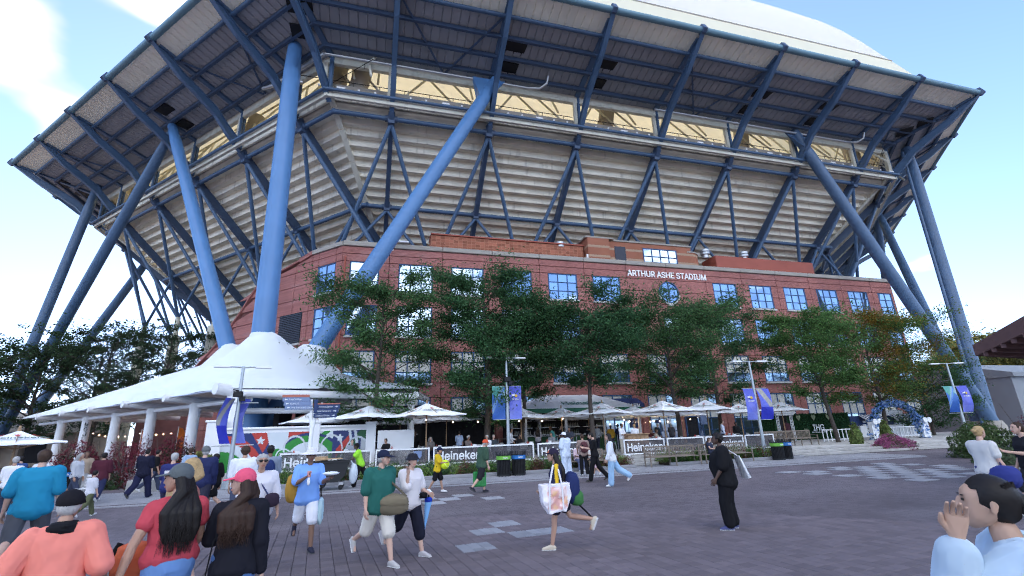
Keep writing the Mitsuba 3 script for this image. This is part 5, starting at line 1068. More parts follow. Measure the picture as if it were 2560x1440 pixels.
for t in np.linspace(0, 1, 150):
    i = t*(len(ap)-1); x = np.interp(i, range(len(ap)), [p[0] for p in ap]); z = np.interp(i, range(len(ap)), [p[1] for p in ap]); r = 0.55 if z < AZ+1.4 else 0.30
    for _ in range(26):
        d = rng.normal(size=3); d /= np.linalg.norm(d); Pf.append((x, AY, max(z, AZ+0.1))+d*r*rng.random()**0.5*np.array((1, .8, 1)))
        Cf.append([(0.20, 0.36, 0.66), (0.42, 0.55, 0.74), (0.12, 0.22, 0.52), (0.03, 0.08, 0.035)][rng.choice(4, p=[.4, .25, .15, .2])])
Pf, Cf = np.array(Pf), np.array(Cf); m_, cc_ = leaf_cards(Pf, rng.normal(size=(len(Pf), 3)), 0.17, 0.15, Cf*(0.7+0.6*rng.random((len(Cf), 1))), rng); put(fa, 'flowers', mikit.ply(m_, 'm_leaf', color=cc_))
for sx in (-1, 1):
    part(fa, 'stand', box((AX+sx*2.6, AY-0.1, AZ+0.7), (0.7, 0.3, 1.3)), 'm_white')
    for o_ in (-0.22, 0.22): part(fa, 'round_emblem', tube((AX+sx*2.6+o_, AY-0.52, AZ+1.35), (AX+sx*2.6+o_, AY-0.46, AZ+1.35), 0.21, n=20), 'm_white')
for i in range(9):
    x = 34.0+i*1.35
    if abs(x-AX) < 1.4: continue
    k = thing('white_barrier', ['first', 'second', 'third', 'fourth', 'fifth', 'sixth', 'seventh', 'eighth', 'ninth'][i]+' low white picket barrier place counted from the hedge wall', 'barrier', 'low white picket barriers left of the flower arch' if x < AX else 'low white picket barriers right of the flower arch'); Yb = 30.4+0.15*i
    part(k, 'rail', cat([box((x, Yb, TZ+0.85), (1.3, 0.05, 0.06)), box((x, Yb, TZ+0.12), (1.3, 0.05, 0.06))]), 'm_white')
    for p_ in range(4): part(k, 'picket', box((x-0.6+p_*0.4, Yb-0.001, TZ+0.45), (0.06, 0.045, 0.9)), 'm_white')
# hung bulbs
scene['m_bulb'] = {'type': 'diffuse', 'reflectance': C(0.8, 0.7, 0.5)}
def bulbs(pts, n, sagd, label, size=0.035, rad=6.0, mark='string_light'):
    k = thing(mark, label, 'string lights'); line = []
    for a, b in zip(pts[:-1], pts[1:]):
        a, b = np.array(a), np.array(b)
        for t in np.linspace(0, 1, 12): line.append(a+(b-a)*t-P3(0, 0, sagd*4*t*(1-t)))
    line = np.array(line); part(k, 'wire', path_tube(line, 0.008, 5), 'm_black')
    idx = np.linspace(0, len(line)-1, n)
    for i in idx:
        p = np.array([np.interp(i, range(len(line)), line[:, c]) for c in range(3)])-P3(0, 0, 0.07)
        m = trimesh.creation.icosphere(1, size); m.apply_translation(p); kk = part(k, 'bulb', m, 'm_bulb'); scene[kk]['emitter'] = {'type': 'area', 'radiance': C(rad*1.2, rad*0.85, rad*0.45)}
bulbs([(17.6, 32.5, TZ+2.15), (21.0, 34.0, TZ+2.05), (25.0, 34.0, TZ+2.2)], 13, 0.18, 'string of small lit bulbs between the rear parasols')
bulbs([(2.6, 26.3, TZ+2.3), (7.0, 28.3, TZ+2.3), (12.2, 31.0, TZ+2.3)], 7, 0.15, 'string of small lit bulbs along the left parasols')
bulbs([(-24.0, 52.0, 3.1), (-18.0, 46.0, 2.9), (-12.0, 39.0, 3.1)], 16, 0.3, 'string of small lit bulbs under the tent roof')
# black tilt cart with cardboard
ct = thing('tilt_cart', 'black plastic tilt cart piled with cardboard, pushed by the worker in neon', 'cart'); co = P3(-1.72, 20.9, 0)
part(ct, 'tub', prism([(-0.62, 0.42), (-0.45, 0.28), (0.45, 0.28), (0.68, 0.5), (0.80, 1.02), (-0.72, 1.0)], co+P3(0, -0.38, 0), (1, 0, 0), (0, 0, 1), (0, 0.76, 0)), 'm_binslat'); part(ct, 'rim', cat([box(co+P3(0.04, s*0.39, 1.02), (1.62, 0.06, 0.06)) for s in (-1, 1)]+[box(co+P3(s, 0, 1.021), (0.06, 0.8, 0.062)) for s in (-0.74, 0.82)]), 'm_binslat')
for s in (-1, 1):
    w_ = part(ct, 'wheel', tube(co+P3(-0.25, s*0.40, 0.21), co+P3(-0.25, s*0.48, 0.21), 0.21, n=20), 'm_black', 40); part(w_, 'rim', tube(co+P3(-0.25, s*0.475, 0.21), co+P3(-0.25, s*0.49, 0.21), 0.12, n=14), 'm_galv', 40)
    part(ct, 'caster', tube(co+P3(0.55, s*0.3-0.02, 0.09), co+P3(0.55, s*0.3+0.02, 0.09), 0.09, n=12), 'm_black', 40)
part(ct, 'caster_bracket', box(co+P3(0.55, 0, 0.22), (0.16, 0.6, 0.1)), 'm_galv')
flat('m_card', (0.42, 0.29, 0.17), 0.8)
cb_ = thing('cardboard_pile', 'flattened cardboard heaped in the black cart', 'cardboard'); part(cb_, 'sheet', moved(box((0, 0, 0), (0.8, 0.5, 0.03)), pose(co+P3(0.1, 0, 1.12), 0.3)), 'm_card'); part(cb_, 'box', moved(bevel((0, 0, 0), (0.4, 0.35, 0.16), 0.01), pose(co+P3(-0.25, 0.05, 1.14), -0.2)), 'm_card')
bgk = thing('rubbish_bag', 'translucent bag of bottles hanging at the end of the black cart', 'bag'); em = trimesh.creation.icosphere(3, 1.0); em.apply_scale((0.17, 0.16, 0.38)); em.vertices += (meshkit.fbm(em.vertices*9, 3, 2)[:, None]-0.5)*0.1*em.vertices; em.apply_translation(co+P3(0.98, -0.15, 0.55)); flat('m_bagfilm', (0.50, 0.56, 0.62), 0.25, 0.6); part(bgk, 'sack', em, 'm_bagfilm', True); part(bgk, 'knot', tube(co+P3(0.98, -0.15, 0.85), co+P3(0.86, -0.1, 1.02), 0.05, 0.03, 8), 'm_bagfilm', 40)
# things at the edges of the picture
pv = thing('pavilion_roof', 'dark brown overhanging roof corner at the right picture edge', 'building'); varied('m_brownroof', (0.16, 0.085, 0.075), 0.15, 1.0, 0.7); varied('m_under', (0.13, 0.085, 0.075), 0.12, 1.0, 0.8)
c0, c1, c2, c3 = P3(19.1, 10.9, 3.82), P3(12.3, 5.0, 3.82), P3(21.5, 3.0, 3.82), P3(28.0, 12.0, 3.82); up3 = P3(0, 0, 0.34)
apx = (c0+c1+c2+c3)/4+P3(0, 0, 1.7)
part(pv, 'roof', trimesh.Trimesh(np.array([c0+up3, c1+up3, c2+up3, c3+up3, apx]), np.array([(0, 1, 4), (1, 2, 4), (2, 3, 4), (3, 0, 4)]), process=False), 'm_brownroof'); part(pv, 'soffit', trimesh.Trimesh(np.array([c0, c1, c2, c3]), np.array([(0, 2, 1), (0, 3, 2)]), process=False), 'm_under')
for a, b in ((c0, c1), (c1, c2), (c2, c3), (c3, c0)): part(pv, 'fascia', beam(a+P3(0, 0, 0.16), b+P3(0, 0, 0.16), 0.06, 0.36), 'm_brownroof')
for q_ in np.linspace(0.12, 0.88, 8): part(pv, 'rafter', beam(c0+(c1-c0)*q_-P3(0, 0, 0.07), c3+(c2-c3)*q_-P3(0, 0, 0.07), 0.12, 0.13), 'm_brownroof')
for x_, y_ in ((17.6, 6.6), (23.6, 9.6), (19.8, 4.6)): part(pv, 'post', box((x_, y_, 1.9), (0.28, 0.28, 3.8)), 'm_under')
gb = thing('grey_building', 'plain grey building far off at the right edge below the olive trees', 'building'); varied('m_greybld', (0.25, 0.27, 0.29), 0.12, 0.3, 0.8)
part(gb, 'wall', box((88, 46, 3.2), (30, 14, 6.4)), 'm_greybld'); part(gb, 'roof', prism([(-7.4, 0), (7.4, 0), (7.4, 0.5), (0, 2.4), (-7.4, 0.5)], (72.8, 46, 6.4), (0, 1, 0), (0, 0, 1), (30.4, 0, 0)), 'm_greybld')
for i in range(6): w_ = part(gb, 'window', box((76+i*4.6, 38.97, 3.4), (1.8, 0.1, 1.6)), 'm_frame')
tb = thing('tan_pavilion', 'low tan roofed pavilion seen between the tent posts at the far left', 'building'); varied('m_tan', (0.36, 0.29, 0.23), 0.12, 0.5, 0.8)
part(tb, 'wall', box((-47, 74, 1.8), (26, 8, 3.6)), 'm_tan'); part(tb, 'roof', prism([(-5.5, 0), (5.5, 0), (0, 2.6)], (-61, 74, 3.6), (0, 1, 0), (0, 0, 1), (28, 0, 0)), 'm_cap')
for i in range(5): part(tb, 'opening', box((-57+i*4.8, 69.97, 1.6), (2.4, 0.1, 2.4)), 'm_dark')
# ================================================================ people
scene['m_skin'] = {'type': 'principled', 'base_color': {'type': 'mesh_attribute', 'name': 'vertex_color'}, 'roughness': 0.5, 'specular': 0.35}
scene['m_hair'] = {'type': 'twosided', 'bsdf': {'type': 'principled', 'base_color': {'type': 'mesh_attribute', 'name': 'vertex_color'}, 'roughness': 0.55, 'specular': 0.25}}
scene['m_cloth'] = {'type': 'twosided', 'bsdf': {'type': 'principled', 'base_color': {'type': 'mesh_attribute', 'name': 'vertex_color'}, 'roughness': 0.85, 'specular': 0.15}}
_ico = trimesh.creation.icosphere(1).vertices; _ico2 = trimesh.creation.icosphere(2).vertices
def ball(c, r, hi=False): return np.asarray(c)+(_ico2 if hi else _ico)*(np.asarray(r) if np.ndim(r) else r)
def hull(*balls): return m3.Manifold.hull_points(np.ascontiguousarray(np.vstack(balls), np.float64))
def cap_(a, b, ra, rb): return hull(ball(a, ra), ball(b, rb))
def solid(ms, res, it=6, lam=0.5):
    u = m3.Manifold.batch_boolean(ms, m3.OpType.Add) if len(ms) > 1 else ms[0]
    u = u.refine_to_length(res).to_mesh()
    m = trimesh.Trimesh(np.array(u.vert_properties[:, :3], float), np.array(u.tri_verts), process=False); m.merge_vertices()
    if it: trimesh.smoothing.filter_taubin(m, lamb=lam, nu=0.53, iterations=it)
    return m
def coloured(m, col, M, mat, amp=0.08, freq=14.0, wrinkle=0.0, seed=0, fn=None, woff=0.6):
    v = np.asarray(m.vertices).copy()
    if wrinkle:
        nrm = m.vertex_normals; w = meshkit.fbm(v*np.array((7, 7, 4.0))+seed, 3, seed)+0.6*np.abs(meshkit.fbm(v*np.array((11, 11, 6.0))+seed+3, 2, seed)-0.5)
        v = v+nrm*((w-woff)*2*wrinkle)[:, None]
    c = np.asarray(col, float)[None]*(1-amp+2*amp*meshkit.fbm(v*freq+seed, 3, seed))[:, None]
    if fn is not None: c = fn(v, c)
    mm = trimesh.Trimesh(v@M[:3, :3].T+M[:3, 3], m.faces, process=False)
    return mikit.ply(mm, mat, True, color=np.clip(c, 0, 1))
def rx(a): c, s = math.cos(a), math.sin(a); return np.array([[1, 0, 0], [0, c, -s], [0, s, c]])
def rz_(a): c, s = math.cos(a), math.sin(a); return np.array([[c, -s, 0], [s, c, 0], [0, 0, 1]])
SK = {'light': (0.52, 0.33, 0.25), 'tan': (0.40, 0.235, 0.165), 'brown': (0.20, 0.11, 0.075), 'dark': (0.085, 0.048, 0.036)}
HAIR = {'black': (0.014, 0.011, 0.010), 'brown': (0.05, 0.028, 0.018), 'grey': (0.38, 0.37, 0.36), 'blond': (0.40, 0.27, 0.13), 'white': (0.6, 0.6, 0.6)}
def person(label, x, y, face, H=1.7, z=0.0, legs=(0, 0, 0, 0), arms=((8, 6, 10, 0), (8, 6, 10, 0)), lean=0, b=1.0, skin='tan', hair='black', style='short', top=(0.5, 0.5, 0.5), sleeve=0.5, hem=0.0, pants=(0.05, 0.06, 0.1), plen=1.0, loose=0.012, shoes=(0.6, 0.6, 0.6), hat=None, hatcol=(0.02, 0.02, 0.03), glasses=False, skirt=None, lod=1, look=0, nod=0, seat=False, group=None, belly=0.0, bust=0.0, topfn=None, pantfn=None, hatfn=None):
    """legs: hip and knee flexion left, right; arms left, right: (forward, out, elbow, inward); all in degrees. face: heading, 0 away from the camera, 90 right"""
    k = thing('person', label, 'person', group); s = H/1.75; D = math.radians
    res = {0: 0.016, 1: 0.028, 2: 0.05}[lod]; it = {0: 8, 1: 6, 2: 3}[lod]; seed = len(label)+int(abs(x*7+y*3)) % 40
    up = rx(-D(lean)); pel = np.array([0, 0, 0.95])
    W = lambda p: pel+up@np.asarray(p, float)
    neck, head = W((0, 0.015, 0.53)), None
    hd = rz_(-D(look))@rx(-D(nod)); hc = neck+up@np.array([0, 0.02, 0.03])+hd@np.array([0, 0.025, 0.125])
    Hd = lambda p: hc+hd@np.asarray(p, float)
    sh = [W((sx*0.175*b, -0.01, 0.455)) for sx in (-1, 1)]
    J = {}
    low = 9
    for i, sx in enumerate((-1, 1)):
        a, kn = D(legs[2*i]), D(legs[2*i+1]); hp = np.array([sx*0.09*b, 0, 0.92])
        kp = hp+0.435*np.array([sx*0.03, math.sin(a), -math.cos(a)]); c = a-kn
        ap = kp+0.42*np.array([0, math.sin(c), -math.cos(c)])
        fp = min(0, c+0.15)*0.9 if c < -0.35 else (0.25 if a > 0.35 and kn < 0.3 else 0)
        J[i] = (hp, kp, ap, fp); low = min(low, ap[2]-0.075+min(0, 0.19*math.sin(fp)))
    if seat: low = 0.45-0.0+0.0; low = min(J[0][2][2], J[1][2][2])-0.075
    A = {}
    for i, sx in enumerate((-1, 1)):
        f, o, e, inn = (D(q) for q in arms[i])
        u = np.array([sx*math.sin(o), math.sin(f)*math.cos(o), -math.cos(f)*math.cos(o)]); el = sh[i]+up@u*0.285
        w = np.array([sx*math.sin(o)*0.6, math.sin(f+e), -math.cos(f+e)]); w /= np.linalg.norm(w)
        w = rz_(sx*inn)@w; wr = el+up@w*0.25; A[i] = (sh[i], el, wr, up@w)
    core = lambda m, q0=-0.03, q1=0.5: [hull(ball(W((-0.085*b, 0.0, q0)), (0.10*b+m, 0.105*b+m, 0.10)), ball(W((0.085*b, 0.0, q0)), (0.10*b+m, 0.105*b+m, 0.10)), ball(W((-0.065*b, 0.01+belly*0.5, 0.17)), (0.085*b+m, 0.095*b+m+belly, 0.10)), ball(W((0.065*b, 0.01+belly*0.5, 0.17)), (0.085*b+m, 0.095*b+m+belly, 0.10))),
        hull(ball(W((-0.065*b, 0.01+belly*0.5, 0.17)), (0.085*b+m, 0.095*b+m+belly, 0.10)), ball(W((0.065*b, 0.01+belly*0.5, 0.17)), (0.085*b+m, 0.095*b+m+belly, 0.10)), ball(W((-0.09*b, 0.015+bust, 0.36)), (0.095*b+m, 0.105*b+m+bust, 0.11)), ball(W((0.09*b, 0.015+bust, 0.36)), (0.095*b+m, 0.105*b+m+bust, 0.11)), ball(W((-0.125*b, -0.01, 0.445)), 0.062+m), ball(W((0.125*b, -0.01, 0.445)), 0.062+m))]
    # -------- body: one continuous skin
    B = core(0.0)+[cap_(W((0, -0.005, 0.44)), neck+up@np.array((0, 0.005, 0.05)), 0.062, 0.052)]
    B += [hull(ball(Hd((0, -0.012, 0.025)), (0.076, 0.092, 0.085), True), ball(Hd((0, 0.03, -0.045)), (0.055, 0.055, 0.05), True), ball(Hd((0, 0.052, -0.082)), (0.03, 0.03, 0.024)), ball(Hd((0, 0.058, 0.03)), (0.052, 0.028, 0.045)))]
    if lod < 2:
        B += [hull(ball(Hd((0, 0.088, 0.018)), 0.010), ball(Hd((0, 0.101, -0.018)), 0.012), ball(Hd((0, 0.09, -0.028)), (0.018, 0.012, 0.009))), hull(ball(Hd((-0.018, 0.085, -0.058)), 0.008), ball(Hd((0.018, 0.085, -0.058)), 0.008), ball(Hd((0, 0.092, -0.056)), 0.009))]
        B += [hull(ball(Hd((sx*0.078, -0.012, 0.02)), (0.008, 0.018, 0.016)), ball(Hd((sx*0.076, -0.004, -0.025)), (0.007, 0.010, 0.01))) for sx in (-1, 1)]
    for i, sx in enumerate((-1, 1)):
        s0, el, wr, w = A[i]
        B += [cap_(s0, s0+(el-s0)*0.4, 0.055*b, 0.050*b), cap_(s0+(el-s0)*0.3, el, 0.050*b, 0.038), cap_(el, el+(wr-el)*0.35, 0.038, 0.040), cap_(el+(wr-el)*0.3, wr, 0.040, 0.025)]
        side = np.cross(w, up@np.array((0, 1.0, 0.0))); side = side/max(np.linalg.norm(side), 1e-6); nrm = np.cross(side, w)
        pc = wr+w*0.055
        B.append(hull(ball(wr, (0.024, 0.024, 0.024)), ball(wr+w*0.085+nrm*0.026, 0.015), ball(wr+w*0.085-nrm*0.028, 0.015), ball(wr+w*0.02+nrm*0.02, 0.016)))
        curl = side*(-sx)
        if lod < 2:
            for q, (off, ln) in enumerate(((0.030, 0.075), (0.010, 0.085), (-0.011, 0.078), (-0.031, 0.062))):
                p0 = wr+w*0.085+nrm*off; p1 = p0+w*ln*0.5+curl*ln*0.12; p2 = p1+w*ln*0.36+curl*ln*0.4
                B += [cap_(p0, p1, 0.0100, 0.0088), cap_(p1, p2, 0.0088, 0.0072)]
        else:
            B += [hull(ball(wr+w*0.085+nrm*0.024, 0.013), ball(wr+w*0.085-nrm*0.026, 0.013), ball(wr+w*0.145+nrm*0.02+curl*0.03, 0.010), ball(wr+w*0.145-nrm*0.02+curl*0.03, 0.010))]
        t0 = wr+w*0.03+nrm*0.026; t1 = t0+w*0.035+nrm*0.025+curl*0.012; B += [cap_(t0, t1, 0.013, 0.011), cap_(t1, t1+w*0.03+curl*0.008, 0.011, 0.009)]
        hp, kp, ap, fp = J[i]
        B += [cap_(hp, kp, 0.078*b, 0.052), cap_(kp, kp+(ap-kp)*0.3+np.array((0, -0.012, 0)), 0.052, 0.052), cap_(kp+(ap-kp)*0.3+np.array((0, -0.012, 0)), ap, 0.052, 0.034)]
        fd = np.array([sx*0.12, math.cos(fp), math.sin(fp)]); B.append(cap_(ap+np.array((0, 0, -0.03)), ap-np.array((0, 0, 0.045))+fd*0.14, 0.032, 0.022))
    M = pose((x, y, z-low*s), -D(face), s)
    sc = SK[skin] if isinstance(skin, str) else skin
    def facecol(v, c):
        q = (v-hc)@hd
        lip = (np.abs(q[:, 0]) < 0.026) & (np.abs(q[:, 2]+0.058) < 0.009) & (q[:, 1] > 0.07); c[lip] = c[lip]*np.array((0.85, 0.5, 0.5)); return c
    body = solid(B, res, it)
    put(k, 'body', coloured(body, sc, M, 'm_skin', 0.07, 9.0, fn=facecol if lod < 2 else None))
    if lod < 2 and not glasses:
        ey = [m_ for sx in (-1, 1) for m_ in (trimesh.Trimesh(ball(Hd((sx*0.031, 0.083, 0.016)), (0.013, 0.006, 0.006)), trimesh.creation.icosphere(1).faces, process=False), trimesh.Trimesh(ball(Hd((sx*0.031, 0.084, 0.034)), (0.018, 0.006, 0.003)), trimesh.creation.icosphere(1).faces, process=False))]
        put(k, 'eyes_and_brows', coloured(cat(ey), (0.02, 0.015, 0.012), M, 'm_skin', 0.0))
    if glasses:
        gl = cat([trimesh.Trimesh(ball(Hd((sx*0.034, 0.086, 0.018)), (0.030, 0.010, 0.022)), trimesh.creation.icosphere(1).faces, process=False) for sx in (-1, 1)]+[tube(Hd((sx*0.062, 0.08, 0.022)), Hd((sx*0.082, -0.01, 0.02)), 0.004, n=5) for sx in (-1, 1)]+[tube(Hd((-0.02, 0.096, 0.022)), Hd((0.02, 0.096, 0.022)), 0.004, n=5)])
        put(k, 'sunglasses', coloured(gl, (0.012, 0.010, 0.010), M, 'm_skin', 0.0))
    # -------- clothes
    if top is not None:
        m = 0.022+loose*0.6; Tm = core(m, -0.035-hem*0.6) if hem >= 0 else core(m, 0.075)
        if hem >= 0: Tm.append(hull(ball(W((-0.04*b, -0.045, -0.03-hem*0.5)), 0.098*b+m), ball(W((0.04*b, -0.045, -0.03-hem*0.5)), 0.098*b+m), ball(W((0, -0.01, 0.12)), 0.09*b+m)))
        Tm.append(cap_(W((-0.06*b, -0.008, 0.475)), W((0.06*b, -0.008, 0.475)), 0.058, 0.058))
        if sleeve > 0:
            for i in (0, 1):
                s0, el, wr, w = A[i]; f1 = min(sleeve, 0.5)/0.5
                Tm.append(cap_(s0, s0+(el-s0)*f1, 0.068*b+loose, 0.060*b+loose if f1 > 0.8 else 0.062*b+loose*1.3))
                if sleeve > 0.5: Tm.append(cap_(el, el+(wr-el)*(sleeve-0.5)/0.5, 0.052*b+loose, 0.042+loose*0.6))
        put(k, 'top', coloured(solid(Tm, res, it), top, M, 'm_cloth', 0.10, 6.0, (0.020, 0.014, 0.004)[lod], seed, topfn, 0.38))
    Pm = []
    lw = 0.02+loose
    if skirt is not None:
        Pm = [hull(ball(W((-0.09*b, 0, 0.02)), 0.115*b+0.02), ball(W((0.09*b, 0, 0.02)), 0.115*b+0.02), *[ball((sx*0.14*b, yy, 0.92-skirt), 0.09) for sx in (-1, 1) for yy in (-0.08, 0.1)])]
    else:
        Pm = [hull(ball(W((-0.085*b, 0, 0.06)), (0.10*b+0.02, 0.105*b+0.02, 0.06)), ball(W((0.085*b, 0, 0.06)), (0.10*b+0.02, 0.105*b+0.02, 0.06)), ball(J[0][0], 0.10*b+0.015), ball(J[1][0], 0.10*b+0.015), ball(W((-0.04*b, -0.045, -0.03)), 0.095*b), ball(W((0.04*b, -0.045, -0.03)), 0.095*b))]
        for i in (0, 1):
            hp, kp, ap, fp = J[i]; f1 = min(plen, 0.5)/0.5
            Pm.append(cap_(hp, hp+(kp-hp)*f1, 0.094*b+lw*0.6, (0.094*b*(1-f1)+0.060*f1)+lw))
            if plen > 0.5: f2 = (plen-0.5)/0.5*0.97; Pm.append(cap_(kp, kp+(ap-kp)*f2, 0.058+lw, 0.045+lw*1.1))
    put(k, 'skirt' if skirt is not None else ('trousers' if plen > 0.7 else 'shorts'), coloured(solid(Pm, res, it), pants, M, 'm_cloth', 0.12, 7.0, (0.014, 0.012, 0.003)[lod], seed+5, pantfn, 0.6))
    for i, sx in enumerate((-1, 1)):
        hp, kp, ap, fp = J[i]; fd = np.array([sx*0.12, math.cos(fp), math.sin(fp)]); dn = np.array([0, math.sin(fp), -math.cos(fp)])
        base_ = ap+dn*0.035
        S = hull(ball(base_-fd*0.035, (0.036, 0.04, 0.036)), ball(base_+dn*0.01+fd*0.08, (0.040, 0.04, 0.030)), ball(base_+dn*0.018+fd*0.165, (0.036, 0.03, 0.022)), ball(ap+fd*0.01, (0.04, 0.045, 0.02)))
        sole = hull(*[ball(base_+dn*0.034+fd*q, (0.040, 0.025, 0.008)) for q in (-0.045, 0.07, 0.175)])
        put(k, 'shoe', coloured(solid([S], res, 2), shoes, M, 'm_cloth', 0.05))
        put(k, 'shoe_sole', coloured(solid([sole], res, 0), (0.62, 0.62, 0.62) if max(shoes) > 0.06 else (0.10, 0.10, 0.10), M, 'm_cloth', 0.03))
    # -------- hair and hat
    if style != 'bald':
        Hm = hull(ball(Hd((0, -0.022, 0.035)), (0.086, 0.097, 0.090), True), ball(Hd((0, -0.05, -0.02)), (0.072, 0.06, 0.06)))
        cut = m3.Manifold.cube((0.4, 0.4, 0.4), True).translate((0, 0.2+0.035, -0.2+0.062)).rotate((0, 0, 0))
        R4 = np.hstack([hd, hc[:, None]]); cut = cut.transform(R4)
        Hs = [Hm-cut]
        if style == 'curlyshort': Hs += [hull(ball(Hd(np.array((0, -0.02, 0.03))+q*np.array((0.078, 0.085, 0.08))), 0.032)) for q in _ico if not (q[1] > 0.3 and q[2] < 0.5) and q[2] > -0.5]
        if style in ('long', 'wavy'):
            for sx in (-0.06, -0.03, 0, 0.03, 0.06):
                p = [Hd((sx, -0.065+abs(sx)*0.3, 0.02)), Hd((sx*1.5, -0.085, -0.10)), W((sx*1.9, -0.13*b, 0.42)), W((sx*1.9+0.01, -0.135*b, 0.30)), W((sx*1.6+0.015, -0.13*b, 0.20 if style == 'long' else 0.24))]
                r_ = (0.05, 0.052, 0.05, 0.042, 0.018)
                Hs += [cap_(p[i], p[i+1], r_[i], r_[i+1]) for i in range(4)]
        if style in ('tail', 'bun'):
            if style == 'bun': Hs.append(hull(ball(Hd((0, -0.135, 0.03)), 0.045)))
            else:
                p = [Hd((0, -0.10, 0.03)), Hd((0, -0.17, -0.03)), Hd((0.0, -0.19, -0.16)), Hd((0.0, -0.175, -0.30))]; Hs += [cap_(p[i], p[i+1], (0.032, 0.045, 0.042, 0.012)[i], (0.032, 0.045, 0.042, 0.012)[i+1]) for i in range(3)]
        hs = solid(Hs, max(res*0.8, 0.014), 4 if style != 'curlyshort' else 1)
        hcol = HAIR[hair] if isinstance(hair, str) else hair
        put(k, 'hair', coloured(hs, hcol, M, 'm_hair', 0.3, 60.0, 0.012 if lod < 2 else 0.005, seed+9))
        if lod < 2 and style in ('long', 'wavy', 'tail'):
            hr = np.random.default_rng(seed); strands = []
            for _ in range(230 if lod == 0 else 70):
                th = hr.uniform(-1.25, 1.25); rr = hr.uniform(0.92, 1.06); wv = 0.012 if style == 'wavy' else 0.004
                if style == 'tail':
                    p0 = Hd((0.08*math.sin(th), -0.02-0.08*math.cos(th), 0.05+0.05*hr.random())); pp = [p0, Hd((0.03*math.sin(th), -0.12, 0.0)), Hd((hr.normal(0, 0.02), -0.20, -0.12)), W((hr.normal(0, 0.025), -0.20+hr.normal(0, 0.02), 0.36-0.14*hr.random()))]
                else:
                    yb = -0.135*b-0.035*math.cos(th); L_ = hr.uniform(0.10, 0.26) if style == 'long' else hr.uniform(0.16, 0.30)
                    pp = [Hd((0.088*math.sin(th)*rr, -0.03-0.075*math.cos(th)*rr, 0.02)), Hd((0.10*math.sin(th)*rr, -0.05-0.075*math.cos(th)*rr, -0.10)), W((0.135*math.sin(th)*rr, yb+0.01, 0.42)), W((0.125*math.sin(th)*rr+hr.normal(0, 0.012), yb-0.005+hr.normal(0, 0.008), 0.30)), W((0.105*math.sin(th)+hr.normal(0, 0.025), yb+hr.normal(0, 0.012), L_-0.02))]
                pp = np.array(pp); tq = np.linspace(0, len(pp)-1, 3*len(pp)); pp = np.stack([np.interp(tq, range(len(pp)), pp[:, c]) for c in range(3)], 1)
                for _s in range(2): pp[1:-1] = (pp[:-2]+2*pp[1:-1]+pp[2:])/4
                pp[:, 0] += wv*np.sin(tq*5+th*7); strands.append(path_tube(pp, np.linspace(0.0045, 0.0012, len(pp)), 4))
            put(k, 'hair_strands', coloured(cat(strands), np.array(hcol)*1.25, M, 'm_hair', 0.45, 25.0))
    if hat:
        th_ = np.linspace(0, 2*np.pi, 25)[:-1]
        if hat in ('cap', 'backcap'):
            dome = m3.Manifold.hull_points(np.vstack([ball(Hd((0, -0.020, 0.045)), (0.099, 0.112, 0.098), True)]))-m3.Manifold.cube((0.5, 0.5, 0.3), True).translate((0, 0, -0.15+0.022)).transform(np.hstack([hd@rx(0.20), hc[:, None]]))
            sgn = 1 if hat == 'cap' else -1
            pts_ = [Hd((sx, sgn*yy, 0.050+zz_)) for sx, yy, zz_ in ((-0.084, 0.045, 0), (0.084, 0.045, 0), (-0.068, 0.145, -0.014), (0.068, 0.145, -0.014), (0, 0.182, -0.016), (0, 0.05, 0.014))]
            brim = m3.Manifold.hull_points(np.vstack([ball(p, 0.005) for p in pts_]))
            hm = solid([dome, brim], max(res*0.8, 0.014), 2)
        else:
            wd = 0.19 if hat == 'wide' else 0.135
            ring = np.vstack([ball(Hd((math.cos(a)*wd*0.98, math.sin(a)*wd-0.015, 0.025)), 0.005) for a in th_]+[ball(Hd((math.cos(a)*0.10, math.sin(a)*0.11-0.015, 0.06)), 0.005) for a in th_])
            hm = solid([m3.Manifold.hull_points(ring), m3.Manifold.hull_points(np.vstack([ball(Hd((0, -0.015, 0.06)), (0.096, 0.108, 0.07), True), ball(Hd((0, -0.015, 0.11)), (0.082, 0.094, 0.03))]))], max(res*0.8, 0.014), 1)
        put(k, 'hat', coloured(hm, hatcol, M, 'm_cloth', 0.06, fn=(lambda v, c: hatfn((v-hc)@hd, c)) if hatfn else None))
    loc = lambda p: M[:3, :3]@np.asarray(p, float)+M[:3, 3]
    return dict(key=k, M=M, W=W, A=A, Hd=Hd, loc=loc, J=J, s=s)
def item(name, label, cat_, parts, group=None):
    k = thing(name, label, cat_, group)
    for nm, m, col, mat in parts: put(k, nm, mikit.ply(m, mat, 35) if isinstance(mat, str) and col is None else coloured(m, col, np.eye(4), mat or 'm_cloth', 0.08))
    return k
def strap(pts, w=0.012): return path_tube(pts, w, 6)
def blob(c, r, amp=0.12, freq=6, seed=0, sub=3):
    m = trimesh.creation.icosphere(sub, 1.0); v = m.vertices; v = np.sign(v)*np.abs(v)**0.75
    m.vertices = v*np.asarray(r)*(1+amp*(meshkit.fbm(m.vertices*freq*0.4+seed, 3, seed)-0.5)[:, None]*2)+np.asarray(c); return m
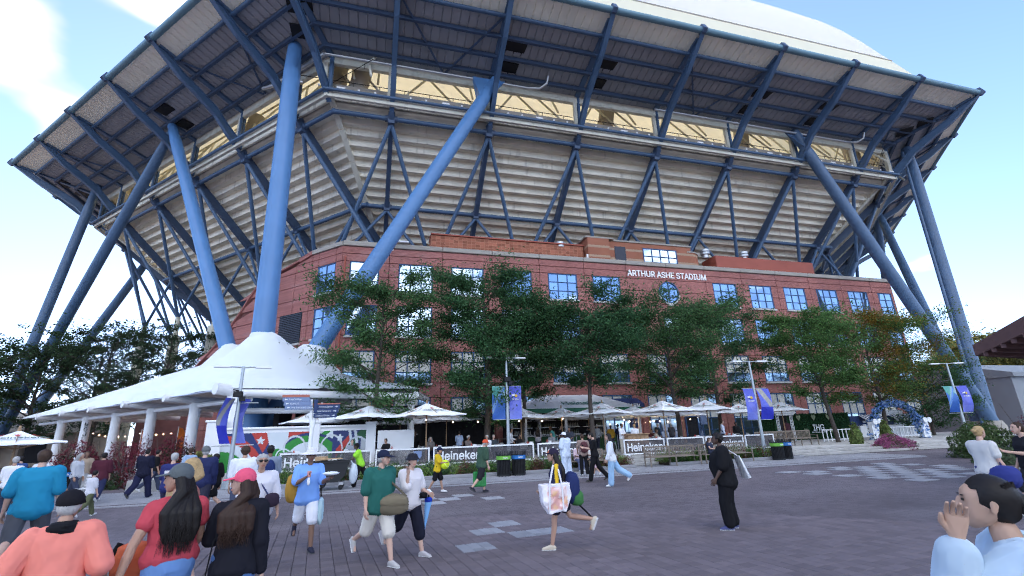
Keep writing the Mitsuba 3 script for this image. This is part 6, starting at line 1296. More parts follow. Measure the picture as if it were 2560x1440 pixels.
# ---------------------------------------------------------------- near figures
JEAN = (0.13, 0.24, 0.47); NAVY = (0.015, 0.02, 0.05); BLK = (0.010, 0.010, 0.012)
walkL, walkR = (24, 8, -22, 30), (-22, 30, 24, 8)
def jeanfn(v, c):
    f = meshkit.fbm(v*np.array((5, 5, 5.0)), 3, 3)[:, None]; return c*(0.88+0.24*f)
p = person('woman in a coral orange top and black cap seen from behind, lower left corner', -2.25, 4.75, -24, 1.56, legs=walkL, arms=((-14, 26, 70, 6), (-12, 24, 70, 6)), b=1.06, skin='tan', hair='grey', style='short', top=(0.78, 0.235, 0.18), sleeve=0.62, hem=0.22, loose=0.026, pants=(0.05, 0.05, 0.06), hat='cap', hatcol=(0.012, 0.011, 0.014), lod=0, nod=8, look=12, belly=0.03)
item('neck_scarf', 'black scarf round the neck of the woman in coral', 'scarf', [('cloth', blob(p['loc'](p['W']((0, -0.01, 0.525))), (0.095, 0.095, 0.045), 0.2), BLK, None)])
p = person('woman in raspberry red t-shirt and jeans with long dark hair and grey cap', -1.62, 5.1, -30, 1.71, legs=walkR, arms=((-6, 24, 8, -12), (12, 10, 35, 30)), b=0.97, skin='tan', hair='black', style='long', top=(0.48, 0.065, 0.085), sleeve=0.2, hem=-0.05, loose=0.004, pants=JEAN, plen=1.0, hat='cap', hatcol=(0.10, 0.115, 0.12), lod=0, look=-58, shoes=(0.6, 0.6, 0.6), pantfn=jeanfn)
q = p['loc'](p['W']((-0.17, 0.1, -0.02)))
item('waist_bag', 'orange and black bag held in front of the woman in raspberry red', 'bag', [('body', blob(q+P3(-0.10, 0.10, 0.05), (0.16, 0.10, 0.15), 0.2), (0.55, 0.13, 0.06), None), ('strap', strap([q+P3(-0.22, 0.1, 0.2), q+P3(-0.30, 0.05, 0.0), q+P3(-0.2, 0.02, -0.12)], 0.025), BLK, None)])
item('key_ring', 'ring of keys and charms on the hip of the woman in raspberry red', 'keys', [('ring', path_tube([q+P3(-0.02+0.03*math.cos(a), -0.1, -0.06+0.03*math.sin(a)) for a in np.linspace(0, 6.28, 14)], 0.004, 5), (0.6, 0.6, 0.62), None), ('charm', blob(q+P3(-0.04, -0.09, -0.16), (0.04, 0.03, 0.06), 0.3, sub=2), (0.25, 0.45, 0.42), None), ('tag', blob(q+P3(-0.08, -0.08, -0.13), (0.035, 0.02, 0.04), 0.3, sub=2), (0.6, 0.45, 0.5), None)])
p = person('woman in a black top and pink cap with wavy dark hair, seen from behind', -1.13, 5.15, 2, 1.64, legs=walkL, arms=((22, 16, 55, 35), (-4, 8, 14, 0)), b=0.98, skin='light', hair=(0.035, 0.018, 0.012), style='wavy', top=(0.012, 0.012, 0.018), sleeve=1.0, hem=0.03, loose=0.010, pants=(0.055, 0.115, 0.26), plen=1.0, hat='cap', hatcol=(0.72, 0.10, 0.17), lod=0, look=-84, shoes=(0.5, 0.5, 0.5), pantfn=jeanfn)
item('thin_strap_bag', 'thin cord strap hanging from the woman in black with the pink cap', 'strap', [('strap', strap([p['loc'](p['W']((-0.08, -0.06, 0.5))), p['loc'](p['W']((-0.16, -0.15, 0.2))), p['loc'](p['W']((-0.24, -0.05, -0.3))), p['loc'](p['W']((-0.25, -0.02, -0.6)))], 0.006), BLK, None)])
p = person('girl in a light blue hooded sweatshirt at the right edge, hand at her mouth', 2.53, 1.52, -40, 1.65, legs=walkL, arms=((62, 2, 128, 26), (14, 8, 40, 10)), b=1.0, skin=(0.46, 0.285, 0.20), hair='black', style='tail', top=(0.42, 0.52, 0.60), sleeve=0.88, hem=0.1, loose=0.045, pants=(0.05, 0.06, 0.1), lod=0, look=-4, nod=-3)
item('sweatshirt_hood', 'folded hood on the shoulders of the girl in the light blue sweatshirt', 'hood', [('cloth', cat([path_tube([p['loc'](p['W']((0.14*math.sin(a), -0.02-0.10*math.cos(a), 0.505-0.03*math.cos(a)))) for a in np.linspace(-2.2, 2.2, 14)], [0.03+0.025*math.cos(a*0.5) for a in np.linspace(-2.2, 2.2, 14)], 10)]), (0.42, 0.52, 0.60), None), ('drawstring', strap([p['loc'](p['W']((-0.05, 0.165, 0.36))), p['loc'](p['W']((-0.055, 0.19, 0.27))), p['loc'](p['W']((-0.06, 0.185, 0.17)))], 0.005), (0.12, 0.14, 0.2), None)])
person('man with a dark cap cut off by the right picture edge behind the girl', 5.75, 2.75, -30, 1.83, legs=walkR, skin='light', hair='black', top=(0.05, 0.05, 0.06), hat='cap', hatcol=BLK, lod=1, arms=((20, 8, 60, 20), (5, 8, 20, 0)))
# ---------------------------------------------------------------- middle distance
p = person('woman in bright blue t-shirt, white shorts, wide sun hat and sunglasses', -1.12, 9.9, 166, 1.70, legs=(14, 4, -24, 46), arms=((18, 12, 92, -6), (28, 12, 88, 46)), b=1.0, skin='brown', hair='black', top=(0.20, 0.38, 0.80), sleeve=0.42, hem=0.08, loose=0.02, pants=(0.80, 0.81, 0.86), plen=0.47, shoes=(0.03, 0.03, 0.05), hat='wide', hatcol=(0.66, 0.64, 0.66), glasses=True, lod=1)
item('paper_plate', 'white covered paper plate on the hand of the woman in the sun hat', 'plate', [('plate', lathe([(0, 0), (0.10, 0.0), (0.15, 0.03), (0.10, 0.05), (0, 0.06)], 20, p['loc'](p['A'][0][2]+p['A'][0][3]*0.13)+P3(0, 0, 0.02)), (0.75, 0.76, 0.78), None)])
item('drink_cup', 'small pink cup in the hand of the woman in the sun hat', 'cup', [('cup', lathe([(0, 0), (0.028, 0), (0.036, 0.10), (0, 0.10)], 12, p['loc'](p['A'][1][2]+p['A'][1][3]*0.09)+P3(0, -0.02, -0.03)), (0.62, 0.30, 0.28), None), ('napkin', blob(p['loc'](p['A'][1][2]+p['A'][1][3]*0.09)+P3(0, -0.03, -0.10), (0.025, 0.02, 0.06), 0.3, sub=2), (0.8, 0.8, 0.82), None)])
bp_ = p['loc'](p['W']((0.24, -0.10, 0.12)))
item('backpack', 'mustard yellow backpack hanging from one shoulder of the woman in the sun hat', 'backpack', [('body', blob(bp_, (0.13, 0.14, 0.24), 0.1), (0.40, 0.22, 0.04), None), ('strap', strap([p['loc'](p['W']((0.14, 0.10, 0.34))), p['loc'](p['W']((0.13, 0.02, 0.53))), p['loc'](p['W']((0.16, -0.12, 0.42))), bp_+P3(0, 0.05, 0.2)], 0.018), (0.03, 0.05, 0.2), None)])
sb = p['loc'](p['W']((-0.25, 0.02, -0.30)))
item('shoulder_bag', 'pale patterned bag hanging at the left side of the woman in the sun hat', 'bag', [('body', blob(sb, (0.05, 0.12, 0.22), 0.15), (0.45, 0.62, 0.66), None), ('strap', strap([sb+P3(0, 0, 0.2), p['loc'](p['W']((-0.22, 0.0, 0.15))), p['loc'](p['W']((-0.15, 0.0, 0.5)))], 0.012), BLK, None)])
p = person('old man in a dark green t-shirt and beige cargo shorts with a navy cap, walking', 0.12, 8.35, 150, 1.67, legs=(20, 6, -26, 40), arms=((-8, 8, 16, 0), (-4, 10, 18, 0)), b=1.06, skin='light', hair='grey', top=(0.022, 0.115, 0.095), sleeve=0.45, hem=0.1, loose=0.03, pants=(0.60, 0.56, 0.50), plen=0.5, shoes=(0.42, 0.40, 0.39), hat='cap', hatcol=(0.015, 0.02, 0.045), lod=1, look=-34, nod=4, belly=0.02)
mb = p['loc'](p['W']((-0.14, 0.20, -0.03)))
item('messenger_bag', 'olive brown messenger bag across the old man in green', 'bag', [('body', blob(mb, (0.24, 0.10, 0.15), 0.12), (0.15, 0.125, 0.085), None), ('flap', blob(mb+P3(0.0, -0.05, 0.05), (0.22, 0.07, 0.08), 0.12), (0.18, 0.15, 0.10), None), ('strap', strap([mb+P3(0.2, 0, 0.1), p['loc'](p['W']((-0.13, 0.15, 0.3))), p['loc'](p['W']((0.08, 0.05, 0.53))), p['loc'](p['W']((0.15, -0.12, 0.3)))], 0.018), (0.12, 0.10, 0.07), None)])
p = person('woman in a white top, black cropped trousers and black bucket hat, hand at face', 0.62, 8.75, 140, 1.58, legs=(18, 4, -26, 42), arms=((10, 12, 60, 10), (30, 6, 140, -12)), b=1.02, skin='light', hair='black', top=(0.66, 0.62, 0.62), sleeve=0.4, hem=0.06, loose=0.03, pants=(0.012, 0.013, 0.025), plen=0.68, shoes=(0.45, 0.42, 0.42), hat='bucket', hatcol=(0.02, 0.02, 0.028), lod=1, look=20)
cm = p['loc'](p['W']((-0.17, 0.16, 0.07)))
item('photo_camera', 'black camera hanging from the neck of the woman with the bucket hat', 'camera', [('body', bevel(cm, (0.14, 0.07, 0.09), 0.015), BLK, None), ('lens', tube(cm+P3(0, -0.03, 0), cm+P3(0, -0.11, 0), 0.035, n=14), BLK, None), ('strap', strap([cm+P3(-0.06, 0, 0.05), p['loc'](p['W']((-0.08, 0.12, 0.4))), p['loc'](p['W']((0, -0.05, 0.54)))], 0.008), BLK, None)])
um = p['loc'](p['W']((-0.34, 0.14, -0.05)))
item('folded_umbrella', 'folded light blue umbrella hanging from the hand of the woman with the bucket hat', 'umbrella', [('cloth', tube(um, um+P3(-0.06, 0.0, -0.46), 0.062, 0.006, 12), (0.20, 0.42, 0.72), None), ('band', tube(um+P3(0, 0, 0.06), um+P3(0, 0, -0.01), 0.064, 0.062, 12), (0.02, 0.05, 0.42), None), ('handle', tube(um+P3(0, 0, 0.06), um+P3(0.0, 0, 0.14), 0.012), BLK, None)])
def stripe(v, c):
    k = (np.abs(v[:, 0]) > 0.17) & (np.abs(v[:, 1]+0.005) < 0.035); c[k] = (0.70, 0.45, 0.03); return c
p = person('girl in a navy t-shirt with yellow sleeve stripe and cap, bare legs, striding left', 3.05, 8.2, -68, 1.56, legs=(12, 4, -30, 52), arms=((6, 6, 62, 14), (-14, 8, 40, 0)), b=0.9, skin=(0.42, 0.245, 0.175), hair='black', style='long', top=(0.02, 0.022, 0.05), sleeve=0.4, hem=0.14, loose=0.022, pants=(0.02, 0.022, 0.04), plen=0.28, shoes=(0.55, 0.48, 0.38), hat='cap', hatcol=(0.025, 0.02, 0.04), lod=1, topfn=stripe, hatfn=lambda v, c: np.where(((v[:, 1] > 0.06) & (v[:, 2] > 0.055) & (np.abs(v[:, 0]) < 0.05))[:, None], np.array((0.72, 0.16, 0.04)), c))
tb_ = p['loc'](p['W']((-0.30, 0.06, -0.02)))
scene['m_film'] = {'type': 'twosided', 'bsdf': {'type': 'principled', 'base_color': {'type': 'mesh_attribute', 'name': 'vertex_color'}, 'roughness': 0.2, 'specular': 0.7, 'clearcoat': 0.6}}
def filmcol(v, c):
    q = v-tb_; n = meshkit.fbm(v*9, 3, 12); c[:] = np.array((0.74, 0.70, 0.73)); inner = (np.abs(q[:, 0]-0.03) < 0.17) & (q[:, 2] < 0.13+0.05*n) & (q[:, 2] > -0.19)
    c[inner] = np.array((0.66, 0.34, 0.30)); k = inner & (n > 0.56); c[k] = np.array((0.74, 0.58, 0.56)); k = inner & (n < 0.4); c[k] = np.array((0.70, 0.40, 0.22)); return c
bagm = prism([(-0.25, 0.19), (0.25, 0.21), (0.27, 0.0), (0.17, -0.22), (-0.12, -0.24), (-0.20, -0.1)], tb_-P3(0, 0.09, 0), (1, 0, 0), (0, 0, 1), (0, 0.18, 0)).subdivide().subdivide().subdivide().subdivide(); bagm.vertices += (meshkit.fbm(bagm.vertices*9, 3, 3)[:, None]-0.5)*0.05
tk = item('tote_bag', 'large clear pinkish tote bag with white straps carried by the girl in navy', 'bag', [('strap', cat([strap([tb_+P3(o_, -0.10, -0.2), tb_+P3(o_*0.9, -0.11, 0.2), p['loc'](p['W']((-0.13, 0.04, 0.5)))+P3(o_*0.3, -0.06, 0.02)], 0.016) for o_ in (-0.12, 0.12)]), (0.70, 0.68, 0.70), None)])
put(tk, 'body', coloured(bagm, (0.7, 0.6, 0.6), np.eye(4), 'm_film', 0.05, fn=filmcol))
bk_ = p['loc'](p['W']((0.0, -0.27, 0.10)))
item('backpack', 'navy backpack with green and yellow lower pocket on the girl in navy', 'backpack', [('body', blob(bk_, (0.13, 0.15, 0.25), 0.1), (0.02, 0.03, 0.10), None), ('pocket', blob(bk_+P3(0.07, -0.02, -0.16), (0.11, 0.13, 0.12), 0.12), (0.05, 0.16, 0.05), None), ('hanging_strap', strap([bk_+P3(0.05, -0.03, -0.22), bk_+P3(0.2, -0.03, -0.36), bk_+P3(0.32, -0.03, -0.48)], 0.015), BLK, None)])
p = person('heavy set person all in black with navy sneakers, in profile facing left', 6.55, 8.32, -54, 1.71, legs=(10, 14, 2, 10), arms=((10, 8, 24, 6), (2, 8, 20, 0)), b=1.28, skin='dark', hair='black', style='curlyshort', top=BLK, sleeve=0.46, hem=0.16, loose=0.035, pants=(0.009, 0.009, 0.011), plen=0.95, shoes=(0.08, 0.09, 0.2), lod=1, belly=0.06, bust=0.02, nod=-4)
wb = p['loc'](p['W']((0.1, -0.27, 0.18)))
item('white_tote', 'white cloth tote at the back of the person in black', 'bag', [('body', hexa([wb+P3(0.0, -0.05, 0.18), wb+P3(0.03, 0.12, 0.18), wb+P3(0.06, 0.12, 0.18), wb+P3(0.03, -0.05, 0.18)], [wb+P3(0.12, -0.08, -0.24), wb+P3(0.15, 0.14, -0.24), wb+P3(0.24, 0.14, -0.22), wb+P3(0.21, -0.08, -0.22)]), (0.66, 0.67, 0.68), None), ('strap', strap([wb+P3(0.02, 0, 0.18), p['loc'](p['W']((0.13, -0.08, 0.51))), p['loc'](p['W']((0.13, 0.1, 0.40)))], 0.012), (0.66, 0.67, 0.68), None)])
p = person('grey haired woman in a white sweater with a dark crossbody bag and sunglasses', -1.72, 8.85, 162, 1.70, legs=walkR, arms=((6, 12, 20, 0), (4, 10, 14, 0)), b=1.08, skin='tan', hair='grey', style='curlyshort', top=(0.62, 0.60, 0.64), sleeve=0.72, hem=0.08, loose=0.02, pants=(0.012, 0.014, 0.025), glasses=True, shoes=(0.6, 0.25, 0.2), lod=1)
cb2 = p['loc'](p['W']((-0.18, 0.18, 0.10)))
item('crossbody_bag', 'small dark bag on the front of the grey haired woman', 'bag', [('body', blob(cb2, (0.11, 0.06, 0.10), 0.08), (0.03, 0.02, 0.035), None), ('strap', strap([cb2+P3(-0.06, 0, 0.08), p['loc'](p['W']((0.0, 0.16, 0.36))), p['loc'](p['W']((0.14, 0.0, 0.52)))], 0.012), (0.05, 0.06, 0.14), None)])
person('woman with very long blond hair in a tan dress, behind the woman in raspberry red', -2.28, 7.35, 60, 1.72, legs=walkL, arms=((10, 8, 30, 10), (8, 8, 20, 0)), skin='light', hair='blond', style='long', top=(0.30, 0.12, 0.10), sleeve=0.2, pants=(0.32, 0.20, 0.13), skirt=0.35, lod=1, look=-95)
person('broad man in a teal t-shirt and grey shorts seen from behind at the left', -5.36, 10.25, -12, 1.89, legs=walkR, arms=((-6, 12, 14, 0), (4, 12, 18, 0)), b=1.22, skin='light', hair='brown', top=(0.018, 0.22, 0.37), sleeve=0.44, hem=0.06, loose=0.02, pants=(0.075, 0.08, 0.095), plen=0.52, lod=1, belly=0.03)
person('man in a plum purple shirt cut off by the left picture edge', -5.75, 9.4, 20, 1.72, legs=walkL, b=1.05, skin='tan', hair='black', top=(0.11, 0.025, 0.07), sleeve=0.48, pants=(0.03, 0.025, 0.08), lod=1)
# ---------------------------------------------------------------- along the terrace edge
p = person('boy in a yellow t-shirt, black shorts and navy cap holding a tennis ball', 2.15, 17.5, 110, 1.46, legs=(16, 6, -14, 20), arms=((28, 6, 70, 18), (26, 6, 66, 18)), b=0.86, skin='tan', top=(0.62, 0.42, 0.02), sleeve=0.42, hem=0.1, loose=0.03, pants=BLK, plen=0.45, shoes=(0.7, 0.7, 0.7), hat='cap', hatcol=NAVY, lod=1, nod=10)
gb_ = p['loc'](p['W']((-0.02, 0.30, 0.12))); em = trimesh.creation.icosphere(3, 0.155); em.apply_translation(gb_)
bl = thing('giant_tennis_ball', 'giant fluorescent yellow tennis ball carried by the boy in yellow', 'ball'); flat('m_ball', (0.62, 0.78, 0.03), 0.9); part(bl, 'felt', em, 'm_ball', True)
part(bl, 'seam', path_tube([gb_+0.156*P3(math.sin(a)*math.cos(0.6*math.sin(2*a)), math.cos(a)*math.cos(0.6*math.sin(2*a)), math.sin(0.6*math.sin(2*a))) for a in np.linspace(0, 2*np.pi, 40)], 0.005, 5), 'm_white')
p = person('stooped man in a dark green t-shirt and orange cap walking right', 3.52, 16.6, 74, 1.68, legs=(14, 8, -20, 26), arms=((4, 6, 14, 0), (8, 6, 16, 0)), lean=8, b=1.12, skin='light', hair='grey', top=(0.045, 0.085, 0.055), sleeve=0.46, hem=0.08, loose=0.03, pants=(0.02, 0.02, 0.025), plen=0.52, shoes=(0.03, 0.03, 0.04), hat='cap', hatcol=(0.60, 0.09, 0.04), lod=1, nod=12, belly=0.04)
gbm = bevel((0, 0, 0), (0.42, 0.24, 0.46), 0.03).subdivide().subdivide(); gbm.vertices += (meshkit.fbm(gbm.vertices*8, 3, 3)[:, None]-0.5)*0.06; gpos = p['loc'](p['A'][0][2])+P3(-0.06, -0.1, -0.42); gbm.apply_translation(gpos)
varied('m_greenbag', (0.02, 0.22, 0.05), 0.2, 8.0, 0.4, 0.5, (0.10, 0.42, 0.10))
gk = thing('shopping_bag', 'green patterned shopping bag carried by the man with the orange cap', 'bag'); part(gk, 'body', gbm, 'm_greenbag', 30); part(gk, 'handle', strap([gpos+P3(-0.1, 0, 0.22), gpos+P3(0.05, 0.08, 0.44), gpos+P3(0.14, 0, 0.22)], 0.012), 'm_greenbag')
person('man dressed all in white with a white cap, facing away by the fence', 8.34, 21.1, -35, 1.80, legs=(2, 2, -4, 4), arms=((10, 8, 50, 20), (10, 8, 60, 20)), b=1.15, skin='dark', top=(0.60, 0.68, 0.80), sleeve=0.48, hem=0.25, loose=0.05, pants=(0.58, 0.66, 0.78), plen=1.0, hat='cap', hatcol=(0.72, 0.73, 0.76), shoes=(0.7, 0.7, 0.7), lod=1, belly=0.03)
p = person('young man in black looking down at his phone, walking left', 8.2, 17.75, -62, 1.80, legs=(16, 6, -18, 24), arms=((24, 6, 78, 16), (24, 6, 78, 16)), b=0.94, skin='light', top=BLK, sleeve=0.42, pants=BLK, shoes=(0.05, 0.045, 0.04), lod=1, nod=18)
item('phone', 'phone held by the young man in black', 'phone', [('case', bevel(p['loc'](p['W']((0.0, 0.42, 0.28))), (0.08, 0.02, 0.15), 0.006), BLK, None)])
person('woman in a white cardigan and pale blue jeans stepping left', 8.0, 15.95, -62, 1.72, legs=(6, 2, -30, 30), arms=((8, 8, 20, 6), (4, 8, 14, 0)), b=0.92, skin='light', hair='black', style='long', top=(0.70, 0.72, 0.76), sleeve=0.98, hem=0.08, loose=0.03, pants=(0.28, 0.44, 0.62), plen=1.0, shoes=(0.72, 0.72, 0.72), lod=1, look=10, topfn=None)
p = person('tourist with a maroon backpack seen from behind beside the bench', 8.9, 20.4, 8, 1.70, legs=(4, 2, -4, 4), arms=((10, 12, 40, 20), (10, 12, 30, 10)), b=1.08, skin='tan', hair='brown', top=(0.28, 0.20, 0.17), sleeve=0.3, pants=BLK, lod=1)
item('backpack', 'maroon patterned backpack on the tourist by the bench', 'backpack', [('body', blob(p['loc'](p['W']((0, -0.20, 0.24))), (0.17, 0.11, 0.23), 0.1), (0.09, 0.035, 0.04), None)])
person('small child in a dark top and pink shorts next to the tourist', 9.25, 20.0, -20, 1.12, legs=walkR, arms=((30, 10, 40, 0), (10, 8, 20, 0)), b=0.95, skin='tan', hair='black', top=(0.03, 0.03, 0.035), pants=(0.55, 0.36, 0.42), plen=0.4, lod=1)
SITL = (82, 84, 78, 80)
p = person('dark haired girl in pale pink sitting on the bench left of the steps', 9.6, 22.72, 180, 1.55, z=-0.0, legs=SITL, arms=((20, 8, 60, 20), (20, 8, 60, 20)), skin='brown', hair='black', style='bun', top=(0.55, 0.42, 0.46), pants=(0.10, 0.12, 0.2), lod=1, seat=True, look=30)
p = person('dark haired girl in white sitting beside the girl in pink on the bench', 10.3, 22.72, 180, 1.58, legs=SITL, arms=((20, 8, 60, 20), (20, 8, 60, 20)), skin='brown', hair='black', style='bun', top=(0.6, 0.58, 0.55), pants=(0.03, 0.03, 0.05), lod=1, seat=True, look=-30)
p = person('woman in a navy vest with brown hair sitting on the bench with legs stretched out', 17.3, 22.78, 150, 1.66, legs=(78, 46, 74, 40), arms=((24, 8, 66, 24), (20, 8, 60, 24)), lean=-8, skin='light', hair='brown', style='long', top=(0.03, 0.035, 0.06), sleeve=0.15, pants=(0.012, 0.018, 0.05), shoes=(0.6, 0.6, 0.6), lod=1, seat=True, nod=12)
p = person('cleaner in a neon green vest pushing the black cart', -0.52, 21.4, -96, 1.70, legs=(20, 10, -30, 24), arms=((52, 4, 12, 6), (48, 4, 16, 6)), lean=14, b=0.98, skin='dark', hair='black', top=(0.32, 0.72, 0.05), sleeve=0.3, hem=0.05, loose=0.03, pants=BLK, shoes=(0.5, 0.5, 0.5), hat='cap', hatcol=BLK, lod=1)
p = person('man with a navy backpack and grey shirt seen from behind by the lamp post', -2.52, 13.8, -6, 1.80, legs=walkL, b=1.05, skin='brown', hair='black', top=(0.20, 0.24, 0.31), sleeve=0.46, pants=(0.20, 0.33, 0.38), plen=0.6, lod=1)
item('backpack', 'navy backpack on the man in the grey shirt', 'backpack', [('body', blob(p['loc'](p['W']((0, -0.20, 0.24))), (0.16, 0.10, 0.24), 0.1), (0.02, 0.035, 0.12), None)])
person('person in a white t-shirt seen from behind in front of the mural', -2.95, 13.2, -20, 1.80, legs=walkR, b=1.05, skin='tan', hair='brown', style='curlyshort', top=(0.72, 0.73, 0.78), sleeve=0.48, loose=0.03, pants=(0.05, 0.06, 0.1), lod=1)
person('person in a navy hooded jacket and grey cap seen from behind', -4.15, 14.4, -5, 1.82, legs=walkL, b=1.12, skin='light', hair='grey', top=(0.022, 0.028, 0.085), sleeve=0.95, loose=0.04, pants=(0.03, 0.03, 0.05), hat='cap', hatcol=(0.14, 0.15, 0.15), lod=1)
person('woman in black shorts and top striding left', -4.15, 15.5, -70, 1.62, legs=walkR, arms=((20, 6, 60, 10), (-12, 6, 20, 0)), skin='light', hair='black', top=BLK, sleeve=0.5, pants=BLK, plen=0.35, lod=1, shoes=(0.7, 0.7, 0.7))
person('man in a navy jersey with a white back panel', -4.8, 14.3, 10, 1.70, legs=walkL, b=1.0, skin='light', hair='grey', top=(0.025, 0.03, 0.12), sleeve=0.45, pants=(0.04, 0.04, 0.08), plen=0.5, lod=1, topfn=lambda v, c: np.where(((v[:, 1] < -0.08) & (np.abs(v[:, 0]) < 0.09) & (v[:, 2] > 1.17) & (v[:, 2] < 1.33))[:, None], np.array((0.6, 0.6, 0.62)), c))
person('man in a maroon shirt and dark jeans seen from behind at the left', -9.3, 21.2, -10, 1.70, legs=walkL, b=1.12, skin='tan', hair='black', top=(0.075, 0.018, 0.03), sleeve=0.5, hem=0.08, loose=0.03, pants=(0.025, 0.03, 0.075), shoes=(0.2, 0.2, 0.22), lod=1)
person('man in a black shirt and dark trousers striding away at the left', -8.3, 22.0, 12, 1.78, legs=walkR, b=1.12, skin='light', hair='black', top=(0.012, 0.013, 0.03), sleeve=0.46, hem=0.08, loose=0.03, pants=(0.016, 0.018, 0.05), shoes=BLK, lod=1)
# right side
p = person('blond woman in a white top and dark blue shorts walking at the right', 11.15, 6.75, 95, 1.74, legs=(24, 6, -26, 20), arms=((30, 8, 80, 20), (6, 8, 20, 0)), skin='light', hair='blond', style='bun', top=(0.55, 0.54, 0.52), sleeve=0.3, pants=(0.04, 0.05, 0.17), plen=0.3, lod=1)
item('shoulder_bag', 'dark blue slouchy bag at the hip of the blond woman at the right', 'bag', [('body', blob(p['loc'](p['W']((0.24, 0.0, -0.1))), (0.17, 0.22, 0.19), 0.1), (0.035, 0.045, 0.19), None), ('strap', strap([p['loc'](p['W']((0.24, 0.0, 0.05))), p['loc'](p['W']((0.2, 0.0, 0.3))), p['loc'](p['W']((0.14, 0.0, 0.51)))], 0.012), (0.03, 0.03, 0.1), None)])
person('man in dark clothes walking left at the right picture edge', 12.4, 6.75, -60, 1.78, legs=walkR, arms=((30, 8, 70, 20), (5, 8, 20, 0)), skin='light', hair='brown', top=(0.02, 0.02, 0.025), pants=(0.03, 0.03, 0.035), plen=0.5, shoes=(0.6, 0.6, 0.65), lod=1)
# ---------------------------------------------------------------- on the terrace
TG = dict(z=TZ, lod=2)
person('waiter in a white shirt with lanyard behind the host stand', 13.9, 26.1, 150, 1.74, arms=((20, 10, 60, 20), (20, 10, 50, 10)), skin='brown', top=(0.72, 0.73, 0.76), pants=(0.45, 0.42, 0.36), **TG)
person('person in a white shirt seen from behind at the host stand', 15.0, 26.5, 10, 1.68, skin='light', hair='blond', top=(0.72, 0.73, 0.76), pants=(0.1, 0.1, 0.12), **TG)
person('man in a pale shirt standing by the brick wall at the right parasols', 23.2, 29.0, 130, 1.78, skin='light', hair='brown', top=(0.60, 0.66, 0.80), sleeve=0.95, pants=(0.03, 0.03, 0.05), **TG)
person('woman in black standing right of the man in the pale shirt', 24.0, 28.6, -160, 1.62, skin='dark', hair='black', style='curlyshort', top=BLK, sleeve=0.9, pants=BLK, **TG)
person('person in a maroon jacket at the white pergola doorway', 31.5, 31.8, 20, 1.72, skin='dark', hair='black', top=(0.09, 0.035, 0.045), sleeve=0.95, pants=(0.05, 0.03, 0.03), **TG)
person('man in dark jacket standing in the dark doorway', 19.6, 31.4, 150, 1.74, skin='light', hair='grey', top=(0.03, 0.04, 0.05), sleeve=0.9, pants=BLK, **TG)
seatd = [(0.6, 26.9, 'man in black seated at the table beside the white screen', BLK, 'black'), (3.0, 27.9, 'woman in grey seated at the table behind the boy in yellow', (0.18, 0.16, 0.15), 'grey'), (5.0, 27.2, 'grey haired woman in taupe seated behind the man in green', (0.16, 0.13, 0.12), 'grey'), (5.9, 26.3, 'man in a white shirt seated left of the middle lamp post', (0.72, 0.73, 0.76), 'grey'), (6.5, 27.4, 'man in dark grey seated beside the man in the white shirt', (0.05, 0.06, 0.07), 'grey'), (8.2, 28.0, 'woman in black seated behind the waste bins', BLK, 'black'), (10.6, 29.0, 'person in grey seated near the straight tree trunk', (0.22, 0.23, 0.25), 'black'), (1.8, 30.0, 'person in navy seated in the rear row under the slim tree', NAVY, 'brown'), (16.9, 27.3, 'person in beige seated right of the host stand', (0.33, 0.28, 0.22), 'brown'), (18.4, 30.2, 'woman in dark red seated under the middle parasols', (0.10, 0.03, 0.03), 'black'), (-1.1, 26.9, 'person in grey seated in front of the mural', (0.28, 0.3, 0.34), 'black')]
for i, (x, y, lb, col, hr) in enumerate(seatd): person(lb, x, y, 180-40*(i % 3-1), 1.68, legs=SITL, arms=((26, 8, 70, 24), (24, 8, 64, 20)), skin=('tan', 'light', 'brown')[i % 3], hair=hr, style=('short', 'long', 'curlyshort')[i % 3] if 'woman' in lb else 'short', top=col, pants=NAVY, seat=True, **TG)
stand = [(4.9, 29.6, 'man in a pale blue shirt standing in the rear row', (0.36, 0.45, 0.62), 'black', 20), (8.0, 29.2, 'waiter in a white t-shirt standing behind the middle lamp post', (0.66, 0.67, 0.7), 'black', 110), (10.3, 30.8, 'person in a grey top with long hair standing at the bar', (0.3, 0.3, 0.33), 'black', 20), (11.3, 30.4, 'man in a teal shirt leaning over the tall table', (0.06, 0.24, 0.22), 'brown', -60), (12.2, 31.6, 'person in black with arms folded at the bar counter', BLK, 'black', 150), (13.2, 32.4, 'bartender in a light grey shirt', (0.35, 0.35, 0.38), 'black', 180), (14.6, 32.2, 'tall person in black standing at the bar right of the tree', BLK, 'black', -30), (15.9, 31.4, 'person in ochre yellow standing near the host stand', (0.42, 0.24, 0.03), 'black', 30), (16.8, 32.0, 'person in a dark blue cap and shirt in the bar queue', NAVY, 'black', -20), (15.4, 32.6, 'person in a pale patterned shirt in the bar queue', (0.4, 0.42, 0.45), 'grey', 60), (11.0, 27.0, 'woman in a dark dress carrying drinks by the fence', (0.04, 0.045, 0.06), 'black', -140), (2.2, 28.6, 'standing waiter in black in front of the dark shelter', BLK, 'black', 160), (21.0, 31.8, 'person in dark grey near the wall notices', (0.08, 0.08, 0.09), 'grey', 40)]
for i, (x, y, lb, col, hr, fc) in enumerate(stand): person(lb, x, y, fc, 1.62+0.045*(i % 5), legs=(4, 4, -6, 6), arms=((20, 10, 50, 20), (10, 8, 30, 10)), lean=18 if 'leaning' in lb else 0, skin=('light', 'tan', 'brown', 'dark')[i % 4], hair=hr, style='long' if 'long hair' in lb or 'woman' in lb else 'short', top=col, sleeve=(0.45, 0.9)[i % 2], pants=(0.04, 0.045, 0.07), hat='cap' if ' cap' in lb else None, hatcol=NAVY, **TG)
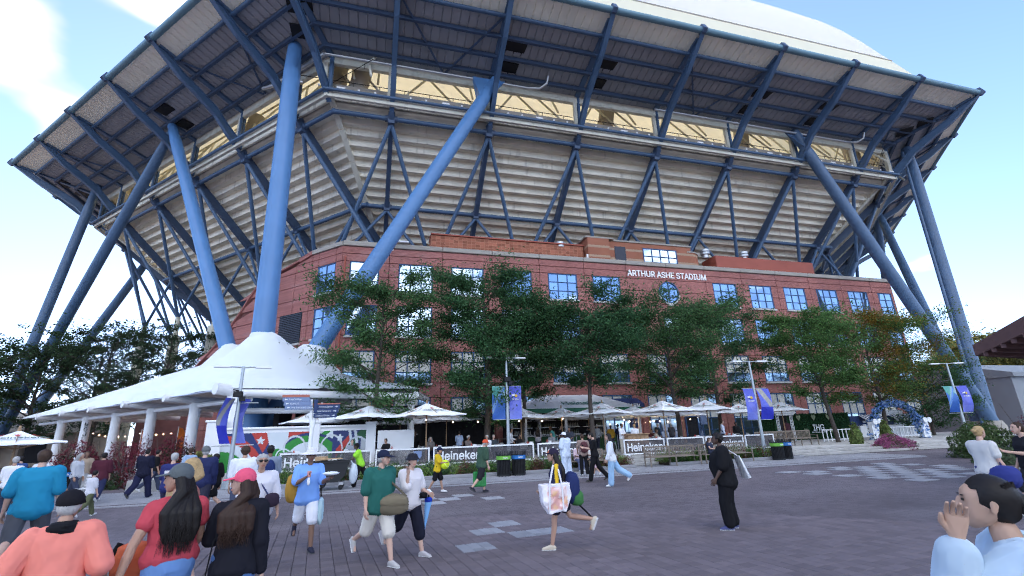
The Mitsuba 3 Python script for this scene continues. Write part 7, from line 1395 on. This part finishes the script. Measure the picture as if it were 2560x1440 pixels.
# far left crowd near the tent
left = [(-9.6, 15.8, 'person in pale grey at the far left, behind the man in teal', (0.36, 0.38, 0.44), 'black', 10, 0.5), (-10.4, 18.6, 'person in a white shirt at the far left', (0.68, 0.69, 0.72), 'grey', -20, 0.5), (-9.4, 18.0, 'man in olive shorts left of the man in teal', (0.60, 0.61, 0.64), 'brown', 15, 0.5), (-7.7, 17.2, 'dark haired child in a white top right of the man in teal', (0.55, 0.55, 0.6), 'black', 30, 0.5), (-10.6, 22.4, 'woman in white sitting back at the tent entrance', (0.6, 0.61, 0.64), 'grey', 100, 0.9), (-11.3, 24.4, 'person in tan by the low parasol', (0.35, 0.27, 0.2), 'brown', 160, 0.5), (-13.0, 23.6, 'person in blue by the low parasol', (0.06, 0.11, 0.28), 'black', -70, 0.5), (-8.9, 24.6, 'person in black in front of the middle red shrub', BLK, 'black', 60, 0.5), (-6.9, 22.2, 'person in light blue near the grass tuft', (0.3, 0.4, 0.55), 'brown', -40, 0.5)]
for i, (x, y, lb, col, hr, fc, sl) in enumerate(left): person(lb, x, y, fc, 1.25 if 'child' in lb else 1.66+0.05*(i % 3), legs=walkL if i % 2 else walkR, skin=('light', 'tan', 'brown')[i % 3], hair=hr, style='long' if 'woman' in lb else 'short', top=col, sleeve=sl, pants=((0.10, 0.11, 0.06), (0.05, 0.06, 0.1), (0.3, 0.3, 0.3))[i % 3], plen=(0.5, 1.0)[i % 2], lod=2)
# small stroller / white chairs at the left
wc = thing('white_lounge_chair', 'white folding chair by the red shrubs at the left', 'chair'); o = P3(-10.1, 22.3, 0)
for i in range(4): part(wc, 'slat', bevel(o+P3(0, -0.2+0.13*i, 0.42), (0.6, 0.11, 0.025), 0.006), 'm_white')
for i in range(4): part(wc, 'back_slat', bevel(o+P3(0, 0.36+0.03*i, 0.5+0.11*i), (0.6, 0.025, 0.09), 0.006), 'm_white')
for sx in (-0.28, 0.28): part(wc, 'leg', cat([beam(o+P3(sx, -0.25, 0), o+P3(sx, 0.3, 0.44), 0.035, 0.035), beam(o+P3(sx, 0.35, 0), o+P3(sx, -0.22, 0.43), 0.034, 0.034)]), 'm_white')
